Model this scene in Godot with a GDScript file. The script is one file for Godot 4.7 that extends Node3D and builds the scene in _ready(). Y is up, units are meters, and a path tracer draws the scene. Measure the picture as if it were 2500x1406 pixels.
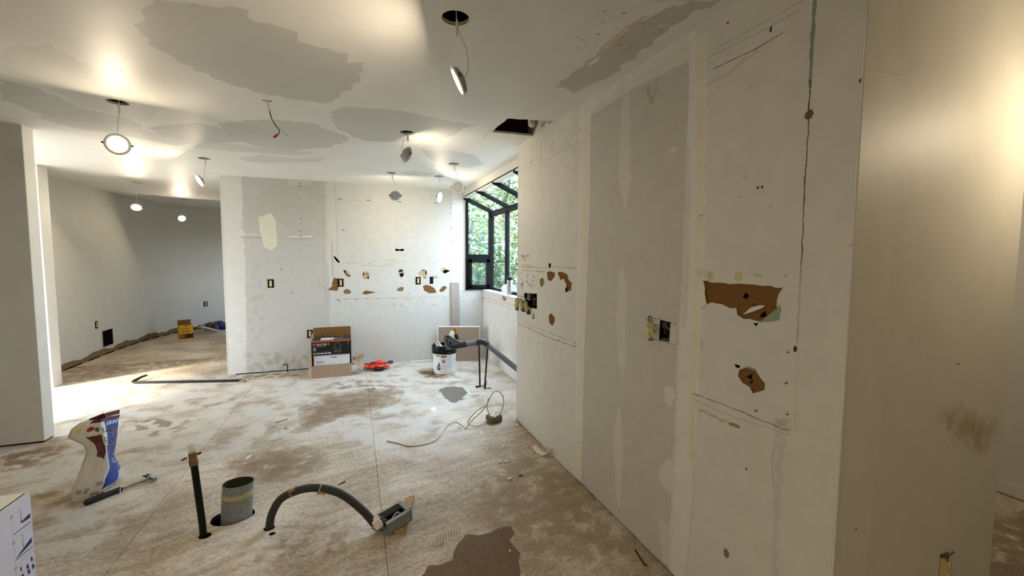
extends Node3D
# A kitchen stripped back to its drywall: bare plywood floor, stub walls, hanging downlights and a glazed bay.

const HC := 2.44
const LAMP_COLOR := Color(1.0, 0.925, 0.795)
var M := {}
var names := {}
var rng := RandomNumberGenerator.new()


# ---------------------------------------------------------------- mesh building
class Shape:
	var st := SurfaceTool.new()
	var xf := Transform3D()

	func _init() -> void:
		st.begin(Mesh.PRIMITIVE_TRIANGLES)

	func at(t: Transform3D) -> Shape:
		xf = t
		return self

	func vert(p: Vector3, n: Vector3, uv: Vector2) -> void:
		st.set_normal((xf.basis * n).normalized())
		st.set_uv(uv)
		st.add_vertex(xf * p)

	func tri(a: Vector3, b: Vector3, c: Vector3, na: Vector3, nb: Vector3, nc: Vector3, ua := Vector2(), ub := Vector2(), uc := Vector2()) -> void:
		var g := (b - a).cross(c - a)
		if g.dot(na + nb + nc) > 0.0:
			vert(a, na, ua)
			vert(c, nc, uc)
			vert(b, nb, ub)
		else:
			vert(a, na, ua)
			vert(b, nb, ub)
			vert(c, nc, uc)

	func quad(a: Vector3, b: Vector3, c: Vector3, d: Vector3, n: Vector3, u0 := Vector2(0, 1), u1 := Vector2(1, 1), u2 := Vector2(1, 0), u3 := Vector2(0, 0)) -> void:
		tri(a, b, c, n, n, n, u0, u1, u2)
		tri(a, c, d, n, n, n, u0, u2, u3)

	func flat4(a: Vector3, b: Vector3, c: Vector3, d: Vector3, out: Vector3) -> void:
		var n := (b - a).cross(c - a).normalized()
		if n.dot(out) < 0.0:
			n = -n
		quad(a, b, c, d, n)

	func flat3(a: Vector3, b: Vector3, c: Vector3, out: Vector3) -> void:
		var n := (b - a).cross(c - a).normalized()
		if n.dot(out) < 0.0:
			n = -n
		tri(a, b, c, n, n, n)

	func box(lo: Vector3, hi: Vector3, bevel := 0.0) -> void:
		var c := (lo + hi) / 2.0
		var h := (hi - lo) / 2.0
		var b: float = minf(bevel, 0.49 * minf(h.x, minf(h.y, h.z)))
		for ax in 3:
			for s in [-1.0, 1.0]:
				var n := Vector3()
				n[ax] = s
				var i := (ax + 1) % 3
				var j := (ax + 2) % 3
				var pts := []
				for k in [[-1, -1], [1, -1], [1, 1], [-1, 1]]:
					var p := Vector3()
					p[ax] = s * h[ax]
					p[i] = k[0] * (h[i] - b)
					p[j] = k[1] * (h[j] - b)
					pts.append(c + p)
				quad(pts[0], pts[1], pts[2], pts[3], n)
		if b <= 0.0:
			return
		for ax in 3:
			var i := (ax + 1) % 3
			var j := (ax + 2) % 3
			for si in [-1.0, 1.0]:
				for sj in [-1.0, 1.0]:
					var a1 := Vector3()
					var a2 := Vector3()
					a1[i] = si * h[i]
					a1[j] = sj * (h[j] - b)
					a2[i] = si * (h[i] - b)
					a2[j] = sj * h[j]
					var b1 := a1
					var b2 := a2
					a1[ax] = -(h[ax] - b)
					a2[ax] = a1[ax]
					b1[ax] = h[ax] - b
					b2[ax] = b1[ax]
					var n := Vector3()
					n[i] = si
					n[j] = sj
					quad(c + a1, c + a2, c + b2, c + b1, n.normalized())
		for sx in [-1.0, 1.0]:
			for sy in [-1.0, 1.0]:
				for sz in [-1.0, 1.0]:
					var n := Vector3(sx, sy, sz).normalized()
					tri(c + Vector3(sx * h.x, sy * (h.y - b), sz * (h.z - b)), c + Vector3(sx * (h.x - b), sy * h.y, sz * (h.z - b)), c + Vector3(sx * (h.x - b), sy * (h.y - b), sz * h.z), n, n, n)

	# a bar of rectangular section from a to b
	func bar(a: Vector3, b: Vector3, w: float, t: float, up := Vector3.UP, bevel := 0.002) -> void:
		var z := (b - a).normalized()
		var x := up.cross(z)
		if x.length() < 0.01:
			x = Vector3.RIGHT.cross(z)
		x = x.normalized()
		var old := xf
		xf = old * Transform3D(Basis(x, z.cross(x), z), a)
		box(Vector3(-w / 2, -t / 2, 0), Vector3(w / 2, t / 2, (b - a).length()), bevel)
		xf = old

	func tube(path: Array, r, sides := 10, caps := true) -> void:
		var n := path.size()
		var rings := []
		var side := Vector3()
		for k in n:
			var d: Vector3 = (path[mini(k + 1, n - 1)] - path[maxi(k - 1, 0)]).normalized()
			if side == Vector3():
				side = d.cross(Vector3.UP if absf(d.y) < 0.9 else Vector3.RIGHT).normalized()
			else:
				side = (side - d * side.dot(d)).normalized()
			var other := d.cross(side)
			var rad: float = r[k] if r is Array else r
			var ring := []
			for s in sides:
				var a := TAU * s / sides
				var nn := side * cos(a) + other * sin(a)
				ring.append([path[k] + nn * rad, nn])
			rings.append(ring)
		for k in n - 1:
			for s in sides:
				var p = rings[k][s]
				var q = rings[k][(s + 1) % sides]
				var p2 = rings[k + 1][s]
				var q2 = rings[k + 1][(s + 1) % sides]
				var u := float(s) / sides
				tri(p[0], q[0], q2[0], p[1], q[1], q2[1], Vector2(u, k), Vector2(u, k), Vector2(u, k + 1))
				tri(p[0], q2[0], p2[0], p[1], q2[1], p2[1], Vector2(u, k), Vector2(u, k + 1), Vector2(u, k + 1))
		if caps:
			for e in [0, n - 1]:
				var d: Vector3 = (path[0] - path[1] if e == 0 else path[n - 1] - path[n - 2]).normalized()
				for s in sides:
					tri(path[e], rings[e][s][0], rings[e][(s + 1) % sides][0], d, d, d)

	# profile of (radius, height), turned round the y axis; creases where the profile bends sharply
	func lathe(prof: Array, seg := 24, sx := 1.0, sz := 1.0) -> void:
		var ang := 0.0
		for k in prof.size() - 1:
			var a: Vector2 = prof[k]
			var b: Vector2 = prof[k + 1]
			var d := (b - a).normalized()
			for s in seg:
				var t0 := TAU * s / seg
				var t1 := TAU * (s + 1) / seg
				var n0 := Vector3(cos(t0) * d.y * sz, -d.x, sin(t0) * d.y * sx)
				var n1 := Vector3(cos(t1) * d.y * sz, -d.x, sin(t1) * d.y * sx)
				var p := func(v: Vector2, t: float): return Vector3(cos(t) * v.x * sx, v.y, sin(t) * v.x * sz)
				var u0 := Vector2(float(s) / seg, 1.0 - a.y)
				quad4(p.call(a, t0), p.call(a, t1), p.call(b, t1), p.call(b, t0), n0, n1, n1, n0, float(s) / seg, float(s + 1) / seg, a.y, b.y)

	func quad4(a: Vector3, b: Vector3, c: Vector3, d: Vector3, na: Vector3, nb: Vector3, nc: Vector3, nd: Vector3, u0: float, u1: float, v0: float, v1: float) -> void:
		if a.distance_squared_to(b) > 1e-12:
			tri(a, b, c, na, nb, nc, Vector2(u0, v0), Vector2(u1, v0), Vector2(u1, v1))
		if c.distance_squared_to(d) > 1e-12:
			tri(a, c, d, na, nc, nd, Vector2(u0, v0), Vector2(u1, v1), Vector2(u0, v1))

	# a flat outline in the xy plane, from z = 0 to z = depth
	func slab(poly: PackedVector2Array, depth: float, back := true) -> void:
		var ix := Geometry2D.triangulate_polygon(poly)
		var lo := Vector2(1e9, 1e9)
		var hi := -lo
		for p in poly:
			lo = lo.min(p)
			hi = hi.max(p)
		var uv := func(p: Vector2): return Vector2((p.x - lo.x) / maxf(hi.x - lo.x, 1e-6), 1.0 - (p.y - lo.y) / maxf(hi.y - lo.y, 1e-6))
		for k in range(0, ix.size(), 3):
			var a := poly[ix[k]]
			var b := poly[ix[k + 1]]
			var c := poly[ix[k + 2]]
			var f := Vector3(0, 0, 1 if depth >= 0 else -1)
			tri(Vector3(a.x, a.y, depth), Vector3(b.x, b.y, depth), Vector3(c.x, c.y, depth), f, f, f, uv.call(a), uv.call(b), uv.call(c))
			if back:
				tri(Vector3(a.x, a.y, 0), Vector3(b.x, b.y, 0), Vector3(c.x, c.y, 0), -f, -f, -f, uv.call(a), uv.call(b), uv.call(c))
		var turn := 0.0
		for k in poly.size():
			turn += poly[k].cross(poly[(k + 1) % poly.size()])
		for k in poly.size():
			var a := poly[k]
			var b := poly[(k + 1) % poly.size()]
			var e := (b - a).normalized()
			var n := Vector3(e.y, -e.x, 0) * signf(turn)
			quad(Vector3(a.x, a.y, 0), Vector3(b.x, b.y, 0), Vector3(b.x, b.y, depth), Vector3(a.x, a.y, depth), n)

	# the side walls of a cut, seen from inside, and its bottom
	func pit(poly: PackedVector2Array, depth: float, bottom := true) -> void:
		var mid := Vector2()
		for p in poly:
			mid += p / poly.size()
		for k in poly.size():
			var a := poly[k]
			var b := poly[(k + 1) % poly.size()]
			var n2 := mid - (a + b) / 2
			flat4(Vector3(a.x, a.y, 0), Vector3(b.x, b.y, 0), Vector3(b.x, b.y, -depth), Vector3(a.x, a.y, -depth), Vector3(n2.x, n2.y, 0))
		if bottom:
			var ix := Geometry2D.triangulate_polygon(poly)
			for k in range(0, ix.size(), 3):
				var a := poly[ix[k]]
				var b := poly[ix[k + 1]]
				var c := poly[ix[k + 2]]
				tri(Vector3(a.x, a.y, -depth), Vector3(b.x, b.y, -depth), Vector3(c.x, c.y, -depth), Vector3.BACK, Vector3.BACK, Vector3.BACK)

	# a w by h sheet in the xy plane facing +z, with holes cut through it
	func sheet(w: float, h: float, holes: Array, uv_of: Callable) -> void:
		var cuts := [0.0, w]
		for q in holes:
			var lo := 1e9
			var hi := -1e9
			for p in q:
				lo = minf(lo, p.x)
				hi = maxf(hi, p.x)
			cuts.append(clampf((lo + hi) / 2, 0.0, w))
		cuts.sort()
		for k in cuts.size() - 1:
			if cuts[k + 1] - cuts[k] < 1e-4:
				continue
			var polys := [PackedVector2Array([Vector2(cuts[k], 0), Vector2(cuts[k + 1], 0), Vector2(cuts[k + 1], h), Vector2(cuts[k], h)])]
			for q in holes:
				var next := []
				for poly in polys:
					next.append_array(Geometry2D.clip_polygons(poly, PackedVector2Array(q)))
				polys = next
			for poly in polys:
				var ix := Geometry2D.triangulate_polygon(poly)
				for t in range(0, ix.size(), 3):
					var a: Vector2 = poly[ix[t]]
					var b: Vector2 = poly[ix[t + 1]]
					var c: Vector2 = poly[ix[t + 2]]
					tri(Vector3(a.x, a.y, 0), Vector3(b.x, b.y, 0), Vector3(c.x, c.y, 0), Vector3.BACK, Vector3.BACK, Vector3.BACK, uv_of.call(a), uv_of.call(b), uv_of.call(c))

	func mesh() -> ArrayMesh:
		return st.commit()


# ---------------------------------------------------------------- painted surfaces: stains, print, lettering
class Paint:
	var w: int
	var h: int
	var d: PackedByteArray
	var lo: Vector2
	var span: Vector2
	var flip := true
	var rn := RandomNumberGenerator.new()

	func _init(wide: int, high: int, col: Color, from := Vector2(), size := Vector2(1, 1), flipped := true) -> void:
		w = wide
		h = high
		lo = from
		span = size
		flip = flipped
		rn.seed = 7
		d.resize(w * h * 3)
		var im := Image.create(w, h, false, Image.FORMAT_RGB8)
		im.fill(col)
		d = im.get_data()

	func px(p: Vector2) -> Vector2:
		var q := (p - lo) / span
		return Vector2(q.x * w, (1.0 - q.y if flip else q.y) * h)

	func set_at(i: int, col: Color, a: float) -> void:
		d[i] = int(lerpf(d[i], col.r * 255.0, a))
		d[i + 1] = int(lerpf(d[i + 1], col.g * 255.0, a))
		d[i + 2] = int(lerpf(d[i + 2], col.b * 255.0, a))

	# multiplies by a cloudy pattern
	func mottle(freq: float, amount: float, sd: int, stretch := Vector2(1, 1), tint := Color(1, 1, 1)) -> void:
		var ns := FastNoiseLite.new()
		ns.seed = sd
		ns.frequency = freq
		ns.fractal_octaves = 4
		for y in h:
			var i := y * w * 3
			var yy := y * stretch.y
			for x in w:
				var v := 1.0 + ns.get_noise_2d(x * stretch.x, yy) * amount
				d[i] = clampi(int(d[i] * v), 0, 255)
				d[i + 1] = clampi(int(d[i + 1] * v), 0, 255)
				d[i + 2] = clampi(int(d[i + 2] * v), 0, 255)
				i += 3

	func ragged(pts: Array, step: float, rough: float) -> PackedVector2Array:
		var out := PackedVector2Array()
		for k in pts.size():
			var a := px(pts[k])
			var b := px(pts[(k + 1) % pts.size()])
			var n := maxi(1, int(a.distance_to(b) / step))
			var side := (b - a).normalized().orthogonal()
			for j in n:
				out.append(a.lerp(b, float(j) / n) + side * rn.randf_range(-rough, rough))
		return out

	func fill(poly: PackedVector2Array, col: Color, a := 1.0, grain := 0.0, ns: FastNoiseLite = null, cut := -9.0) -> void:
		var y0 := h
		var y1 := 0
		for p in poly:
			y0 = mini(y0, int(p.y))
			y1 = maxi(y1, int(p.y) + 1)
		y0 = maxi(y0, 0)
		y1 = mini(y1, h)
		for y in range(y0, y1):
			var xs := []
			var yy := y + 0.5
			for k in poly.size():
				var p := poly[k]
				var q := poly[(k + 1) % poly.size()]
				if (p.y <= yy) != (q.y <= yy):
					xs.append(p.x + (yy - p.y) / (q.y - p.y) * (q.x - p.x))
			xs.sort()
			for k in range(0, xs.size() - 1, 2):
				var x0: int = maxi(0, roundi(xs[k]))
				var x1: int = mini(w, roundi(xs[k + 1]))
				for x in range(x0, x1):
					var aa := a
					if ns:
						var v := ns.get_noise_2d(x, y)
						aa = clampf(a * (1.0 + v * grain) * clampf((v - cut) / 0.4, 0.0, 1.0), 0.0, 1.0)
					elif grain > 0.0:
						aa = clampf(a * (1.0 + rn.randf_range(-grain, grain)), 0.0, 1.0)
					set_at((y * w + x) * 3, col, aa)

	func area(pts: Array, col: Color, a := 1.0, rough := 3.0, grain := 0.15) -> void:
		fill(ragged(pts, maxf(4.0, rough * 2.0), rough), col, a, grain)

	# a stain with a soft, broken edge: the outline laid over itself, shrinking
	func stain(pts: Array, col: Color, a := 0.6, rough := 6.0, cut := -0.25, layers := 4) -> void:
		var mid := Vector2()
		for p in pts:
			mid += p / pts.size()
		var ns := FastNoiseLite.new()
		ns.seed = int(absf(mid.x) * 1000.0)
		ns.frequency = 0.022
		ns.fractal_octaves = 5
		for k in layers:
			var s := 1.08 - 0.14 * k
			var q := []
			for p in pts:
				q.append(mid + (p - mid) * s)
			fill(ragged(q, 8.0, rough), col, a / layers * 1.5, 0.9, ns, cut)

	func stroke(pts: Array, wide: float, col: Color, a := 1.0, wobble := 0.0) -> void:
		for k in pts.size() - 1:
			var p := px(pts[k])
			var q := px(pts[k + 1])
			var n := maxi(1, int(p.distance_to(q) / 14.0)) if wobble > 0.0 else 1
			var side := (q - p).normalized().orthogonal()
			var last := p
			var lw := wide
			for j in range(1, n + 1):
				var r := p.lerp(q, float(j) / n) + side * rn.randf_range(-wobble, wobble)
				var nw := wide * rn.randf_range(0.5, 1.2) if wobble > 0.0 else wide
				fill(PackedVector2Array([last - side * lw / 2, r - side * nw / 2, r + side * nw / 2, last + side * lw / 2]), col, a)
				last = r
				lw = nw

	func blob(c: Vector2, rx: float, ry: float, col: Color, a := 1.0, rough := 1.0) -> void:
		var m := px(c)
		var poly := PackedVector2Array()
		for k in 14:
			var t := TAU * k / 14
			poly.append(m + Vector2(cos(t) * rx, sin(t) * ry) * (1.0 + rn.randf_range(-0.2, 0.2) * rough))
		fill(poly, col, a)

	func specks(pts: Array, n: int, size: float, col: Color) -> void:
		var a: Vector2 = pts[0].min(pts[1])
		var b: Vector2 = pts[0].max(pts[1])
		for k in n:
			blob(Vector2(rn.randf_range(a.x, b.x), rn.randf_range(a.y, b.y)), size * rn.randf_range(0.4, 1.3), size * rn.randf_range(0.3, 1.0), col, rn.randf_range(0.4, 0.9))

	# lettering, laid along dir from a start point in picture pixels
	func text(words: String, from: Vector2, high: float, col: Color, dir := Vector2(1, 0), bold := true, serif := false, wide := 1.0) -> void:
		var f := SystemFont.new()
		f.font_names = PackedStringArray(["Droid Serif" if serif else "Droid Sans"])
		f.font_weight = 700 if bold else 400
		var tm := TextMesh.new()
		tm.font = f
		tm.text = words
		tm.font_size = 48
		tm.pixel_size = 1.0
		tm.depth = 0.0
		tm.horizontal_alignment = HORIZONTAL_ALIGNMENT_LEFT
		var arr := tm.get_mesh_arrays()
		var vs: PackedVector3Array = arr[Mesh.ARRAY_VERTEX]
		var ix: PackedInt32Array = arr[Mesh.ARRAY_INDEX]
		if vs.is_empty():
			return
		var base := vs[0].y
		var left := vs[0].x
		for v in vs:
			base = minf(base, v.y)
			left = minf(left, v.x)
		var k := high / 36.0
		var down := Vector2(-dir.y, dir.x)
		for t in range(0, ix.size(), 3):
			var tri := PackedVector2Array()
			for j in 3:
				var v := vs[ix[t + j]]
				tri.append(from + dir * (v.x - left) * k * wide - down * (v.y - base) * k)
			fill(tri, col)

	# a line of print too small to read
	func dashes(from: Vector2, length: float, high: float, col: Color) -> void:
		var x := 0.0
		while x < length:
			var l := high * rn.randf_range(0.4, 1.0)
			var y0 := from.y - high / 2
			fill(PackedVector2Array([Vector2(from.x + x, y0), Vector2(from.x + x + l, y0), Vector2(from.x + x + l, y0 + high), Vector2(from.x + x, y0 + high)]), col, 0.75)
			x += l + high * rn.randf_range(0.15, 0.45)

	func texture() -> ImageTexture:
		return ImageTexture.create_from_image(Image.create_from_data(w, h, false, Image.FORMAT_RGB8, d))


# ---------------------------------------------------------------- nodes
func mat(key: String, col: Color, rough := 0.8, metal := 0.0, spec := 0.5) -> StandardMaterial3D:
	var m := StandardMaterial3D.new()
	m.resource_name = key
	m.albedo_color = col
	m.roughness = rough
	m.metallic = metal
	m.metallic_specular = spec
	M[key] = m
	return m


func grain(m: StandardMaterial3D, freq: float, lo: float, hi: float, scale := 1.0, bump := 0.0, stretch := Vector3.ONE) -> StandardMaterial3D:
	var n := FastNoiseLite.new()
	n.frequency = freq
	n.fractal_octaves = 5
	var t := NoiseTexture2D.new()
	t.width = 256
	t.height = 256
	t.seamless = true
	t.noise = n
	var g := Gradient.new()
	g.set_color(0, Color(lo, lo, lo))
	g.set_color(1, Color(hi, hi, hi))
	t.color_ramp = g
	m.albedo_texture = t
	m.uv1_triplanar = true
	m.uv1_world_triplanar = true
	m.uv1_scale = stretch * scale
	if bump > 0.0:
		m.heightmap_enabled = true
		m.heightmap_texture = t
		m.heightmap_scale = bump
	return m


func numbered(called: String) -> String:
	names[called] = names.get(called, -1) + 1
	return called if names[called] == 0 else "%s_%03d" % [called, names[called]]


func obj(called: String, s, m: Material, parent: Node3D = self) -> MeshInstance3D:
	var o := MeshInstance3D.new()
	o.mesh = s.mesh() if s is Shape else s
	o.material_override = m
	o.name = numbered(called) if parent == self else called
	parent.add_child(o, true)
	return o


func tag(o: Node3D, label: String, category: String, group := "") -> Node3D:
	o.set_meta("label", label)
	o.set_meta("category", category)
	if group:
		o.set_meta("group", group)
	return o


func thing(called: String, label: String, category: String, pos: Vector3, group := "", turn := 0.0) -> Node3D:
	var o := Node3D.new()
	o.name = numbered(called)
	add_child(o, true)
	o.position = pos
	o.rotation.y = turn
	return tag(o, label, category, group)


func structure(called: String, label := "", pos := Vector3.ZERO, basis_ := Basis()) -> Node3D:
	var o := Node3D.new()
	o.name = called
	add_child(o, true)
	o.transform = Transform3D(basis_, pos)
	o.set_meta("kind", "structure")
	if label:
		o.set_meta("label", label)
	return o


func smooth_path(pts: Array, n := 6) -> Array:
	var out := []
	for k in pts.size() - 1:
		var p0: Vector3 = pts[maxi(k - 1, 0)]
		var p1: Vector3 = pts[k]
		var p2: Vector3 = pts[k + 1]
		var p3: Vector3 = pts[mini(k + 2, pts.size() - 1)]
		for j in n:
			out.append(p1.cubic_interpolate(p2, p0, p3, float(j) / n))
	out.append(pts[-1])
	return out


func ring(c: Vector2, rx: float, ry: float, n := 20, rough := 0.0) -> PackedVector2Array:
	var out := PackedVector2Array()
	for k in n:
		var t := TAU * k / n
		out.append(c + Vector2(cos(t) * rx, sin(t) * ry) * (1.0 + rng.randf_range(-rough, rough)))
	return out


func torn(pts: Array, rough := 0.004, step := 0.02) -> PackedVector2Array:
	var out := PackedVector2Array()
	for k in pts.size():
		var a: Vector2 = pts[k]
		var b: Vector2 = pts[(k + 1) % pts.size()]
		var n := maxi(1, int(a.distance_to(b) / step))
		var side := (b - a).normalized().orthogonal()
		for j in n:
			out.append(a.lerp(b, float(j) / n) + (side * rng.randf_range(-rough, rough) if j > 0 else Vector2()))
	return out


func rect(c: Vector2, w: float, h: float) -> PackedVector2Array:
	return PackedVector2Array([c + Vector2(-w, -h) / 2, c + Vector2(w, -h) / 2, c + Vector2(w, h) / 2, c + Vector2(-w, h) / 2])


# cuts of a wall: each becomes a part with its own depth
func cut(parent: Node3D, called: String, poly: PackedVector2Array, depth: float, m: Material, off := Vector3.ZERO) -> void:
	var s := Shape.new().at(Transform3D(Basis(), off))
	s.pit(poly, depth)
	obj(called, s, m, parent)


func _ready() -> void:
	rng.seed = 11
	# ---- camera, sky, sun, exposure
	var cam := Camera3D.new()
	cam.name = "camera"
	cam.fov = 68.37
	cam.near = 0.02
	cam.far = 300.0
	cam.transform = Transform3D(Basis(Vector3(0.93744, 0.00585, 0.34809), Vector3(0.01914, 0.99748, -0.0683), Vector3(-0.34761, 0.07069, 0.93497)).orthonormalized(), Vector3(0, 1.4695, 0))
	add_child(cam)
	cam.current = true
	var we := WorldEnvironment.new()
	we.name = "world_environment"
	var env := Environment.new()
	env.background_mode = Environment.BG_SKY
	var sky := Sky.new()
	var sm := ProceduralSkyMaterial.new()
	sm.sky_top_color = Color(0.74, 0.83, 0.93)
	sm.sky_horizon_color = Color(0.93, 0.96, 0.99)
	sm.ground_bottom_color = Color(0.45, 0.44, 0.4)
	sm.ground_horizon_color = Color(0.75, 0.76, 0.74)
	sm.sun_angle_max = 3.0
	sky.sky_material = sm
	env.sky = sky
	env.background_energy_multiplier = 12.0
	env.tonemap_mode = Environment.TONE_MAPPER_LINEAR
	env.tonemap_exposure = 1.85
	env.sdfgi_enabled = true
	env.ssao_enabled = true
	env.ssil_enabled = true
	we.environment = env
	add_child(we)
	var sun := DirectionalLight3D.new()
	sun.name = "sun"
	sun.light_color = Color(1.0, 0.95, 0.87)
	sun.light_energy = 3.2
	sun.light_angular_distance = 6.0
	sun.shadow_enabled = true
	add_child(sun)
	sun.look_at_from_position(Vector3.ZERO, Vector3(0.72, -0.47, -0.5))
	materials()
	room()
	bay_window()
	hall_door()
	outside()
	print("room done")
	lamps()
	wall_things()
	floor_things()
	print("done")


func materials() -> void:
	grain(mat("wall", Color(0.82, 0.812, 0.785), 0.62), 0.02, 0.975, 1.0, 0.8)
	grain(mat("primer", Color(0.8, 0.79, 0.76), 0.7), 0.02, 0.97, 1.0, 0.9)
	mat("gypsum", Color(0.78, 0.76, 0.7), 0.95)
	grain(mat("torn_brown", Color(0.52, 0.38, 0.215), 0.95, 0.0, 0.2), 0.05, 0.8, 1.0, 6.0)
	grain(mat("torn_tan", Color(0.56, 0.47, 0.33), 0.95, 0.0, 0.2), 0.05, 0.8, 1.0, 6.0)
	grain(mat("torn_cream", Color(0.78, 0.71, 0.54), 0.95, 0.0, 0.2), 0.05, 0.82, 1.0, 8.0)
	mat("torn_green", Color(0.55, 0.61, 0.52), 0.95, 0.0, 0.2)
	mat("paper_flap", Color(0.85, 0.83, 0.79), 0.9)
	mat("cavity", Color(0.06, 0.05, 0.045), 0.95, 0.0, 0.1)
	grain(mat("joist", Color(0.3, 0.18, 0.12), 0.9, 0.0, 0.2), 0.03, 0.6, 1.0, 4.0)
	mat("frame_black", Color(0.02, 0.021, 0.023), 0.6, 0.0, 0.25)
	mat("steel_dark", Color(0.075, 0.077, 0.08), 0.42, 0.6)
	mat("black_rubber", Color(0.045, 0.045, 0.048), 0.55)
	mat("black_plastic", Color(0.018, 0.018, 0.02), 0.4, 0.0, 0.35)
	mat("ivory", Color(0.78, 0.71, 0.5), 0.4)
	mat("slot", Color(0.02, 0.018, 0.015), 0.8)
	mat("box_grey", Color(0.33, 0.34, 0.33), 0.55, 0.3)
	mat("zinc", Color(0.55, 0.56, 0.55), 0.4, 0.85)
	mat("brass", Color(0.72, 0.5, 0.22), 0.35, 0.9)
	mat("copper", Color(0.5, 0.37, 0.23), 0.55, 0.5)
	mat("rust", Color(0.22, 0.1, 0.07), 0.85, 0.2)
	mat("white_plastic", Color(0.86, 0.86, 0.84), 0.4)
	mat("off_white", Color(0.8, 0.78, 0.7), 0.5)
	mat("cable", Color(0.78, 0.75, 0.64), 0.5)
	mat("trim_white", Color(0.86, 0.85, 0.82), 0.4)
	mat("diffuser", Color(0.8, 0.79, 0.76), 0.5)
	mat("spring", Color(0.42, 0.36, 0.3), 0.4, 0.8)
	mat("housing", Color(0.62, 0.63, 0.63), 0.45, 0.5)
	mat("orange_tag", Color(0.8, 0.36, 0.12), 0.6)
	mat("red_cap", Color(0.55, 0.07, 0.08), 0.45)
	mat("orange_web", Color(1.0, 0.24, 0.07), 0.7)
	grain(mat("cardboard", Color(0.67, 0.57, 0.47), 0.9, 0.0, 0.2), 0.03, 0.88, 1.0, 3.0)
	grain(mat("cardboard_inside", Color(0.5, 0.37, 0.21), 0.9, 0.0, 0.2), 0.03, 0.85, 1.0, 3.0)
	grain(mat("particle_board", Color(0.6, 0.53, 0.46), 0.85, 0.0, 0.3), 0.08, 0.85, 1.0, 4.0)
	grain(mat("pine", Color(0.72, 0.6, 0.43), 0.8, 0.0, 0.3), 0.03, 0.8, 1.0, 3.0, 0.0, Vector3(1, 6, 1))
	grain(mat("galvanised", Color(0.6, 0.63, 0.63), 0.5, 0.2), 0.04, 0.72, 1.0, 5.0)
	mat("duct_inside", Color(0.24, 0.26, 0.2), 0.7, 0.3)
	mat("masking_tape", Color(0.67, 0.65, 0.48), 0.8)
	grain(mat("abs_pipe", Color(0.11, 0.115, 0.125), 0.5), 0.05, 0.6, 1.0, 4.0)
	grain(mat("abs_dusty", Color(0.5, 0.52, 0.53), 0.85), 0.07, 0.55, 1.0, 5.0)
	grain(mat("mortar_crust", Color(0.5, 0.46, 0.38), 0.95, 0.0, 0.2), 0.06, 0.6, 1.0, 8.0)
	mat("plaster", Color(0.86, 0.84, 0.79), 0.95)
	grain(mat("conduit", Color(0.2, 0.205, 0.2), 0.7), 0.05, 0.8, 1.0, 6.0)
	mat("twine", Color(0.66, 0.62, 0.52), 0.9)
	mat("steel_cup", Color(0.62, 0.62, 0.62), 0.28, 0.9)
	mat("clear_cap", Color(0.75, 0.8, 0.82, 0.25), 0.08).transparency = BaseMaterial3D.TRANSPARENCY_ALPHA
	var thin := mat("film", Color(0.86, 0.9, 0.92), 0.5)
	thin.backlight_enabled = true
	thin.backlight = Color(0.5, 0.52, 0.54)
	var gl := mat("glass", Color(0.85, 0.95, 0.98, 0.06), 0.02)
	gl.transparency = BaseMaterial3D.TRANSPARENCY_ALPHA
	for key in [["lens_bright", 14.0], ["lens_soft", 3.0]]:
		var e := mat(key[0], Color(0.9, 0.88, 0.84), 0.5)
		e.emission_enabled = true
		e.emission = LAMP_COLOR
		e.emission_energy_multiplier = key[1]
	wall_paint()


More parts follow.
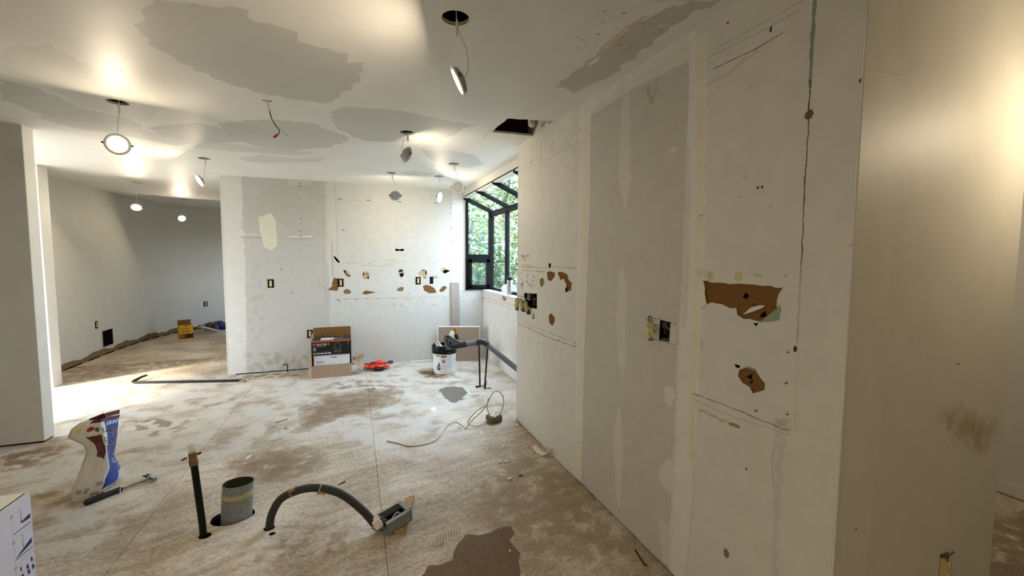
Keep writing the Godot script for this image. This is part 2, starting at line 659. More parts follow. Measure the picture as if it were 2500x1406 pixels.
# ---------------------------------------------------------------- what is spread, stuck and rubbed on the big surfaces
func wall_paint() -> void:
	# --- right wall: two painted zones, a skimmed zone between joint-compound bands
	var p := Paint.new(1664, 1508, Color(0.8, 0.79, 0.76), Vector2(0, 0), Vector2(2.693, 2.44))
	var skim := Color(0.725, 0.708, 0.67)
	var mud := Color(0.83, 0.822, 0.795)
	var cream := Color(0.84, 0.8, 0.71)
	p.area([Vector2(1.196, 2.329), Vector2(1.620, 2.342), Vector2(2.007, 2.313), Vector2(2.018, 2.224), Vector2(2.017, 1.491), Vector2(2.000, 0.975), Vector2(1.995, 0.395), Vector2(1.992, -0.018), Vector2(1.771, -0.012), Vector2(1.124, -0.005), Vector2(1.159, 1.290)], skim, 0.95, 3.0, 0.04)
	p.area([Vector2(1.134, 2.432), Vector2(1.218, 2.375), Vector2(1.668, 2.385), Vector2(2.049, 2.391), Vector2(2.043, 2.431), Vector2(1.666, 2.435)], mud, 0.8, 3.0, 0.05)
	# bands of compound left and right of the skimmed zone
	p.area([Vector2(1.073, 2.422), Vector2(1.202, 2.409), Vector2(1.215, 1.796), Vector2(1.183, 1.033), Vector2(1.167, 0.006), Vector2(1.090, 0.006), Vector2(1.069, 1.285)], mud, 0.9, 4.0, 0.04)
	p.area([Vector2(1.119, 2.407), Vector2(1.174, 2.407), Vector2(1.186, 1.800), Vector2(1.163, 1.030), Vector2(1.134, 0.012), Vector2(1.101, 0.006), Vector2(1.112, 1.287)], cream, 0.75, 3.0, 0.06)
	p.area([Vector2(2.022, 2.391), Vector2(2.098, 2.391), Vector2(2.129, 2.021), Vector2(2.126, 1.826), Vector2(2.141, 1.524), Vector2(2.135, 1.008), Vector2(2.119, 0.462), Vector2(2.095, 0.058), Vector2(2.008, -0.006), Vector2(2.013, 0.598), Vector2(2.022, 1.165), Vector2(2.021, 1.705), Vector2(2.020, 2.223)], mud, 0.9, 5.0, 0.04)
	p.area([Vector2(2.053, 2.310), Vector2(2.093, 2.310), Vector2(2.119, 1.693), Vector2(2.122, 1.181), Vector2(2.115, 0.752), Vector2(2.113, 0.588), Vector2(2.090, 0.577), Vector2(2.085, 1.175), Vector2(2.075, 1.869)], cream, 0.75, 4.0, 0.06)
	p.area([Vector2(2.061, 2.422), Vector2(2.097, 2.417), Vector2(2.098, 2.299), Vector2(2.062, 2.307)], cream, 0.6, 4.0, 0.06)
	p.area([Vector2(2.004, 1.953), Vector2(2.034, 1.946), Vector2(2.057, 1.456), Vector2(2.052, 1.170), Vector2(2.022, 1.165), Vector2(2.017, 1.491)], Color(0.77, 0.755, 0.71), 0.7, 4.0)
	# filled screw runs in the skimmed zone
	p.area([Vector2(1.521, 2.329), Vector2(1.589, 2.331), Vector2(1.606, 2.110), Vector2(1.625, 1.897), Vector2(1.598, 1.774), Vector2(1.578, 1.729), Vector2(1.529, 1.848), Vector2(1.502, 1.940), Vector2(1.517, 2.133)], Color(0.79, 0.775, 0.73), 0.8, 3.0, 0.06)
	p.area([Vector2(1.557, 1.439), Vector2(1.584, 1.407), Vector2(1.606, 1.320), Vector2(1.605, 1.099), Vector2(1.615, 0.923), Vector2(1.595, 0.794), Vector2(1.554, 0.863), Vector2(1.525, 1.087), Vector2(1.524, 1.314)], Color(0.79, 0.77, 0.725), 0.8, 2.0, 0.06)
	p.area([Vector2(1.562, 0.657), Vector2(1.590, 0.621), Vector2(1.612, 0.468), Vector2(1.610, 0.235), Vector2(1.593, 0.076), Vector2(1.558, 0.161), Vector2(1.525, 0.384), Vector2(1.528, 0.528)], Color(0.8, 0.785, 0.75), 0.8, 2.0, 0.06)
	p.area([Vector2(1.919, 0.856), Vector2(1.951, 0.889), Vector2(1.989, 0.877), Vector2(1.996, 0.841), Vector2(1.967, 0.781), Vector2(1.938, 0.793)], mud, 0.7, 3.0)
	p.area([Vector2(1.913, 0.474), Vector2(1.951, 0.527), Vector2(1.994, 0.547), Vector2(1.995, 0.395), Vector2(1.946, 0.379), Vector2(1.904, 0.408)], mud, 0.6, 3.0)
	p.area([Vector2(1.907, 0.220), Vector2(1.936, 0.221), Vector2(2.003, 0.222), Vector2(1.995, 0.037), Vector2(1.951, 0.026)], mud, 0.5, 3.0)
	p.area([Vector2(1.939, 1.943), Vector2(1.964, 1.959), Vector2(1.938, 1.976), Vector2(1.901, 1.959)], mud, 0.7, 1.0)
	# rubs and brown brush marks
	for q in [[Vector2(1.740, 2.348), Vector2(1.816, 2.112)], [Vector2(1.433, 1.885), Vector2(1.517, 1.762)], [Vector2(1.804, 1.453), Vector2(1.959, 1.748)], [Vector2(1.304, 1.300), Vector2(1.423, 1.094)], [Vector2(1.717, 1.243), Vector2(1.959, 1.174)], [Vector2(1.224, 0.884), Vector2(1.391, 0.797)]]:
		p.specks(q, 30, 3.0, Color(0.7, 0.65, 0.58))
	p.stain([Vector2(1.746, 2.345), Vector2(1.813, 2.301), Vector2(1.789, 2.196), Vector2(1.749, 2.131), Vector2(1.725, 2.256)], Color(0.6, 0.53, 0.46), 0.35, 6.0, 0.0)
	# knife scratches and smears on the right painted zone
	p.stroke([Vector2(2.148, 2.226), Vector2(2.330, 2.218), Vector2(2.441, 2.227)], 3.0, Color(0.42, 0.4, 0.35), 0.8, 1.0)
	p.stroke([Vector2(2.124, 2.303), Vector2(2.309, 2.296), Vector2(2.504, 2.295)], 2.0, Color(0.55, 0.53, 0.47), 0.6, 1.0)
	p.stroke([Vector2(2.110, 2.283), Vector2(2.392, 2.267), Vector2(2.492, 2.274)], 5.0, Color(0.69, 0.67, 0.61), 0.6, 2.0)
	p.stroke([Vector2(2.108, 2.181), Vector2(2.226, 2.177), Vector2(2.347, 2.214)], 9.0, Color(0.72, 0.68, 0.58), 0.5, 3.0)
	p.stroke([Vector2(2.117, 2.254), Vector2(2.240, 2.255)], 3.0, Color(0.66, 0.63, 0.56), 0.5, 1.0)
	for q in [[Vector2(2.395, 2.263)], [Vector2(2.395, 2.253)], [Vector2(2.390, 1.725)], [Vector2(2.379, 0.690)], [Vector2(2.210, 2.371)]]:
		p.blob(q[0], 2.6, 3.0, Color(0.03, 0.03, 0.03))
	p.blob([Vector2(2.373, 1.725)][0], 3.0, 3.0, Color(0.1, 0.09, 0.08))
	for q in [[Vector2(2.325, 2.098), Vector2(2.317, 2.086)], [Vector2(2.310, 1.777), Vector2(2.323, 1.765)], [Vector2(2.302, 1.700), Vector2(2.287, 1.705)], [Vector2(2.432, 1.658), Vector2(2.421, 1.648)], [Vector2(2.152, 2.076), Vector2(2.148, 2.067)]]:
		p.stroke(q, 4.0, Color(0.62, 0.6, 0.54), 0.6, 2.0)
	p.stroke([Vector2(2.097, 1.648), Vector2(2.130, 1.655)], 3.0, Color(0.45, 0.4, 0.33), 0.7, 1.0)
	# the joint beside the outer strip, open below and green above
	p.stroke([Vector2(2.542, 2.275), Vector2(2.542, 2.164), Vector2(2.541, 2.041), Vector2(2.543, 2.009)], 8.0, Color(0.47, 0.55, 0.47), 0.95, 1.0)
	p.stroke([Vector2(2.542, 2.034), Vector2(2.544, 1.920), Vector2(2.544, 1.864), Vector2(2.543, 1.774), Vector2(2.544, 1.619), Vector2(2.545, 1.435)], 2.6, Color(0.24, 0.2, 0.15), 0.9, 1.2)
	p.stroke([Vector2(2.545, 1.435), Vector2(2.546, 1.261), Vector2(2.544, 1.193)], 3.0, Color(0.45, 0.4, 0.34), 0.6, 2.0)
	p.blob([Vector2(2.544, 1.926)][0], 8.0, 9.0, Color(0.42, 0.27, 0.13))
	p.stroke([Vector2(2.549, 1.432), Vector2(2.547, 1.274), Vector2(2.554, 0.907)], 7.0, Color(0.76, 0.745, 0.7), 0.6, 3.0)
	p.stroke([Vector2(2.510, 0.896), Vector2(2.508, 0.670), Vector2(2.509, 0.364)], 16.0, Color(0.735, 0.73, 0.7), 0.6, 5.0)
	p.stroke([Vector2(2.494, 0.868), Vector2(2.480, 0.775), Vector2(2.496, 0.664)], 6.0, Color(0.7, 0.67, 0.58), 0.5, 3.0)
	p.stain([Vector2(2.486, 0.921), Vector2(2.530, 0.939), Vector2(2.546, 0.903), Vector2(2.504, 0.873), Vector2(2.478, 0.884)], Color(0.66, 0.64, 0.58), 0.6, 5.0)
	# old counter line and glue
	p.stroke([Vector2(2.103, 0.893), Vector2(2.310, 0.895), Vector2(2.532, 0.895)], 3.0, Color(0.52, 0.4, 0.35), 0.8, 1.5)
	p.stroke([Vector2(2.105, 0.866), Vector2(2.330, 0.864), Vector2(2.540, 0.884)], 3.0, Color(0.66, 0.62, 0.55), 0.6, 2.0)
	p.stroke([Vector2(2.137, 0.828), Vector2(2.255, 0.831), Vector2(2.343, 0.833)], 10.0, Color(0.68, 0.62, 0.48), 0.7, 5.0)
	p.stroke([Vector2(2.294, 0.829), Vector2(2.343, 0.836)], 7.0, Color(0.42, 0.34, 0.22), 0.7, 3.0)
	p.stroke([Vector2(2.103, 0.802), Vector2(2.128, 0.467), Vector2(2.104, 0.076)], 7.0, Color(0.79, 0.73, 0.6), 0.6, 3.0)
	p.stroke([Vector2(2.101, 1.418), Vector2(2.146, 1.416), Vector2(2.195, 1.408)], 22.0, Color(0.74, 0.68, 0.54), 0.35, 6.0)
	p.blob([Vector2(2.172, 1.402)][0], 10.0, 13.0, Color(0.72, 0.63, 0.45), 0.8)
	p.blob([Vector2(2.308, 1.406)][0], 12.0, 14.0, Color(0.74, 0.67, 0.49), 0.8)
	p.stroke([Vector2(2.372, 1.415), Vector2(2.409, 1.408)], 6.0, Color(0.72, 0.65, 0.5), 0.7, 2.0)
	p.stroke([Vector2(2.488, 1.411), Vector2(2.502, 1.420)], 5.0, Color(0.68, 0.6, 0.42), 0.8, 2.0)
	p.area([Vector2(2.117, 1.371), Vector2(2.147, 1.383), Vector2(2.170, 1.276), Vector2(2.118, 1.264), Vector2(2.106, 1.318)], Color(0.84, 0.83, 0.8), 0.7, 4.0)
	p.blob([Vector2(2.141, 1.114)][0], 7.0, 16.0, Color(0.68, 0.7, 0.68), 0.6)
	for q in [[Vector2(2.515, 1.163)], [Vector2(2.513, 1.057)], [Vector2(2.522, 0.953)], [Vector2(2.406, 0.925)]]:
		p.blob(q[0], 5.0, 5.0, Color(0.66, 0.62, 0.52), 0.8)
		p.blob(q[0] + Vector2(0.002, -0.002), 3.5, 3.0, Color(0.25, 0.2, 0.15), 0.9)
		p.blob(q[0] + Vector2(-0.001, 0.001), 2.8, 2.8, Color(0.82, 0.79, 0.72))
	p.blob([Vector2(2.540, 1.175)][0], 4.0, 7.0, Color(0.08, 0.07, 0.06))
	p.blob([Vector2(2.307, 0.310)][0], 8.0, 11.0, Color(0.35, 0.36, 0.35), 0.8)
	for q in [[Vector2(2.694, 1.513)], [Vector2(2.699, 1.143)], [Vector2(2.697, 1.025)], [Vector2(2.695, 0.655)], [Vector2(2.690, 1.978)]]:
		p.blob(q[0], 4.0, 5.0, Color(0.15, 0.12, 0.09), 0.9)
	# left painted zone: pencil lines, arcs, rows of nail holes
	p.stroke([Vector2(0.492, 2.372), Vector2(0.488, 2.250), Vector2(0.484, 2.103)], 4.0, Color(0.46, 0.43, 0.36), 0.8, 1.0)
	p.stroke([Vector2(0.024, 2.220), Vector2(0.549, 2.201), Vector2(1.101, 2.212)], 2.0, Color(0.64, 0.6, 0.52), 0.7, 1.0)
	p.stroke([Vector2(0.024, 2.255), Vector2(0.754, 2.243), Vector2(1.098, 2.278)], 2.0, Color(0.66, 0.63, 0.55), 0.6, 1.0)
	p.stroke([Vector2(1.109, 2.276), Vector2(0.964, 2.273), Vector2(0.908, 2.239), Vector2(0.967, 2.188), Vector2(1.050, 2.169), Vector2(1.091, 2.194)], 4.0, Color(0.7, 0.66, 0.55), 0.6, 1.0)
	for q in [[Vector2(0.659, 2.303), Vector2(0.702, 2.227)], [Vector2(0.039, 2.452), Vector2(0.311, 2.338)], [Vector2(0.270, 2.252), Vector2(0.313, 2.224)]]:
		p.specks(q, 7, 3.5, Color(0.3, 0.25, 0.18))
	p.stroke([Vector2(0.645, 1.561), Vector2(0.649, 1.440)], 2.0, Color(0.6, 0.56, 0.48), 0.6)
	p.stroke([Vector2(0.079, 1.398), Vector2(0.201, 1.414), Vector2(0.333, 1.403), Vector2(0.495, 1.394), Vector2(0.678, 1.404), Vector2(0.874, 1.408), Vector2(1.065, 1.407)], 4.0, Color(0.66, 0.6, 0.46), 0.8, 2.0)
	p.area([Vector2(0.080, 1.391), Vector2(0.155, 1.420), Vector2(0.333, 1.410), Vector2(0.383, 1.391), Vector2(0.247, 1.381)], Color(0.75, 0.68, 0.51), 0.9, 3.0)
	p.stroke([Vector2(0.042, 1.318), Vector2(0.137, 1.364), Vector2(0.416, 1.366), Vector2(0.571, 1.367)], 4.0, Color(0.55, 0.48, 0.35), 0.8, 2.0)
	p.blob([Vector2(0.726, 1.405)][0], 16.0, 13.0, Color(0.78, 0.74, 0.62), 0.9)
	p.blob([Vector2(0.976, 1.402)][0], 8.0, 10.0, Color(0.72, 0.69, 0.56), 0.9)
	p.stroke([Vector2(0.998, 1.411), Vector2(1.065, 1.407)], 8.0, Color(0.64, 0.68, 0.6), 0.8, 1.0)
	for q in [[Vector2(0.097, 1.497), Vector2(0.263, 1.449)], [Vector2(0.212, 1.339), Vector2(0.387, 1.220)], [Vector2(0.082, 1.291), Vector2(0.141, 1.209)]]:
		p.specks(q, 22, 6.0, Color(0.48, 0.39, 0.24))
	p.stroke([Vector2(0.030, 0.885), Vector2(0.345, 0.881), Vector2(0.658, 0.876), Vector2(1.083, 0.887)], 5.0, Color(0.5, 0.36, 0.3), 0.6, 3.0)
	p.stroke([Vector2(0.257, 0.904), Vector2(0.656, 0.913), Vector2(1.071, 0.912)], 2.0, Color(0.55, 0.5, 0.42), 0.6, 1.0)
	for q in [[Vector2(0.184, 0.911)], [Vector2(0.257, 0.911)], [Vector2(0.370, 0.912)], [Vector2(0.538, 0.909)], [Vector2(0.692, 0.916)], [Vector2(0.747, 0.913)], [Vector2(0.800, 0.913)], [Vector2(0.839, 0.914)], [Vector2(0.883, 0.913)], [Vector2(0.926, 0.910)], [Vector2(1.060, 0.912)]]:
		p.blob(q[0], 3.0, 3.0, Color(0.09, 0.07, 0.05), 0.9)
	p.specks([Vector2(0.168, 0.820), Vector2(0.660, 0.795)], 12, 3.0, Color(0.4, 0.35, 0.28))
	p.specks([Vector2(0.362, 0.152), Vector2(1.166, 0.335)], 5, 3.0, Color(0.4, 0.36, 0.3))
	p.stroke([Vector2(1.828, 1.183), Vector2(1.991, 1.175)], 2.0, Color(0.4, 0.37, 0.3), 0.7)
	p.stroke([Vector2(1.808, 1.082), Vector2(1.995, 1.079)], 2.0, Color(0.4, 0.37, 0.3), 0.7)
	p.stroke([Vector2(1.880, 1.201), Vector2(1.888, 1.034)], 2.0, Color(0.4, 0.37, 0.3), 0.6)
	p.area([Vector2(1.948, 1.176), Vector2(1.986, 1.174), Vector2(1.985, 1.080), Vector2(1.947, 1.084)], Color(0.78, 0.765, 0.73), 0.7, 2.0)
	p.mottle(0.012, 0.025, 3)
	skin("right_wall", p, 0.6)

	# --- back wall: grey skim on the left, painted on the right, rows of glue and holes
	p = Paint.new(1280, 952, Color(0.775, 0.765, 0.735), Vector2(0, 0), Vector2(3.28, 2.44))
	p.area([Vector2(0.227, 2.431), Vector2(1.188, 2.452), Vector2(1.164, 1.400), Vector2(1.186, 1.077), Vector2(1.156, -0.016), Vector2(0.190, 0.006), Vector2(0.182, 1.096)], Color(0.715, 0.705, 0.675), 0.9, 4.0, 0.05)
	p.area([Vector2(0.016, 2.436), Vector2(0.228, 2.436), Vector2(0.227, 1.398), Vector2(0.203, 0.004), Vector2(0.014, 0.011)], Color(0.8, 0.792, 0.76), 1.0, 4.0, 0.03)
	p.area([Vector2(0.671, 2.473), Vector2(1.188, 2.452), Vector2(1.172, 1.773), Vector2(0.788, 1.712), Vector2(0.654, 1.888), Vector2(0.426, 1.805), Vector2(0.206, 1.798), Vector2(0.216, 2.096)], Color(0.7, 0.685, 0.64), 0.45, 8.0, 0.05)
	p.area([Vector2(0.386, 1.954), Vector2(0.530, 2.010), Vector2(0.582, 1.911), Vector2(0.582, 1.605), Vector2(0.525, 1.542), Vector2(0.441, 1.592), Vector2(0.406, 1.754)], Color(0.84, 0.825, 0.74), 0.95, 2.0, 0.03)
	p.stroke([Vector2(0.194, 1.703), Vector2(0.422, 1.704)], 3.0, Color(0.52, 0.5, 0.45), 0.8)
	p.stroke([Vector2(0.195, 1.728), Vector2(0.388, 1.743)], 6.0, Color(0.8, 0.79, 0.74), 0.7)
	p.stroke([Vector2(0.732, 1.721), Vector2(0.987, 1.732)], 7.0, Color(0.84, 0.825, 0.78), 0.9)
	p.stroke([Vector2(0.731, 1.695), Vector2(0.977, 1.700)], 2.0, Color(0.55, 0.53, 0.47), 0.8)
	p.area([Vector2(0.715, 2.420), Vector2(0.995, 2.434), Vector2(0.984, 2.382), Vector2(0.741, 2.366)], Color(0.8, 0.79, 0.74), 0.6, 3.0)
	for q in [[Vector2(0.860, 1.952)], [Vector2(0.854, 1.729)], [Vector2(0.842, 1.796)], [Vector2(0.862, 2.394)], [Vector2(0.861, 2.359)], [Vector2(0.619, 1.306)], [Vector2(0.731, 1.007)], [Vector2(1.362, 1.821)]]:
		p.blob(q[0], 2.4, 3.0, Color(0.2, 0.18, 0.14))
	p.stroke([Vector2(0.852, 1.650), Vector2(0.870, 1.609), Vector2(0.819, 1.494)], 2.0, Color(0.6, 0.58, 0.52), 0.7, 1.0)
	p.stroke([Vector2(1.139, 2.433), Vector2(1.125, 1.825), Vector2(1.120, 1.400), Vector2(1.134, 0.754)], 5.0, Color(0.66, 0.64, 0.58), 0.5, 2.0)
	p.stroke([Vector2(1.275, 2.422), Vector2(1.282, 1.829), Vector2(1.283, 1.400)], 4.0, Color(0.58, 0.56, 0.5), 0.6, 2.0)
	p.area([Vector2(1.149, 2.434), Vector2(1.275, 2.432), Vector2(1.282, 1.615), Vector2(1.193, 1.400), Vector2(1.144, 1.400)], Color(0.79, 0.78, 0.73), 0.6, 2.0)
	p.stroke([Vector2(1.219, 1.657), Vector2(1.219, 1.454), Vector2(1.223, 1.185)], 2.0, Color(0.35, 0.28, 0.2), 0.8, 1.0)
	p.stroke([Vector2(1.051, 1.187), Vector2(1.045, 1.123), Vector2(1.107, 1.079), Vector2(1.145, 1.035)], 2.0, Color(0.42, 0.36, 0.28), 0.8, 1.0)
	for q in [[Vector2(1.291, 2.238), Vector2(1.360, 2.215)], [Vector2(1.665, 2.237), Vector2(1.707, 2.223)], [Vector2(2.058, 2.235), Vector2(2.123, 2.222)], [Vector2(2.562, 2.250), Vector2(2.643, 2.225)]]:
		p.specks(q, 8, 2.6, Color(0.15, 0.12, 0.09))
	p.stroke([Vector2(1.291, 2.222), Vector2(2.795, 2.198)], 1.6, Color(0.68, 0.65, 0.57), 0.5, 1.0)
	p.stroke([Vector2(2.801, 2.256), Vector2(2.798, 1.403), Vector2(2.802, 1.107)], 2.0, Color(0.6, 0.58, 0.53), 0.7, 1.0)
	for q in [[Vector2(2.801, 2.233)], [Vector2(2.801, 2.181)], [Vector2(2.801, 2.111)], [Vector2(2.800, 1.896)], [Vector2(2.799, 1.715)]]:
		p.blob(q[0], 2.0, 3.0, Color(0.2, 0.18, 0.15))
	p.stroke([Vector2(1.353, 1.395), Vector2(2.792, 1.439)], 3.0, Color(0.74, 0.69, 0.58), 0.6, 2.0)
	p.stroke([Vector2(1.343, 1.384), Vector2(1.516, 1.390)], 6.0, Color(0.76, 0.7, 0.54), 0.6, 2.0)
	p.stroke([Vector2(1.884, 1.374), Vector2(2.075, 1.391)], 6.0, Color(0.76, 0.7, 0.54), 0.7, 2.0)
	p.stroke([Vector2(1.567, 1.357), Vector2(1.830, 1.351), Vector2(1.992, 1.362)], 3.0, Color(0.62, 0.55, 0.42), 0.7, 1.0)
	p.blob([Vector2(1.671, 1.379)][0], 3.5, 4.0, Color(0.62, 0.52, 0.33))
	p.stroke([Vector2(1.885, 1.430), Vector2(2.037, 1.424)], 3.0, Color(0.66, 0.57, 0.42), 0.7, 1.0)
	p.stroke([Vector2(1.354, 1.433), Vector2(1.477, 1.488), Vector2(1.595, 1.478), Vector2(1.662, 1.434)], 1.6, Color(0.66, 0.62, 0.54), 0.6)
	p.specks([Vector2(2.469, 1.403), Vector2(2.791, 1.356)], 14, 2.6, Color(0.58, 0.54, 0.46))
	p.stroke([Vector2(2.039, 2.433), Vector2(2.028, 1.571)], 3.0, Color(0.74, 0.71, 0.63), 0.5, 1.0)
	p.stroke([Vector2(1.252, 0.908), Vector2(1.663, 0.907), Vector2(1.986, 0.909), Vector2(2.790, 0.911)], 2.4, Color(0.62, 0.57, 0.49), 0.7, 2.0)
	p.stroke([Vector2(2.124, 0.883), Vector2(2.208, 0.880)], 2.4, Color(0.5, 0.33, 0.22), 0.8, 1.0)
	for q in [[Vector2(1.282, 0.901)], [Vector2(1.373, 0.904)], [Vector2(1.496, 0.906)], [Vector2(1.648, 0.907)], [Vector2(1.780, 0.904)], [Vector2(2.203, 0.961)], [Vector2(2.694, 0.890)], [Vector2(1.997, 0.903)]]:
		p.blob(q[0], 3.2, 2.4, Color(0.3, 0.24, 0.17), 0.9)
	for q in [[Vector2(1.262, 0.913), Vector2(1.311, 0.857)], [Vector2(1.957, 0.808), Vector2(2.012, 0.789)], [Vector2(2.084, 0.803), Vector2(2.117, 0.791)], [Vector2(2.516, 0.795), Vector2(2.563, 0.782)], [Vector2(2.378, 0.869), Vector2(2.412, 0.822)]]:
		p.specks(q, 7, 2.4, Color(0.4, 0.36, 0.26))
	p.stroke([Vector2(2.838, 0.892), Vector2(3.271, 0.929)], 2.0, Color(0.66, 0.63, 0.57), 0.6, 2.0)
	p.stroke([Vector2(2.935, 0.835), Vector2(3.271, 0.844)], 2.0, Color(0.62, 0.59, 0.53), 0.6, 2.0)
	p.specks([Vector2(2.911, 0.986), Vector2(3.271, 0.794)], 12, 2.6, Color(0.5, 0.42, 0.32))
	p.stain([Vector2(0.199, 0.275), Vector2(1.138, 0.262), Vector2(1.131, -0.041), Vector2(0.207, 0.004)], Color(0.6, 0.55, 0.46), 0.35, 8.0, -0.1)
	p.stain([Vector2(0.254, 1.398), Vector2(0.413, 1.399), Vector2(0.432, 0.573), Vector2(0.287, 0.269), Vector2(0.216, 0.274)], Color(0.66, 0.64, 0.59), 0.4, 8.0, 0.0)
	p.specks([Vector2(0.292, 0.425), Vector2(1.543, 0.064)], 16, 2.6, Color(0.45, 0.42, 0.36))
	p.area([Vector2(2.814, 2.430), Vector2(3.012, 2.419), Vector2(3.009, 0.996), Vector2(2.808, 1.012)], Color(0.84, 0.84, 0.825), 0.8, 1.0, 0.03)
	p.mottle(0.02, 0.025, 5)
	skin("back_wall", p, 0.6)

	# --- ceiling: rolled paint over greyer primer, worn streaks along the right wall
	p = Paint.new(1536, 2048, Color(0.875, 0.87, 0.85), Vector2(-3.9, -8.0), Vector2(5.4, 7.2), false)
	var grey := Color(0.775, 0.77, 0.748)
	p.area([Vector2(-0.689, -2.054), Vector2(-0.601, -2.020), Vector2(-0.383, -2.008), Vector2(-0.364, -2.095), Vector2(-0.214, -2.116), Vector2(-0.218, -2.200), Vector2(-0.008, -2.242), Vector2(-0.010, -2.357), Vector2(0.063, -2.315), Vector2(0.061, -2.512), Vector2(0.009, -2.620), Vector2(0.026, -2.656), Vector2(-0.060, -2.774), Vector2(-0.119, -2.989), Vector2(-0.370, -2.998), Vector2(-0.573, -2.927), Vector2(-0.756, -2.731), Vector2(-0.857, -2.527), Vector2(-0.846, -2.296)], grey, 0.95, 6.0, 0.03)
	p.area([Vector2(-1.551, -2.794), Vector2(-1.305, -2.658), Vector2(-1.237, -2.907), Vector2(-1.225, -3.130), Vector2(-1.143, -3.452), Vector2(-1.400, -3.913), Vector2(-1.649, -3.649), Vector2(-1.630, -3.226), Vector2(-1.725, -3.096)], Color(0.82, 0.815, 0.795), 0.8, 5.0, 0.03)
	p.area([Vector2(-1.805, -3.236), Vector2(-1.714, -3.351), Vector2(-1.658, -3.669), Vector2(-1.468, -3.842), Vector2(-1.454, -4.061), Vector2(-1.855, -4.092), Vector2(-2.015, -3.963), Vector2(-2.044, -3.650)], grey, 0.9, 5.0, 0.03)
	p.area([Vector2(-1.957, -3.853), Vector2(-1.706, -3.772), Vector2(-1.607, -3.955), Vector2(-1.533, -4.070), Vector2(-1.419, -4.256), Vector2(-1.256, -4.455), Vector2(-1.456, -4.621), Vector2(-1.732, -4.380), Vector2(-1.987, -4.271), Vector2(-2.076, -4.080)], grey, 0.8, 4.0, 0.03)
	p.area([Vector2(-0.134, -3.140), Vector2(-0.018, -2.996), Vector2(0.394, -2.976), Vector2(0.727, -3.078), Vector2(0.850, -3.080), Vector2(0.718, -3.473), Vector2(0.454, -3.708), Vector2(0.133, -3.835), Vector2(-0.026, -3.706), Vector2(-0.134, -3.416)], grey, 0.95, 6.0, 0.03)
	p.area([Vector2(-0.919, -3.725), Vector2(-0.591, -3.498), Vector2(-0.273, -3.471), Vector2(-0.012, -3.762), Vector2(-0.029, -3.899), Vector2(-0.202, -4.182), Vector2(-0.638, -4.513), Vector2(-0.856, -4.296), Vector2(-0.921, -4.059)], grey, 0.95, 5.0, 0.03)
	p.area([Vector2(-1.445, -4.036), Vector2(-1.060, -3.780), Vector2(-0.876, -3.866), Vector2(-0.748, -4.053), Vector2(-0.841, -4.221), Vector2(-1.266, -4.487), Vector2(-1.429, -4.285)], Color(0.755, 0.75, 0.735), 0.9, 4.0, 0.03)
	p.area([Vector2(-1.332, -4.416), Vector2(-0.989, -4.349), Vector2(-0.628, -4.444), Vector2(-0.282, -4.371), Vector2(-0.442, -4.604), Vector2(-0.932, -4.663), Vector2(-1.315, -4.655)], Color(0.8, 0.795, 0.77), 0.9, 3.0, 0.03)
	p.area([Vector2(0.574, -3.950), Vector2(0.876, -3.877), Vector2(1.100, -3.988), Vector2(1.273, -4.298), Vector2(1.206, -4.541), Vector2(0.893, -4.535), Vector2(0.721, -4.284)], grey, 0.9, 3.0, 0.03)
	p.area([Vector2(-1.060, -4.941), Vector2(-0.807, -4.715), Vector2(-0.530, -4.748), Vector2(-0.224, -4.588), Vector2(-0.316, -4.855), Vector2(-0.719, -5.058), Vector2(-1.022, -5.099)], Color(0.8, 0.795, 0.77), 0.8, 2.0, 0.03)
	p.area([Vector2(0.502, -5.063), Vector2(0.643, -4.909), Vector2(0.837, -4.978), Vector2(0.907, -5.107), Vector2(0.590, -5.236)], grey, 0.7, 2.0, 0.03)
	p.area([Vector2(1.084, -2.252), Vector2(1.129, -1.894), Vector2(1.109, -1.689), Vector2(1.093, -1.546), Vector2(1.121, -1.502), Vector2(1.266, -1.502), Vector2(1.287, -1.660), Vector2(1.303, -1.976), Vector2(1.222, -2.275)], Color(0.745, 0.725, 0.68), 0.9, 6.0, 0.05)
	p.area([Vector2(1.128, -1.539), Vector2(1.133, -1.442), Vector2(1.209, -1.327), Vector2(1.309, -1.289), Vector2(1.283, -1.384), Vector2(1.259, -1.495)], Color(0.7, 0.68, 0.63), 0.7, 6.0, 0.05)
	p.stroke([Vector2(1.110, -2.163), Vector2(1.100, -1.740), Vector2(1.106, -1.470)], 8.0, Color(0.8, 0.72, 0.65), 0.7, 4.0)
	p.stroke([Vector2(1.104, -2.250), Vector2(1.121, -1.807)], 5.0, Color(0.77, 0.7, 0.63), 0.6, 3.0)
	p.specks([Vector2(0.939, -1.834), Vector2(1.255, -1.490)], 30, 3.0, Color(0.66, 0.63, 0.58))
	p.stain([Vector2(1.039, -1.420), Vector2(1.080, -1.377), Vector2(1.223, -1.322), Vector2(1.204, -1.386), Vector2(1.152, -1.465)], Color(0.58, 0.55, 0.5), 0.5, 8.0, 0.0)
	p.stroke([Vector2(1.013, -3.420), Vector2(1.001, -3.160), Vector2(1.080, -2.842)], 5.0, Color(0.78, 0.73, 0.64), 0.5, 4.0)
	p.mottle(0.008, 0.02, 9)
	skin("ceiling", p, 0.5)
	M["ceiling"].metallic_specular = 0.36
	var rn := FastNoiseLite.new()
	rn.frequency = 0.02
	rn.fractal_octaves = 4
	var rt := NoiseTexture2D.new()
	rt.width = 512
	rt.height = 512
	rt.noise = rn
	M["ceiling"].heightmap_enabled = true
	M["ceiling"].heightmap_texture = rt
	M["ceiling"].heightmap_scale = 0.25

	# --- end face of the right wall
	p = Paint.new(512, 1024, Color(0.785, 0.765, 0.715), Vector2(0, 0), Vector2(0.923, 2.44))
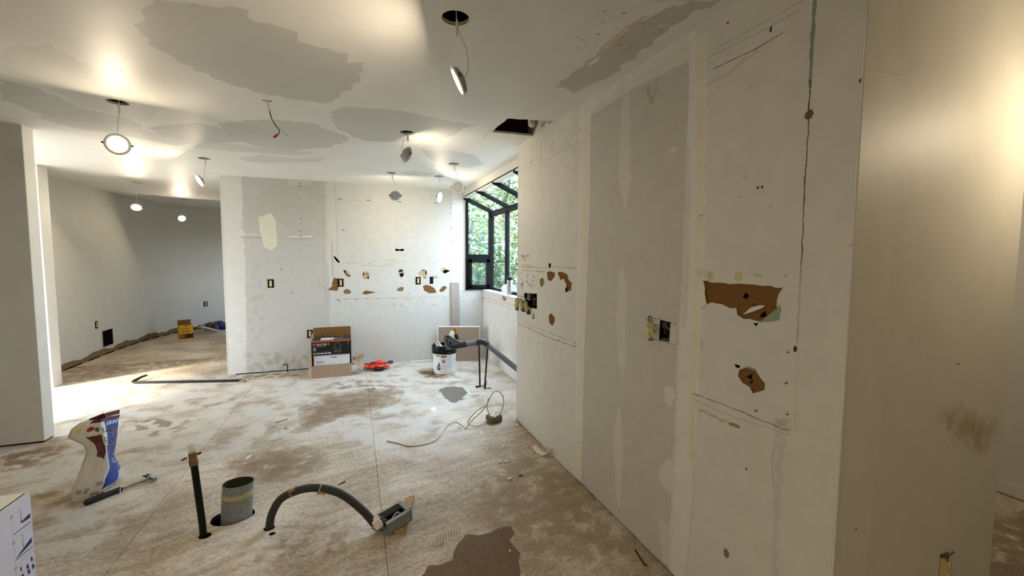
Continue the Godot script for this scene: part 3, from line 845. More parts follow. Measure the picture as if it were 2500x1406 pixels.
	p.area([Vector2(-0.012, 2.191), Vector2(0.125, 2.331), Vector2(0.166, 1.877), Vector2(0.199, 1.131), Vector2(0.156, 0.467), Vector2(0.048, 0.361), Vector2(-0.005, 1.628)], Color(0.8, 0.78, 0.73), 0.8, 2.0, 0.03)
	p.stain([Vector2(0.495, 0.949), Vector2(0.615, 0.964), Vector2(0.897, 0.867), Vector2(0.857, 0.763), Vector2(0.805, 0.740), Vector2(0.608, 0.832)], Color(0.56, 0.5, 0.36), 0.45, 10.0, -0.7, 6)
	p.stroke([Vector2(0.577, 1.112), Vector2(0.604, 1.114)], 2.0, Color(0.4, 0.36, 0.28), 0.8)
	p.stroke([Vector2(0.079, 2.013), Vector2(0.162, 2.016)], 2.0, Color(0.7, 0.66, 0.58), 0.5)
	p.blob([Vector2(0.101, 0.628)][0], 3.0, 3.0, Color(0.45, 0.42, 0.35), 0.7)
	p.mottle(0.012, 0.02, 8)
	skin("end_wall", p, 0.5)

	# --- low wall below the bay glass
	p = Paint.new(768, 300, Color(0.82, 0.815, 0.79), Vector2(0, 0), Vector2(2.542, 1.0))
	p.stroke([Vector2(0.014, 0.881), Vector2(1.405, 0.909)], 3.0, Color(0.66, 0.63, 0.57), 0.7, 2.0)
	p.stroke([Vector2(0.098, 0.835), Vector2(1.406, 0.880)], 2.0, Color(0.62, 0.58, 0.5), 0.6, 2.0)
	p.area([Vector2(0.871, 0.979), Vector2(0.967, 0.977), Vector2(1.061, 0.954), Vector2(0.968, 0.919), Vector2(0.888, 0.938)], Color(0.5, 0.38, 0.22), 0.9, 2.0)
	p.area([Vector2(-0.051, 0.863), Vector2(0.035, 0.883), Vector2(0.014, 0.808), Vector2(-0.051, 0.801)], Color(0.55, 0.48, 0.37), 0.8, 2.0)
	p.specks([Vector2(0.013, 0.967), Vector2(1.407, 0.841)], 26, 3.2, Color(0.5, 0.43, 0.32))
	p.specks([Vector2(0.015, 0.488), Vector2(1.419, 0.156)], 10, 2.6, Color(0.5, 0.48, 0.44))
	p.mottle(0.02, 0.04, 6)
	skin("knee_wall", p, 0.6)
	floor_paint()


func skin(key: String, p: Paint, rough: float) -> void:
	var m := mat(key, Color(1, 1, 1), rough)
	m.albedo_texture = p.texture()


# --- plywood with thinset residue: patches of pale mortar film over brown wood, long drag marks
func floor_paint() -> void:
	var size := 1792
	var p := Paint.new(size, size, Color(0.7, 0.67, 0.61), Vector2(-3.9, -7.2), Vector2(5.9, 6.0), false)
	var drag := FastNoiseLite.new()
	drag.seed = 4
	drag.frequency = 0.06
	drag.fractal_octaves = 5
	var big := FastNoiseLite.new()
	big.seed = 21
	big.frequency = 0.0045
	big.fractal_octaves = 5
	var fine := FastNoiseLite.new()
	fine.seed = 8
	fine.frequency = 0.11
	fine.fractal_octaves = 3
	# where the film lies thick: a broad irregular sheet, scraped thinner towards the sink side
	var thick: PackedVector2Array = PackedVector2Array([Vector2(-3.190, -5.393), Vector2(-3.039, -5.860), Vector2(-1.497, -6.140), Vector2(0.714, -6.100), Vector2(1.588, -5.551), Vector2(1.625, -4.223), Vector2(0.983, -3.310), Vector2(0.482, -2.962), Vector2(0.073, -3.243), Vector2(-0.234, -3.743), Vector2(-0.530, -3.681), Vector2(-0.897, -3.589), Vector2(-1.154, -3.309), Vector2(-1.230, -2.656), Vector2(-1.405, -2.510), Vector2(-1.790, -2.961)])
	var poly := PackedVector2Array()
	for q in thick:
		poly.append(p.px(q))
	for y in size:
		var i := y * size * 3
		for x in size:
			var b := big.get_noise_2d(x, y)
			var warp := b * 60.0
			var s := drag.get_noise_2d(x * 0.14 + y * 0.05, y * 0.9 + warp * 0.5 + x * 0.16)
			var f := fine.get_noise_2d(x, y * 1.6)
			var film := clampf(0.6 + b * 0.55 + s * 0.3 + f * 0.2, 0.0, 1.0)
			var light := 0.87 + film * 0.2 + f * 0.06
			d_set(p.d, i, lerpf(0.645, 0.79, film) * light, lerpf(0.58, 0.757, film) * light, lerpf(0.49, 0.705, film) * light)
			i += 3
	var ns := FastNoiseLite.new()
	ns.frequency = 0.012
	ns.fractal_octaves = 5
	var mid := Vector2()
	for q in poly:
		mid += q / poly.size()
	for k in 4:
		var q := PackedVector2Array()
		for v in poly:
			q.append(mid + (v - mid) * (1.06 - 0.09 * k))
		p.fill(q, Color(0.8, 0.785, 0.755), 0.26, 1.6, ns, -0.3)
	# scraped bare and damp patches
	var brown := Color(0.5, 0.42, 0.33)
	p.stain([Vector2(-0.508, -4.446), Vector2(-0.292, -4.823), Vector2(0.123, -4.902), Vector2(0.459, -4.707), Vector2(0.360, -4.323), Vector2(0.063, -4.130), Vector2(-0.150, -4.097), Vector2(-0.370, -3.880), Vector2(-0.512, -3.894), Vector2(-0.455, -4.102)], brown, 1.0, 6.0, -0.9, 5)
	p.stain([Vector2(-0.318, -5.302), Vector2(-0.050, -5.387), Vector2(0.408, -5.137), Vector2(0.510, -4.766), Vector2(0.280, -4.622), Vector2(-0.048, -4.962), Vector2(-0.300, -4.973)], brown, 0.5, 7.0, -0.1)
	p.stain([Vector2(-0.708, -4.074), Vector2(-0.583, -4.088), Vector2(-0.549, -3.943), Vector2(-0.619, -3.897)], brown, 0.7, 5.0, -0.2)
	p.stain([Vector2(-0.871, -3.478), Vector2(-0.686, -3.600), Vector2(-0.401, -3.573), Vector2(-0.213, -3.345), Vector2(-0.225, -3.091), Vector2(-0.443, -3.026), Vector2(-0.638, -3.070), Vector2(-0.815, -3.244)], brown, 0.7, 8.0, -0.7, 5)
	p.stain([Vector2(-1.949, -4.631), Vector2(-1.729, -4.677), Vector2(-1.381, -4.450), Vector2(-1.401, -4.228), Vector2(-1.575, -4.168), Vector2(-1.850, -4.388)], brown, 0.6, 6.0, -0.1)
	p.stain([Vector2(-2.467, -4.136), Vector2(-2.396, -4.255), Vector2(-2.106, -4.204), Vector2(-2.022, -4.005), Vector2(-2.097, -3.822), Vector2(-2.282, -3.817)], brown, 0.7, 6.0, -0.25)
	p.stain([Vector2(-1.917, -3.427), Vector2(-1.751, -3.387), Vector2(-1.615, -3.246), Vector2(-1.695, -3.162), Vector2(-1.795, -3.216)], Color(0.52, 0.43, 0.3), 0.6, 6.0, -0.25)
	p.stain([Vector2(-0.407, -2.461), Vector2(-0.256, -2.560), Vector2(-0.038, -2.364), Vector2(-0.094, -2.149), Vector2(-0.322, -2.117), Vector2(-0.482, -2.260)], Color(0.5, 0.42, 0.33), 0.4, 10.0, -0.1)
	p.stain([Vector2(1.192, -2.915), Vector2(1.368, -2.349), Vector2(1.355, -1.492), Vector2(0.746, -1.713), Vector2(0.539, -2.314), Vector2(0.808, -2.720)], Color(0.58, 0.51, 0.41), 0.5, 12.0, -0.4)
	p.stain([Vector2(-1.467, -6.012), Vector2(-0.551, -5.998), Vector2(-0.530, -5.744), Vector2(-0.974, -5.709), Vector2(-1.420, -5.810)], Color(0.52, 0.44, 0.33), 0.6, 5.0, -0.2)
	p.stain([Vector2(0.747, -5.505), Vector2(0.965, -5.538), Vector2(1.156, -5.158), Vector2(0.975, -5.030), Vector2(0.797, -5.148)], Color(0.4, 0.31, 0.18), 0.8, 5.0, -0.4)
	p.area([Vector2(0.849, -4.616), Vector2(0.950, -4.708), Vector2(1.122, -4.632), Vector2(1.132, -4.425), Vector2(1.067, -4.331), Vector2(1.020, -4.209), Vector2(0.918, -4.139), Vector2(0.879, -4.232), Vector2(0.864, -4.374)], Color(0.42, 0.4, 0.35), 0.85, 4.0, 0.2)
	p.area([Vector2(0.413, -1.950), Vector2(0.475, -2.039), Vector2(0.530, -2.087), Vector2(0.595, -2.077), Vector2(0.662, -2.074), Vector2(0.723, -2.104), Vector2(0.773, -2.090), Vector2(0.749, -1.980), Vector2(0.735, -1.819), Vector2(0.670, -1.704), Vector2(0.368, -1.738), Vector2(0.260, -1.852), Vector2(0.303, -1.946)], Color(0.41, 0.335, 0.25), 0.85, 7.0, 0.2)
	p.stain([Vector2(-3.964, -7.139), Vector2(-3.299, -8.340), Vector2(-2.394, -9.385), Vector2(-1.709, -6.934), Vector2(-2.359, -6.689), Vector2(-3.081, -6.151)], Color(0.5, 0.44, 0.37), 0.6, 8.0, -0.4)
	# white drips and mortar crumbs trodden flat
	p.area([Vector2(0.676, -4.075), Vector2(0.722, -4.108), Vector2(0.722, -4.023), Vector2(0.694, -3.998), Vector2(0.724, -3.987), Vector2(0.708, -3.947), Vector2(0.672, -4.006)], Color(0.9, 0.9, 0.9), 1.0, 1.5, 0.0)
	p.area([Vector2(-0.773, -3.477), Vector2(-0.752, -3.551), Vector2(-0.735, -3.517), Vector2(-0.754, -3.456)], Color(0.86, 0.85, 0.82), 0.9, 2.0, 0.1)
	p.area([Vector2(0.974, -3.402), Vector2(0.987, -3.326), Vector2(0.965, -3.298)], Color(0.84, 0.82, 0.78), 0.9, 1.0, 0.1)
	for q in [[Vector2(-0.747, -2.350), Vector2(-0.719, -2.370)], [Vector2(-0.668, -2.436), Vector2(-0.641, -2.442)], [Vector2(0.057, -2.717), Vector2(0.196, -2.594)], [Vector2(-0.399, -2.695), Vector2(-0.126, -2.513)], [Vector2(0.342, -2.120), Vector2(0.538, -2.119)], [Vector2(-0.234, -2.295), Vector2(-0.095, -2.196)]]:
		p.specks(q, 12, 6.0, Color(0.73, 0.68, 0.59))
	# prints of a ribbed tool pressed in the mortar
	for g in [[Vector2(0.530, -4.225)], [Vector2(0.181, -3.917)], [Vector2(0.433, -2.094)], [Vector2(-0.958, -2.584)], [Vector2(-0.027, -2.905)]]:
		for k in 9:
			var a: Vector2 = g[0] + Vector2(k * 0.016 - 0.06, k * -0.004)
			p.stroke([a, a + Vector2(0.012, -0.05)], 1.6, Color(0.45, 0.41, 0.34), 0.7)
	# saw lines and dark splinters
	p.stroke([Vector2(0.178, -4.962), Vector2(0.152, -4.740)], 1.6, Color(0.34, 0.29, 0.22), 0.8)
	for k in 150:
		var a := Vector2(p.rn.randf_range(-3.6, 1.3), p.rn.randf_range(-6.9, -1.5))
		var l := p.rn.randf_range(0.02, 0.09)
		p.stroke([a, a + Vector2(l, -l * p.rn.randf_range(0.0, 0.45))], p.rn.randf_range(1.0, 2.6), Color(0.4, 0.35, 0.28), p.rn.randf_range(0.3, 0.8))
	for k in 60:
		p.blob(Vector2(p.rn.randf_range(-2.4, 1.3), p.rn.randf_range(-6.0, -1.6)), p.rn.randf_range(1.0, 3.0), p.rn.randf_range(0.8, 2.0), Color(0.83, 0.8, 0.74), 0.8)
	skin("floor", p, 0.8)
	M["floor"].metallic_specular = 0.3
	var dn := FastNoiseLite.new()
	dn.seed = 31
	dn.frequency = 0.04
	dn.fractal_octaves = 5
	var dt := NoiseTexture2D.new()
	dt.width = 512
	dt.height = 512
	dt.seamless = true
	dt.noise = dn
	var dg := Gradient.new()
	dg.offsets = PackedFloat32Array([0.0, 0.3, 0.5, 1.0])
	dg.colors = PackedColorArray([Color(0.84, 0.82, 0.79), Color(0.94, 0.93, 0.915), Color(0.985, 0.98, 0.975), Color(1, 1, 1)])
	dt.color_ramp = dg
	M["floor"].detail_enabled = true
	M["floor"].detail_blend_mode = BaseMaterial3D.BLEND_MODE_MUL
	M["floor"].detail_albedo = dt
	M["floor"].detail_uv_layer = BaseMaterial3D.DETAIL_UV_2
	M["floor"].uv2_triplanar = true
	M["floor"].uv2_world_triplanar = true
	M["floor"].uv2_scale = Vector3(1.3, 2.0, 4.5)
	var hn := FastNoiseLite.new()
	hn.frequency = 0.05
	hn.fractal_octaves = 5
	var ht := NoiseTexture2D.new()
	ht.width = 1024
	ht.height = 1024
	ht.noise = hn
	M["floor"].heightmap_enabled = true
	M["floor"].heightmap_texture = ht
	M["floor"].heightmap_scale = 0.35


func d_set(d: PackedByteArray, i: int, r: float, g: float, b: float) -> void:
	d[i] = clampi(int(r * 255.0), 0, 255)
	d[i + 1] = clampi(int(g * 255.0), 0, 255)
	d[i + 2] = clampi(int(b * 255.0), 0, 255)


# ---------------------------------------------------------------- the room
func solid(parent: Node3D, called: String, lo: Vector3, hi: Vector3, m: Material, bevel := 0.0) -> MeshInstance3D:
	var s := Shape.new()
	s.box(lo, hi, bevel)
	return obj(called, s, m, parent)


func room() -> void:
	# floor: plywood sheets 1.22 m wide, with cut-outs for pipes and duct
	var fl := structure("floor", "bare plywood subfloor smeared with pale mortar residue")
	var holes := [ring(Vector2(-0.672, -2.705), 0.108, 0.082, 22, 0.02), ring(Vector2(-0.765, -2.562), 0.03, 0.026, 14, 0.05), ring(Vector2(-0.46, -2.52), 0.028, 0.026, 14, 0.05), ring(Vector2(-0.436, -2.461), 0.016, 0.014, 12, 0.05)]
	var seams := [-5.6, -4.767, -3.547, -2.327, -1.107, 0.12, 1.34, 2.56, 3.82]
	for c in seams.size() - 1:
		var z := -11.2 + (1.1 if c % 2 else 0.0)
		var z0 := -11.2
		while z0 < 2.6:
			var z1 := minf(z + 2.44, 2.6)
			z += 2.44
			if z1 - z0 < 0.05:
				continue
			var xa: float = seams[c] + 0.0012
			var xb: float = seams[c + 1] - 0.0012
			var za := z0 + 0.0012
			var zb := z1 - 0.0012
			z0 = z1
			var s := Shape.new().at(Transform3D(Basis(Vector3(1, 0, 0), Vector3(0, 0, -1), Vector3(0, 1, 0)), Vector3(xa, 0, zb)))
			var own := []
			for h in holes:
				if h[0].x > xa - 0.3 and h[0].x < xb + 0.3 and h[0].y > za - 0.3 and h[0].y < zb + 0.3:
					var q := PackedVector2Array()
					for v in h:
						q.append(Vector2(v.x - xa, zb - v.y))
					own.append(q)
			s.sheet(xb - xa, zb - za, own, func(a: Vector2): return Vector2((xa + a.x + 3.9) / 5.9, (zb - a.y + 7.2) / 6.0))
			var w := xb - xa
			var l := zb - za
			s.quad(Vector3(0, 0, 0), Vector3(w, 0, 0), Vector3(w, 0, -0.018), Vector3(0, 0, -0.018), Vector3(0, -1, 0))
			s.quad(Vector3(0, l, 0), Vector3(w, l, 0), Vector3(w, l, -0.018), Vector3(0, l, -0.018), Vector3(0, 1, 0))
			s.quad(Vector3(0, 0, 0), Vector3(0, l, 0), Vector3(0, l, -0.018), Vector3(0, 0, -0.018), Vector3(-1, 0, 0))
			s.quad(Vector3(w, 0, 0), Vector3(w, l, 0), Vector3(w, l, -0.018), Vector3(w, 0, -0.018), Vector3(1, 0, 0))
			var board := obj("plywood_sheet", s, M.floor, fl)
			for q in own:
				var rim := Shape.new().at(s.xf)
				rim.pit(q, 0.02, false)
				obj("cut_edge", rim, M.joist, board)
	solid(fl, "subfloor_void", Vector3(-5.7, -0.32, -11.3), Vector3(3.9, -0.28, 2.7), M.cavity)

	# ceiling, with round cut-outs for downlights, a wire hole and one ragged opening
	var ce := structure("ceiling", "flat ceiling with patchy grey primer and glossy paint")
	var choles := []
	for q in [Vector2(0.405, -1.767), Vector2(-1.39, -3.47), Vector2(0.406, -3.463), Vector2(-1.381, -5.107), Vector2(0.423, -5.146), Vector2(0.973, -5.148), Vector2(0.988, -4.413), Vector2(-2.686, -7.08), Vector2(-2.709, -8.886)]:
		choles.append(ring(q, 0.056, 0.056, 26, 0.012))
	var ragged_hole := torn([Vector2(1.021, -2.86), Vector2(1.016, -3.197), Vector2(1.356, -3.19), Vector2(1.356, -2.74), Vector2(1.31, -2.80)], 0.005, 0.03)
	choles.append(ragged_hole)
	choles.append(rect(Vector2(-0.492, -3.092), 0.055, 0.022))
	var down := Basis(Vector3(1, 0, 0), Vector3(0, 0, 1), Vector3(0, -1, 0))
	var lo := Vector2(-3.9, -11.2)
	var s := Shape.new().at(Transform3D(down, Vector3(lo.x, HC, lo.y)))
	var own := []
	for h in choles:
		var q := PackedVector2Array()
		for v in h:
			q.append(v - lo)
		own.append(q)
	s.sheet(5.4, 13.8, own, func(a: Vector2): return Vector2(a.x / 5.4, (a.y + lo.y + 8.0) / 7.2))
	obj("drywall_panel", s, M.ceiling, ce)
	for q in own:
		var e := Shape.new().at(Transform3D(down, Vector3(lo.x, HC, lo.y)))
		e.pit(q, 0.016, false)
		obj("cut_edge", e, M.gypsum, ce)
	s = Shape.new().at(Transform3D(down, Vector3(1.5, HC, -3.6)))
	s.sheet(2.4, 6.2, [], func(a: Vector2): return a / 5.4)
	obj("drywall_panel", s, M.ceiling, ce)
	s = Shape.new().at(Transform3D(down, Vector3(-5.7, HC, -6.2)))
	s.sheet(1.8, 4.8, [], func(a: Vector2): return a / 5.4)
	obj("drywall_panel", s, M.ceiling, ce)
	# framing above, seen through the ragged opening
	solid(ce, "roof_deck", Vector3(-5.75, 2.78, -11.4), Vector3(1.52, 2.84, 2.75), M.joist)
	solid(ce, "roof_deck", Vector3(1.52, 2.78, -3.7), Vector3(3.97, 2.84, 2.75), M.joist)
	for z in [-2.55, -3.32]:
		solid(ce, "joist", Vector3(-3.8, 2.46, z - 0.02), Vector3(1.5, 2.76, z + 0.02), M.joist)
	var t := Shape.new()
	t.tube(smooth_path([Vector3(1.04, 2.462, -3.0), Vector3(1.1, 2.5, -2.86), Vector3(1.3, 2.52, -2.84), Vector3(1.42, 2.5, -2.9)]), 0.006, 8)
	obj("cable", t, M.cable, ce)
	t = Shape.new()
	t.tube([Vector3(1.26, 2.51, -2.82), Vector3(1.37, 2.455, -3.06)], 0.006, 8)
	obj("cable", t, M.cable, ce)
	t = Shape.new().at(Transform3D(Basis(), Vector3(1.235, 2.45, -2.93)))
	t.lathe([Vector2(0, -0.028), Vector2(0.014, -0.024), Vector2(0.024, -0.008), Vector2(0.026, 0.02), Vector2(0.026, 0.1), Vector2(0, 0.1)], 18)
	obj("pipe_cap", t, M.white_plastic, ce)

	# right wall: the closet block, its long face full of torn patches
	var wr := structure("wall_right", "long stripped drywall with torn brown paper patches", Vector3(1.357, 0, -3.508), Basis(Vector3(0, 0, 1), Vector3(0, 1, 0), Vector3(-1, 0, 0)))
	var patches := [
		["torn_patch", torn([Vector2(2.134, 1.378), Vector2(2.267, 1.373), Vector2(2.391, 1.377), Vector2(2.487, 1.375), Vector2(2.474, 1.354), Vector2(2.467, 1.313), Vector2(2.478, 1.282), Vector2(2.461, 1.262), Vector2(2.398, 1.248), Vector2(2.338, 1.248), Vector2(2.310, 1.260), Vector2(2.305, 1.285), Vector2(2.275, 1.281), Vector2(2.235, 1.293), Vector2(2.186, 1.295), Vector2(2.152, 1.281)], 0.004), 0.0035, "torn_brown"],
		["torn_patch", torn([Vector2(2.330, 1.054), Vector2(2.359, 1.068), Vector2(2.399, 1.068), Vector2(2.418, 1.046), Vector2(2.438, 1.031), Vector2(2.437, 1.007), Vector2(2.392, 0.981), Vector2(2.377, 1.001), Vector2(2.345, 1.008), Vector2(2.325, 1.028)], 0.003), 0.0035, "torn_brown"],
		["torn_patch", torn([Vector2(0.608, 1.365), Vector2(0.679, 1.374), Vector2(0.747, 1.364), Vector2(0.741, 1.334), Vector2(0.688, 1.302), Vector2(0.631, 1.305)], 0.003, 0.015), 0.003, "torn_brown"],
		["torn_patch", torn([Vector2(0.793, 1.372), Vector2(0.869, 1.374), Vector2(0.936, 1.360), Vector2(0.955, 1.327), Vector2(1.002, 1.307), Vector2(0.992, 1.257), Vector2(0.934, 1.242), Vector2(0.920, 1.297), Vector2(0.883, 1.329), Vector2(0.833, 1.315)], 0.003, 0.015), 0.003, "torn_brown"],
		["torn_patch", torn([Vector2(0.653, 1.042), Vector2(0.694, 1.066), Vector2(0.750, 1.043), Vector2(0.751, 1.007), Vector2(0.711, 0.971), Vector2(0.661, 0.994)], 0.003, 0.015), 0.003, "torn_brown"],
		["torn_patch", torn([Vector2(0.482, 1.304), Vector2(0.535, 1.322), Vector2(0.566, 1.295), Vector2(0.544, 1.256), Vector2(0.499, 1.247)], 0.003, 0.012), 0.003, "torn_tan"],
		["torn_patch", torn([Vector2(0.334, 0.994), Vector2(0.367, 1.032), Vector2(0.393, 1.002), Vector2(0.377, 0.973), Vector2(0.334, 0.974)], 0.002, 0.012), 0.003, "torn_green"],
		["wall_hole", torn([Vector2(0.909, 1.263), Vector2(0.933, 1.276), Vector2(0.934, 1.242), Vector2(0.916, 1.235)], 0.002, 0.01), 0.03, "cavity"],
		["wall_hole", torn([Vector2(0.635, 1.434), Vector2(0.663, 1.428), Vector2(0.684, 1.434), Vector2(0.671, 1.404), Vector2(0.650, 1.391)], 0.002, 0.01), 0.03, "cavity"],
		["wall_hole", torn([Vector2(2.307, 1.070), Vector2(2.320, 1.070), Vector2(2.334, 1.069), Vector2(2.328, 1.058), Vector2(2.313, 1.059)], 0.003, 0.008), 0.02, "cavity"],
		["wall_hole", torn([Vector2(2.378, 1.239), Vector2(2.401, 1.242), Vector2(2.392, 1.228)], 0.002, 0.01), 0.02, "cavity"],
		["outlet_cutout", PackedVector2Array([Vector2(1.881, 1.180), Vector2(1.951, 1.178), Vector2(1.947, 1.086), Vector2(1.877, 1.085)]), 0.06, "cavity"],
		["switch_cutout", PackedVector2Array([Vector2(0.160, 1.172), Vector2(0.429, 1.187), Vector2(0.432, 1.066), Vector2(0.163, 1.056)]), 0.06, "cavity"],
	]
	var cuts := []
	for q in patches:
		cuts.append(q[1])
	var gap_line := [Vector2(0.02, -0.01)]
	for k in 60:
		gap_line.append(Vector2(0.02 + k * 0.0435, rng.randf_range(0.003, 0.008) + (0.007 if k > 24 else 0.0)))
	gap_line.append(Vector2(2.66, -0.01))
	cuts.append(PackedVector2Array(gap_line))
	s = Shape.new()
	s.sheet(2.693, HC, cuts, func(a: Vector2): return Vector2(a.x / 2.693, 1.0 - a.y / HC))
	obj("drywall_face", s, M.right_wall, wr)
	for q in patches:
		cut(wr, q[0], q[1], q[2], M[q[3]])
	# dark knife holes and peeled flaps inside the large patches
	for q in [[Vector2(2.328, 1.330), Vector2(2.341, 1.347), Vector2(2.356, 1.336), Vector2(2.346, 1.323), Vector2(2.335, 1.325)], [Vector2(2.400, 1.266), Vector2(2.422, 1.289), Vector2(2.429, 1.270), Vector2(2.413, 1.262)], [Vector2(2.361, 1.037), Vector2(2.384, 1.052), Vector2(2.382, 1.030), Vector2(2.365, 1.032)], [Vector2(2.369, 1.015), Vector2(2.392, 1.033), Vector2(2.383, 1.015)], [Vector2(2.371, 1.307), Vector2(2.379, 1.311), Vector2(2.380, 1.302)], [Vector2(2.377, 0.992), Vector2(2.387, 0.998), Vector2(2.384, 0.985)]]:
		var hs := Shape.new().at(Transform3D(Basis(), Vector3(0, 0, -0.0032)))
		hs.slab(torn(q, 0.002, 0.012), 0.0004, false)
		obj("knife_hole", hs, M.cavity, wr)
	var flap := Shape.new().at(Transform3D(Basis(), Vector3(0, 0, -0.001)))
	flap.slab(torn([Vector2(2.335, 1.264), Vector2(2.365, 1.292), Vector2(2.404, 1.306), Vector2(2.424, 1.307), Vector2(2.412, 1.297), Vector2(2.379, 1.281)], 0.002, 0.02), 0.002, true)
	obj("paper_flap", flap, M.paper_flap, wr)
	flap = Shape.new().at(Transform3D(Basis(Vector3.UP, -0.15), Vector3()))
	var fp := torn([Vector2(2.117, 1.367), Vector2(2.141, 1.375), Vector2(2.161, 1.285), Vector2(2.131, 1.258), Vector2(2.113, 1.275)], 0.003, 0.02)
	flap = Shape.new().at(Transform3D(Basis(), Vector3(0, 0, 0.0)))
	flap.slab(fp, 0.004, false)
	obj("paper_flap", flap, M.paper_flap, wr)
	for q in [[[Vector2(2.426, 1.264), Vector2(2.471, 1.303), Vector2(2.476, 1.318), Vector2(2.485, 1.305), Vector2(2.479, 1.262), Vector2(2.446, 1.252), Vector2(2.398, 1.242), Vector2(2.411, 1.250)], "torn_green"], [[Vector2(2.335, 1.061), Vector2(2.366, 1.075), Vector2(2.404, 1.073), Vector2(2.394, 1.067), Vector2(2.359, 1.068)], "torn_green"]]:
		var gs := Shape.new()
		gs.slab(torn(q[0], 0.002, 0.02), 0.0006, false)
		obj("green_paper_edge", gs, M[q[1]], wr)
	# a thin shadow gap at the floor, where the baseboard was
	solid(wr, "bottom_plate", Vector3(0.0, 0.0, -0.03), Vector3(2.68, 0.03, -0.012), M.cavity)
	# block body: end, rear and far faces
	s = Shape.new().at(Transform3D(Basis(Vector3(0, 0, -1), Vector3(0, 1, 0), Vector3(1, 0, 0)), Vector3(2.693, 0, 0)))
	s.sheet(0.923, HC, [PackedVector2Array([Vector2(0.575, 0.315), Vector2(0.632, 0.315), Vector2(0.632, 0.425), Vector2(0.575, 0.425)])], func(a: Vector2): return Vector2(a.x / 0.923, 1.0 - a.y / HC))
	obj("end_face", s, M.end_wall, wr)
	solid(wr, "block_core", Vector3(0.0, 0.0, -0.923), Vector3(2.60, 2.8, -0.09), M.wall)
	solid(wr, "block_top", Vector3(0.0, HC, -0.09), Vector3(2.693, 2.8, 0.0), M.wall)
	solid(wr, "far_face", Vector3(-0.012, 0.0, -0.62), Vector3(0.0, HC, -0.001), M.wall)
	s = Shape.new()
	s.tube([Vector3(2.693, 0, -0.001), Vector3(2.693, HC, -0.001)], 0.004, 8)
	obj("corner_bead", s, M.wall, wr)
	s = Shape.new()
	s.tube([Vector3(0.0, 0, -0.001), Vector3(0.0, HC, -0.001)], 0.003, 8)
	obj("corner_bead", s, M.wall, wr)

	# back wall
	var wb := structure("wall_back", "stripped back wall with rows of torn patches and outlets", Vector3(-1.49, 0, -6.05))
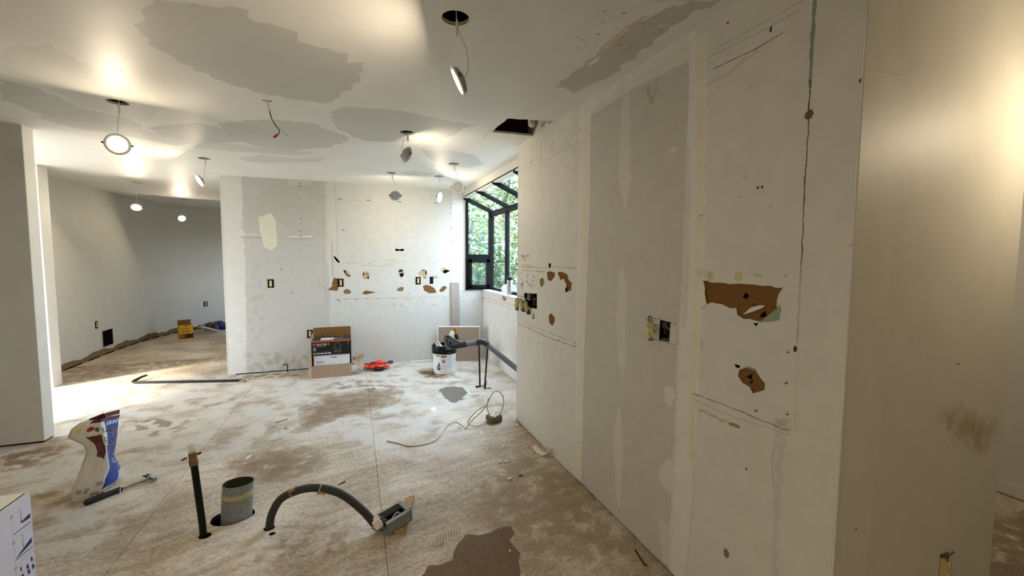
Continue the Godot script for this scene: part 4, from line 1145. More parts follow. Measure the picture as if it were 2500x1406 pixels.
	patches = [
		["torn_patch", torn([Vector2(1.155, 1.035), Vector2(1.216, 1.088), Vector2(1.207, 1.109), Vector2(1.238, 1.195), Vector2(1.298, 1.184), Vector2(1.291, 1.092), Vector2(1.280, 1.038), Vector2(1.265, 1.022)], 0.003, 0.02), 0.004, "torn_brown"],
		["torn_patch", torn([Vector2(1.345, 1.020), Vector2(1.386, 1.046), Vector2(1.417, 1.035), Vector2(1.442, 1.012), Vector2(1.436, 0.985), Vector2(1.395, 0.975), Vector2(1.355, 0.981)], 0.003, 0.02), 0.003, "torn_tan"],
		["torn_patch", torn([Vector2(1.581, 0.981), Vector2(1.623, 1.019), Vector2(1.686, 1.007), Vector2(1.755, 0.989), Vector2(1.675, 0.974), Vector2(1.643, 0.963), Vector2(1.591, 0.970)], 0.002, 0.02), 0.003, "torn_brown"],
		["torn_patch", torn([Vector2(2.031, 1.028), Vector2(2.076, 1.055), Vector2(2.120, 1.060), Vector2(2.131, 1.026), Vector2(2.108, 0.998), Vector2(2.053, 0.999)], 0.002, 0.02), 0.003, "torn_tan"],
		["torn_patch", torn([Vector2(2.391, 1.061), Vector2(2.437, 1.084), Vector2(2.495, 1.071), Vector2(2.553, 1.035), Vector2(2.588, 0.970), Vector2(2.541, 0.959), Vector2(2.483, 0.960), Vector2(2.414, 0.997)], 0.003, 0.02), 0.003, "torn_brown"],
		["torn_patch", torn([Vector2(2.623, 0.992), Vector2(2.671, 1.056), Vector2(2.718, 1.061), Vector2(2.736, 1.037), Vector2(2.694, 0.985), Vector2(2.647, 0.974)], 0.002, 0.02), 0.003, "torn_brown"],
		["torn_patch", torn([Vector2(1.351, 1.292), Vector2(1.391, 1.297), Vector2(1.441, 1.226), Vector2(1.420, 1.199), Vector2(1.370, 1.238)], 0.002, 0.02), 0.003, "torn_cream"],
		["torn_patch", torn([Vector2(1.596, 1.269), Vector2(1.644, 1.280), Vector2(1.680, 1.246), Vector2(1.668, 1.191), Vector2(1.636, 1.163), Vector2(1.600, 1.181), Vector2(1.591, 1.236)], 0.002, 0.02), 0.003, "torn_cream"],
		["torn_patch", torn([Vector2(2.057, 1.289), Vector2(2.101, 1.311), Vector2(2.134, 1.266), Vector2(2.128, 1.209), Vector2(2.094, 1.186), Vector2(2.067, 1.232)], 0.002, 0.02), 0.003, "torn_cream"],
		["torn_patch", torn([Vector2(2.324, 1.241), Vector2(2.370, 1.287), Vector2(2.416, 1.304), Vector2(2.451, 1.275), Vector2(2.438, 1.194), Vector2(2.404, 1.171), Vector2(2.370, 1.218), Vector2(2.336, 1.218)], 0.002, 0.02), 0.003, "torn_cream"],
		["torn_patch", torn([Vector2(2.637, 1.298), Vector2(2.696, 1.327), Vector2(2.732, 1.309), Vector2(2.708, 1.262), Vector2(2.672, 1.256)], 0.002, 0.02), 0.003, "torn_cream"],
		["wall_hole", torn([Vector2(1.235, 1.475), Vector2(1.250, 1.481), Vector2(1.293, 1.433), Vector2(1.313, 1.395), Vector2(1.298, 1.390), Vector2(1.263, 1.422)], 0.001, 0.03), 0.03, "cavity"],
		["wall_hole", torn([Vector2(2.017, 1.576), Vector2(2.039, 1.588), Vector2(2.077, 1.577), Vector2(2.127, 1.589), Vector2(2.143, 1.572), Vector2(2.126, 1.555), Vector2(2.071, 1.560), Vector2(2.033, 1.554)], 0.002, 0.03), 0.03, "cavity"],
		["outlet_cutout", rect(Vector2(0.499, 1.131), 0.062, 0.098), 0.05, "cavity"],
		["outlet_cutout", rect(Vector2(0.931, 0.466), 0.062, 0.1), 0.05, "cavity"],
		["outlet_cutout", rect(Vector2(1.317, 1.129), 0.062, 0.105), 0.05, "cavity"],
		["outlet_cutout", rect(Vector2(2.329, 1.143), 0.055, 0.1), 0.05, "cavity"],
		["switch_cutout", rect(Vector2(2.515, 1.145), 0.05, 0.1), 0.05, "cavity"],
	]
	cuts = []
	for q in patches:
		cuts.append(q[1])
	cuts.append(PackedVector2Array([Vector2(3.012, 1.0), Vector2(3.5, 1.0), Vector2(3.5, 2.6), Vector2(3.012, 2.6)]))
	s = Shape.new()
	s.sheet(3.28, HC, cuts, func(a: Vector2): return Vector2(a.x / 3.28, 1.0 - a.y / HC))
	obj("drywall_face", s, M.back_wall, wb)
	for q in patches:
		cut(wb, q[0], q[1], q[2], M[q[3]])
	for q in [[Vector2(1.351, 1.292), Vector2(1.371, 1.297), Vector2(1.385, 1.254), Vector2(1.420, 1.204), Vector2(1.390, 1.227)], [Vector2(1.421, 1.237), Vector2(1.441, 1.215), Vector2(1.425, 1.210)], [Vector2(1.591, 1.247), Vector2(1.612, 1.258), Vector2(1.606, 1.214)], [Vector2(1.633, 1.247), Vector2(1.664, 1.246), Vector2(1.659, 1.235)], [Vector2(1.647, 1.202), Vector2(1.674, 1.213), Vector2(1.668, 1.163)], [Vector2(2.062, 1.289), Vector2(2.123, 1.300), Vector2(2.117, 1.277), Vector2(2.073, 1.266)], [Vector2(2.073, 1.243), Vector2(2.134, 1.254), Vector2(2.122, 1.209), Vector2(2.094, 1.192)], [Vector2(2.365, 1.287), Vector2(2.416, 1.299), Vector2(2.405, 1.281)], [Vector2(2.428, 1.287), Vector2(2.450, 1.264), Vector2(2.439, 1.217)], [Vector2(2.672, 1.262), Vector2(2.708, 1.297), Vector2(2.755, 1.291), Vector2(2.785, 1.279), Vector2(2.755, 1.262), Vector2(2.707, 1.239)], [Vector2(2.404, 1.183), Vector2(2.450, 1.188), Vector2(2.427, 1.171)]]:
		var hs := Shape.new().at(Transform3D(Basis(), Vector3(0, 0, -0.0026)))
		hs.slab(torn(q, 0.002, 0.02), 0.0030, false)
		obj("peeled_edge", hs, M.cavity, wb)
	solid(wb, "wall_core", Vector3(0.0, 0.0, -0.15), Vector3(3.012, 2.8, -0.06), M.wall)
	solid(wb, "wall_core", Vector3(3.012, 0.0, -0.15), Vector3(3.48, 0.995, -0.06), M.wall)
	solid(wb, "end_board", Vector3(0.0, 0.0, -0.06), Vector3(0.012, HC, -0.0005), M.wall)
	solid(wb, "jamb_board", Vector3(2.995, 1.0, -0.06), Vector3(3.01, HC, -0.0005), M.wall)
	solid(wb, "wall_top", Vector3(0.0, HC, -0.06), Vector3(3.012, 2.8, 0.0), M.wall)
	s = Shape.new()
	s.tube([Vector3(0.001, 0, -0.002), Vector3(0.001, HC, -0.002)], 0.004, 8)
	obj("corner_bead", s, M.wall, wb)
	solid(wb, "bottom_plate", Vector3(0.08, 0.0, -0.004), Vector3(1.4, 0.012, 0.0008), M.cavity)

	# bay: header, low wall and sill
	var bay := structure("wall_bay", "low wall with a sill under the glazed bay", Vector3(1.79, 0, -6.05), Basis(Vector3(0, 0, 1), Vector3(0, 1, 0), Vector3(-1, 0, 0)))
	s = Shape.new()
	s.sheet(2.542, 0.985, [], func(a: Vector2): return Vector2(a.x / 2.542, 1.0 - a.y))
	obj("drywall_face", s, M.knee_wall, bay)
	solid(bay, "wall_core", Vector3(-0.15, -0.3, -0.19), Vector3(2.542, 0.985, -0.002), M.wall)
	solid(bay, "sill_board", Vector3(0.0, 0.985, -0.16), Vector3(2.542, 1.0, 0.008), M.trim_white, 0.003)
	var hd := structure("trim_1", "plain header beam above the bay opening", Vector3(1.5, 2.33, -6.05))
	solid(hd, "beam", Vector3(0, 0.0, 0), Vector3(0.12, 0.5, 2.542), M.wall)
	solid(hd, "edge_strip", Vector3(-0.004, -0.006, 0), Vector3(0.1, 0.0, 2.542), M.trim_white)
	solid(hd, "edge_strip", Vector3(0.005, -1.33, 0.001), Vector3(0.02, 0.0, 0.012), M.trim_white)

	# left stub wall with its end, hall wall (second pillar), and the curved wall of the alcove
	var wl := structure("wall_left", "plain stub wall ending in a corner at the left")
	solid(wl, "drywall_face", Vector3(-3.12, 0.012, -4.438), Vector3(-2.311, 2.8, -4.317), M.wall, 0.003)
	solid(wl, "bottom_plate", Vector3(-3.1, 0.0, -4.43), Vector3(-2.318, 0.03, -4.325), M.rust)
	var wh := structure("wall_hall", "wall end beside the hall opening, standing like a pillar")
	solid(wh, "drywall_face", Vector3(-5.6, 0.0, -6.26), Vector3(-3.16, 2.8, -6.098), M.wall, 0.004)
	s = Shape.new()
	s.box(Vector3(-3.22, 0.0, -6.255), Vector3(-3.158, 0.17, -6.105), 0.002)
	obj("taped_base", s, M.primer, wh)
	var wc := structure("wall_curved", "smooth curved wall of the alcove with its baseboard stripped off")
	var pts := []
	for q in smooth_path([Vector3(-3.5, 0, -6.2), Vector3(-3.5, 0, -7.5), Vector3(-3.48, 0, -8.5), Vector3(-3.38, 0, -9.3), Vector3(-3.13, 0, -9.95), Vector3(-2.62, 0, -10.48), Vector3(-1.9, 0, -10.8), Vector3(-1.0, 0, -10.95), Vector3(0.7, 0, -11.0)], 8):
		pts.append(q)
	var face := Shape.new()
	var strip := Shape.new()
	var gap := Shape.new()
	var along := 0.0
	var vent := [-8.155, -7.885]
	for k in pts.size() - 1:
		var a: Vector3 = pts[k]
		var b: Vector3 = pts[k + 1]
		var na := curve_normal(pts, k)
		var nb := curve_normal(pts, k + 1)
		for band in [[0.0, 2.8]]:
			var up := Vector3(0, band[1], 0)
			face.tri(a, b, b + up, na, nb, nb)
			face.tri(a, b + up, a + up, na, nb, na)
			face.tri(a - na * 0.1, b - nb * 0.1, b - nb * 0.1 + up, -na, -nb, -nb)
			face.tri(a - na * 0.1, b - nb * 0.1 + up, a - na * 0.1 + up, -na, -nb, -na)
		var ha := 0.085 + 0.02 * sin(along * 9.0) + 0.012 * sin(along * 31.0)
		along += a.distance_to(b)
		var hb := 0.085 + 0.02 * sin(along * 9.0) + 0.012 * sin(along * 31.0)
		var o := 0.003
		strip.tri(a + na * o, b + nb * o, b + nb * o + Vector3(0, hb, 0), na, nb, nb)
		strip.tri(a + na * o, b + nb * o + Vector3(0, hb, 0), a + na * o + Vector3(0, ha, 0), na, nb, na)
		strip.quad(a + Vector3(0, ha, 0), b + Vector3(0, hb, 0), b + nb * o + Vector3(0, hb, 0), a + na * o + Vector3(0, ha, 0), Vector3.UP)
		if k % 3 != 1:
			gap.quad(a + na * 0.006, b + nb * 0.006, b + nb * 0.006 + Vector3(0, 0.018, 0), a + na * 0.006 + Vector3(0, 0.012, 0), na)
			gap.quad(a + na * 0.006 + Vector3(0, 0.012, 0), b + nb * 0.006 + Vector3(0, 0.018, 0), b + Vector3(0, 0.018, 0), a + Vector3(0, 0.012, 0), Vector3.UP)
	obj("drywall_face", face, M.wall, wc)
	obj("bare_strip", strip, M.torn_tan, wc)
	obj("floor_gap", gap, M.cavity, wc)
	s = Shape.new()
	s.box(Vector3(-3.52, 0.125, -8.155), Vector3(-3.494, 0.355, -7.885))
	obj("vent_opening", s, M.cavity, wc)
	s = Shape.new()
	s.bar(Vector3(-3.492, 0.358, -8.16), Vector3(-3.492, 0.358, -7.88), 0.006, 0.008)
	s.bar(Vector3(-3.492, 0.12, -8.16), Vector3(-3.492, 0.12, -7.88), 0.006, 0.008)
	s.bar(Vector3(-3.492, 0.12, -8.158), Vector3(-3.492, 0.36, -8.158), 0.006, 0.008, Vector3.BACK)
	s.bar(Vector3(-3.492, 0.12, -7.882), Vector3(-3.492, 0.36, -7.882), 0.006, 0.008, Vector3.BACK)
	obj("vent_liner", s, M.galvanised, wc)

	# walls that close the rooms out of view
	var side := structure("wall_side", "plain side walls of the adjoining passage")
	solid(side, "drywall_face", Vector3(3.82, -0.3, -3.7), Vector3(3.95, 2.8, 2.7), M.wall)
	solid(side, "drywall_face", Vector3(2.2, -0.3, -3.72), Vector3(3.95, 2.8, -3.6), M.wall)
	solid(side, "drywall_face", Vector3(-3.12, -0.3, -4.34), Vector3(-3.0, 2.8, 2.7), M.wall)
	solid(side, "baseboard", Vector3(3.806, 0.01, -3.6), Vector3(3.82, 0.085, 2.6), M.wall)
	var rear := structure("wall_rear", "plain wall behind the camera")
	solid(rear, "drywall_face", Vector3(-4.0, -0.3, 2.6), Vector3(3.95, 2.8, 2.72), M.wall)
	var alc := structure("wall_alcove", "end wall of the alcove behind the back wall")
	solid(alc, "drywall_face", Vector3(0.62, -0.3, -11.1), Vector3(0.74, 0.85, -6.12), M.wall)
	solid(alc, "drywall_face", Vector3(0.62, 1.95, -11.1), Vector3(0.74, 2.8, -6.12), M.wall)
	solid(alc, "drywall_face", Vector3(0.62, 0.85, -7.6), Vector3(0.74, 1.95, -6.12), M.wall)
	solid(alc, "drywall_face", Vector3(0.62, 0.85, -11.1), Vector3(0.74, 1.95, -9.4), M.wall)
	var aw := structure("window_2", "daylight window at the hidden end of the alcove")
	for q in [[Vector3(0.68, 0.85, -7.62), Vector3(0.68, 1.95, -7.62)], [Vector3(0.68, 0.85, -8.5), Vector3(0.68, 1.95, -8.5)], [Vector3(0.68, 0.85, -9.38), Vector3(0.68, 1.95, -9.38)]]:
		s = Shape.new()
		s.bar(q[0], q[1], 0.05, 0.05, Vector3.BACK)
		obj("stile", s, M.frame_black, aw)
	for y in [0.87, 1.93]:
		s = Shape.new()
		s.bar(Vector3(0.68, y, -7.6), Vector3(0.68, y, -9.4), 0.05, 0.05)
		obj("rail", s, M.frame_black, aw)
	s = Shape.new()
	s.flat4(Vector3(0.68, 0.88, -7.62), Vector3(0.68, 0.88, -9.38), Vector3(0.68, 1.92, -9.38), Vector3(0.68, 1.92, -7.62), Vector3(-1, 0, 0))
	obj("pane", s, M.glass, aw)


func curve_normal(pts: Array, k: int) -> Vector3:
	var d: Vector3 = (pts[mini(k + 1, pts.size() - 1)] - pts[maxi(k - 1, 0)]).normalized()
	return Vector3(-d.z, 0, d.x)


# ---------------------------------------------------------------- the glazed bay
func bay_window() -> void:
	var w := structure("window_1", "black framed glazed bay with a sloping glass roof")
	var black: Material = M.frame_black
	var z0 := -6.05
	var zs := [-5.37, -4.68, -3.99]
	var parts := [
		["stile", Vector3(1.54, 1.0, z0), Vector3(1.54, 2.33, z0), 0.042, 0.06, Vector3.BACK],
		["corner_post", Vector3(1.915, 1.0, z0), Vector3(1.915, 2.16, z0), 0.075, 0.07, Vector3.BACK],
		["bottom_rail", Vector3(1.52, 1.018, z0), Vector3(1.92, 1.018, z0), 0.06, 0.036, Vector3.UP],
		["middle_rail", Vector3(1.55, 1.485, z0), Vector3(1.9, 1.485, z0), 0.06, 0.07, Vector3.UP],
		["rafter", Vector3(1.5, 2.335, z0), Vector3(1.94, 2.14, z0), 0.065, 0.055, Vector3.UP],
		["eave_beam", Vector3(1.925, 2.115, z0), Vector3(1.925, 2.115, -3.508), 0.06, 0.075, Vector3.UP],
		["front_rail", Vector3(1.925, 1.018, z0), Vector3(1.925, 1.018, -3.508), 0.06, 0.036, Vector3.UP],
		["ridge_rail", Vector3(1.515, 2.345, z0), Vector3(1.515, 2.345, -3.508), 0.03, 0.02, Vector3.UP],
	]
	for z in zs:
		parts.append(["mullion", Vector3(1.925, 1.0, z), Vector3(1.925, 2.14, z), 0.05, 0.06, Vector3.BACK])
		parts.append(["rafter", Vector3(1.5, 2.34, z), Vector3(1.94, 2.145, z), 0.05, 0.05, Vector3.UP])
	for q in parts:
		var s := Shape.new()
		s.bar(q[1], q[2], q[3], q[4], q[5], 0.004)
		obj(q[0], s, black, w)
	# the opening vent below: its own sash, a crank and a latch
	var sash := Shape.new()
	sash.bar(Vector3(1.565, 1.425, z0 + 0.02), Vector3(1.88, 1.425, z0 + 0.02), 0.05, 0.055)
	sash.bar(Vector3(1.565, 1.05, z0 + 0.02), Vector3(1.88, 1.05, z0 + 0.02), 0.05, 0.045)
	sash.bar(Vector3(1.587, 1.03, z0 + 0.02), Vector3(1.587, 1.45, z0 + 0.02), 0.048, 0.05, Vector3.BACK)
	sash.bar(Vector3(1.855, 1.03, z0 + 0.02), Vector3(1.855, 1.45, z0 + 0.02), 0.048, 0.05, Vector3.BACK)
	var sn := obj("vent_sash", sash, black, w)
	var s2 := Shape.new()
	s2.bar(Vector3(1.585, 1.06, z0 + 0.06), Vector3(1.585, 1.17, z0 + 0.06), 0.022, 0.02, Vector3.BACK)
	s2.bar(Vector3(1.585, 1.1, z0 + 0.075), Vector3(1.62, 1.07, z0 + 0.085), 0.012, 0.012)
	s2.bar(Vector3(1.62, 1.07, z0 + 0.085), Vector3(1.70, 1.125, z0 + 0.1), 0.014, 0.012)
	obj("crank_handle", s2, M.steel_dark, sn)
	# glass
	var panes := [
		[Vector3(1.55, 1.51, z0), Vector3(1.885, 1.51, z0), Vector3(1.885, 2.13, z0), Vector3(1.55, 2.3, z0), Vector3(0, 0, 1)],
		[Vector3(1.6, 1.06, z0 + 0.01), Vector3(1.85, 1.06, z0 + 0.01), Vector3(1.85, 1.41, z0 + 0.01), Vector3(1.6, 1.41, z0 + 0.01), Vector3(0, 0, 1)],
	]
	var ends := [z0, zs[0], zs[1], zs[2], -3.508]
	for k in 4:
		panes.append([Vector3(1.925, 1.03, ends[k]), Vector3(1.925, 1.03, ends[k + 1]), Vector3(1.925, 2.09, ends[k + 1]), Vector3(1.925, 2.09, ends[k]), Vector3(-1, 0, 0)])
		panes.append([Vector3(1.515, 2.345, ends[k]), Vector3(1.515, 2.345, ends[k + 1]), Vector3(1.93, 2.16, ends[k + 1]), Vector3(1.93, 2.16, ends[k]), Vector3(0.4, 0.9, 0)])
	for q in panes:
		var s := Shape.new()
		s.flat4(q[0], q[1], q[2], q[3], q[4])
		obj("pane", s, M.glass, w)


func hall_door() -> void:
	# the sunlit side room at the left: a glazed sliding wall facing the terrace
	var d := structure("door_1", "glazed sliding door of the sunlit side room")
	var x := -5.6
	for z in [-2.0, -3.33, -4.66, -6.0]:
		var s := Shape.new()
		s.bar(Vector3(x, 0, z), Vector3(x, 2.3, z), 0.06, 0.05, Vector3.BACK)
		obj("stile", s, M.trim_white, d)
	for y in [0.03, 2.28]:
		var s := Shape.new()
		s.bar(Vector3(x, y, -1.97), Vector3(x, y, -6.03), 0.06, 0.05)
		obj("rail", s, M.trim_white, d)
	for z in [-2.0, -3.33, -4.66]:
		var s := Shape.new()
		s.flat4(Vector3(x, 0.05, z), Vector3(x, 0.05, z - 1.33), Vector3(x, 2.26, z - 1.33), Vector3(x, 2.26, z), Vector3(1, 0, 0))
		obj("pane", s, M.glass, d)
	solid(d, "header", Vector3(x - 0.08, 2.3, -6.2), Vector3(x + 0.03, 2.8, -1.4), M.wall)
	var w := structure("wall_sunroom", "end wall of the sunlit side room")
	solid(w, "drywall_face", Vector3(-5.7, -0.3, -1.97), Vector3(-3.0, 2.8, -1.5), M.wall)


# ---------------------------------------------------------------- garden seen through the bay
func outside() -> void:
	var lawn := grain(mat("lawn", Color(0.22, 0.29, 0.13), 0.95), 0.05, 0.6, 1.0, 0.7)
	var g := structure("floor_garden", "garden ground outside the bay")
	solid(g, "lawn", Vector3(-40, -0.42, -60), Vector3(60, -0.34, 30), lawn)
	var pv := grain(mat("paving", Color(0.8, 0.78, 0.74), 0.9), 0.03, 0.85, 1.0, 0.6)
	solid(g, "paved_terrace", Vector3(-14.0, -0.335, -9.0), Vector3(-5.7, -0.05, 3.0), pv)
	var bark := grain(mat("bark", Color(0.27, 0.25, 0.23), 0.95), 0.04, 0.6, 1.0, 4.0)
	var lm := mat("leaf", Color(1, 1, 1), 0.6)
	lm.vertex_color_use_as_albedo = true
	lm.backlight_enabled = true
	lm.backlight = Color(0.6, 0.65, 0.5)
	var kinds := [
		["broad yellow-green tree close outside the bay glass", Vector3(5.0, -0.34, -14.2), 2.4, 5.6, 0.0],
		["tall blue-green tree behind the vent window", Vector3(0.9, -0.34, -19.5), 3.0, 8.0, 1.0],
		["bushy green tree far behind the front bay panes", Vector3(12.0, -0.34, -19.5), 3.4, 8.0, 0.5],
		["low dense shrub just outside the vent window", Vector3(2.5, -0.34, -9.6), 1.1, 3.0, 0.4],
		["spreading shrub outside the middle bay panes", Vector3(5.4, -0.34, -8.6), 1.2, 3.2, 0.1],
		["far round tree between the two near trunks", Vector3(6.5, -0.34, -27.5), 3.6, 8.5, 0.7],
		["high leaning tree seen through the glass roof", Vector3(9.6, -0.34, -6.6), 3.0, 9.5, 0.8],
	]
	for q in kinds:
		var t := thing("tree", q[0], "tree", q[1], "trees outside the bay")
		var trunk := Shape.new()
		trunk.tube(smooth_path([Vector3(0, 0, 0), Vector3(0.08, q[3] * 0.3, 0.03), Vector3(-0.05, q[3] * 0.6, 0.1), Vector3(0.1, q[3] * 0.9, 0)]), 0.11 if q[2] > 2.0 else 0.035, 8)
		var tr := obj("trunk", trunk, bark, t)
		for k in 9:
			var b := Shape.new()
			var y: float = q[3] * (0.22 + 0.07 * k)
			var a := k * 2.4
			b.tube(smooth_path([Vector3(0, y, 0), Vector3(cos(a) * q[2] * 0.4, y + 0.25, sin(a) * q[2] * 0.4), Vector3(cos(a) * q[2] * 0.85, y + 0.75, sin(a) * q[2] * 0.85)]), 0.03 if q[2] > 2.0 else 0.012, 6)
			obj("branch", b, bark, tr)
		var st := SurfaceTool.new()
		st.begin(Mesh.PRIMITIVE_TRIANGLES)
		for c in (105 if q[2] > 2.0 else 46):
			var cd := Vector3(rng.randfn(), rng.randfn(), rng.randfn()).normalized() * sqrt(rng.randf_range(0.1, 1.0))
			var cc := Vector3(cd.x * q[2], q[3] * 0.52 + cd.y * q[3] * 0.46, cd.z * q[2])
			var hue: float = clampf(q[4] + rng.randf_range(-0.5, 0.5), 0.0, 1.0)
			var col := Color(0.085, 0.135, 0.022).lerp(Color(0.022, 0.085, 0.05), hue)
			for l in 85:
				var p := cc + Vector3(rng.randfn(), rng.randfn() * 0.7, rng.randfn()) * 0.3
				var f := Vector3(rng.randfn(), rng.randfn() * 0.5, rng.randfn()).normalized()
				var side := f.cross(Vector3(rng.randfn(), 1.0, rng.randfn())).normalized()
				var n := f.cross(side).normalized()
				var sz := rng.randf_range(0.05, 0.095)
				st.set_color(col * rng.randf_range(0.7, 1.35))
				var a := p - f * sz
				var b := p + side * sz * 0.5 + n * sz * 0.12
				var e := p + f * sz
				var o := p - side * sz * 0.5 + n * sz * 0.12
				for v in [a, b, e, a, e, o]:
					st.set_normal(n)
					st.add_vertex(v)
		var fo := obj("foliage", st.commit(), lm, t)
		fo.set_meta("kind", "stuff")


# ---------------------------------------------------------------- downlights dangling from their leads
func lamps() -> void:
	var rows := [
		["large nearby downlight dangling edge-on from the front ceiling hole", Vector2(0.405, -1.767), Vector3(0.414, 2.193, -1.765), Vector3(-0.85, -0.45, -0.24), 0.32, true],
		["brightest downlight facing the camera near the left stub wall", Vector2(-1.39, -3.47), Vector3(-1.401, 2.178, -3.466), Vector3(0.37, -0.22, 0.9), 0.22, true],
		["downlight tilted edge-on in front of the pillar end of the back wall", Vector2(-1.381, -5.107), Vector3(-1.427, 2.218, -5.094), Vector3(-0.75, -0.5, 0.43), 0.4, true],
		["left glowing downlight in the dim alcove", Vector2(-2.686, -7.08), Vector3(-2.699, 2.111, -7.075), Vector3(0.2, -0.72, 0.66), 0.55, true],
		["farther right glowing downlight in the dim alcove", Vector2(-2.709, -8.886), Vector3(-2.763, 2.115, -8.869), Vector3(0.35, -0.5, 0.79), 0.5, true],
		["downlight seen from behind at mid ceiling, clips showing", Vector2(0.406, -3.463), Vector3(0.401, 2.27, -3.464), Vector3(0.86, -0.2, -0.46), 0.16, true],
		["downlight turned to the back wall, grey housing towards the camera", Vector2(0.423, -5.146), Vector3(0.461, 2.18, -5.143), Vector3(0.2, -0.38, -0.9), 0.22, true],
		["slanted white downlight with a black clip before the back wall corner", Vector2(0.973, -5.148), Vector3(0.976, 2.19, -5.147), Vector3(0.76, -0.25, 0.6), 0.25, true],
		["unlit round white downlight facing the camera beside the bay header", Vector2(0.988, -4.413), Vector3(1.029, 2.202, -4.404), Vector3(-0.2, -0.1, 0.97), 0.0, false],
		["downlight hanging behind the camera, out of the frame", Vector2(-0.5, 1.8), Vector3(-0.5, 2.1, 1.8), Vector3(0.05, -0.95, -0.05), 1.0, true],
		["second downlight hanging behind the camera, out of the frame", Vector2(-1.9, 0.2), Vector3(-1.9, 2.1, 0.2), Vector3(0.1, -0.95, -0.1), 1.0, true],
		["downlight in the passage behind the right wall, out of the frame", Vector2(3.05, -1.9), Vector3(3.05, 2.15, -1.9), Vector3(0.3, -0.8, 0.4), 0.3, true],
		["downlight beside the end face, out of the frame to the right", Vector2(2.2, -0.12), Vector3(2.3, 2.0, -0.38), Vector3(-0.15, -0.25, -0.95), 0.24, true],
	]
	var ringp := [Vector2(0.042, 0.002), Vector2(0.047, 0.0045), Vector2(0.062, 0.004), Vector2(0.066, 0.001), Vector2(0.066, -0.002), Vector2(0.05, -0.003)]
	for k in rows.size():
		var q: Array = rows[k]
		var pos: Vector3 = q[2]
		var n: Vector3 = q[3].normalized()
		var t := thing("downlight", q[0], "light", pos, "hanging downlights")
		var x := n.cross(Vector3.UP).normalized()
		var bs := Basis(x, n, x.cross(n))
		var xf := Transform3D(bs, Vector3())
		var s := Shape.new().at(xf)
		s.lathe(ringp, 32)
		obj("trim_ring", s, M.trim_white, t)
		s = Shape.new().at(xf)
		s.lathe([Vector2(0.0, 0.001), Vector2(0.0285, 0.001)], 28)
		s.lathe([Vector2(0.0285, 0.0012), Vector2(0.043, 0.0012)], 28)
		if q[4] > 0.15 and k != 7:
			s.lathe([Vector2(0.043, 0.0035), Vector2(0.05, 0.0052)], 28)
		obj("diffuser", s, (M.lens_bright if q[4] > 0.15 and k != 7 else M.lens_soft) if q[5] else M.diffuser, t)
		s = Shape.new().at(xf)
		s.lathe([Vector2(0.0405, 0.0026), Vector2(0.0405, 0.0032), Vector2(0.0425, 0.0032), Vector2(0.0425, 0.0026)], 28)
		obj("inner_ring", s, M.box_grey, t)
		s = Shape.new().at(xf)
		s.lathe([Vector2(0.052, -0.002), Vector2(0.052, -0.014), Vector2(0.044, -0.02), Vector2(0.028, -0.021), Vector2(0.026, -0.026), Vector2(0, -0.026)], 24)
		obj("housing", s, M.housing, t)
		for sd in [-1.0, 1.0]:
			s = Shape.new().at(xf)
			s.box(Vector3(sd * 0.052 - 0.006, -0.016, -0.008), Vector3(sd * 0.052 + 0.006, -0.003, 0.008), 0.001)
			s.bar(Vector3(sd * 0.058, -0.01, 0), Vector3(sd * 0.076, -0.006, 0), 0.012, 0.004)
			obj("spring_clip", s, M.black_plastic if k in [7, 8] else M.spring, t)
		if k in [0, 5]:
			s = Shape.new().at(xf)
			s.box(Vector3(0.05, -0.012, -0.012), Vector3(0.07, -0.004, 0.012), 0.002)
			obj("warning_tag", s, M.orange_tag, t)
		# the lead: up out of the cut-out, with a plug connector halfway
		var top := Vector3(q[1].x + 0.006, 2.56, q[1].y) - pos
		var back := bs * Vector3(0, -0.026, 0)
		var far := back + bs * Vector3(0, -0.02, 0) + Vector3(0, 0.03, 0)
		var path := smooth_path([top, top + Vector3(0, -0.14, 0), top.lerp(far, 0.75) + Vector3(0.004, 0.0, 0.0), far, back], 6)
		s = Shape.new()
		s.tube(path, 0.0022, 6)
		obj("lead", s, M.white_plastic, t)
		var m := top + Vector3(0, -0.155, 0)
		s = Shape.new()
		s.tube([m + Vector3(0, 0.035, 0), m + Vector3(0, 0.02, 0), m + Vector3(0, -0.02, 0), m + Vector3(0, -0.035, 0)], [0.0025, 0.006, 0.006, 0.0025], 8)
		obj("connector", s, M.white_plastic, t)
		if q[5]:
			var a := AreaLight3D.new()
			a.name = "glow"
			a.area_size = Vector2(0.06, 0.06)
			a.area_normalize_energy = true
			a.light_color = LAMP_COLOR
			a.light_energy = q[4]
			a.area_range = 30.0
			a.shadow_enabled = true
			t.add_child(a)
			a.transform = Transform3D(Basis(x, bs.z, -n) if false else Basis.looking_at(n, Vector3.UP), n * 0.008)


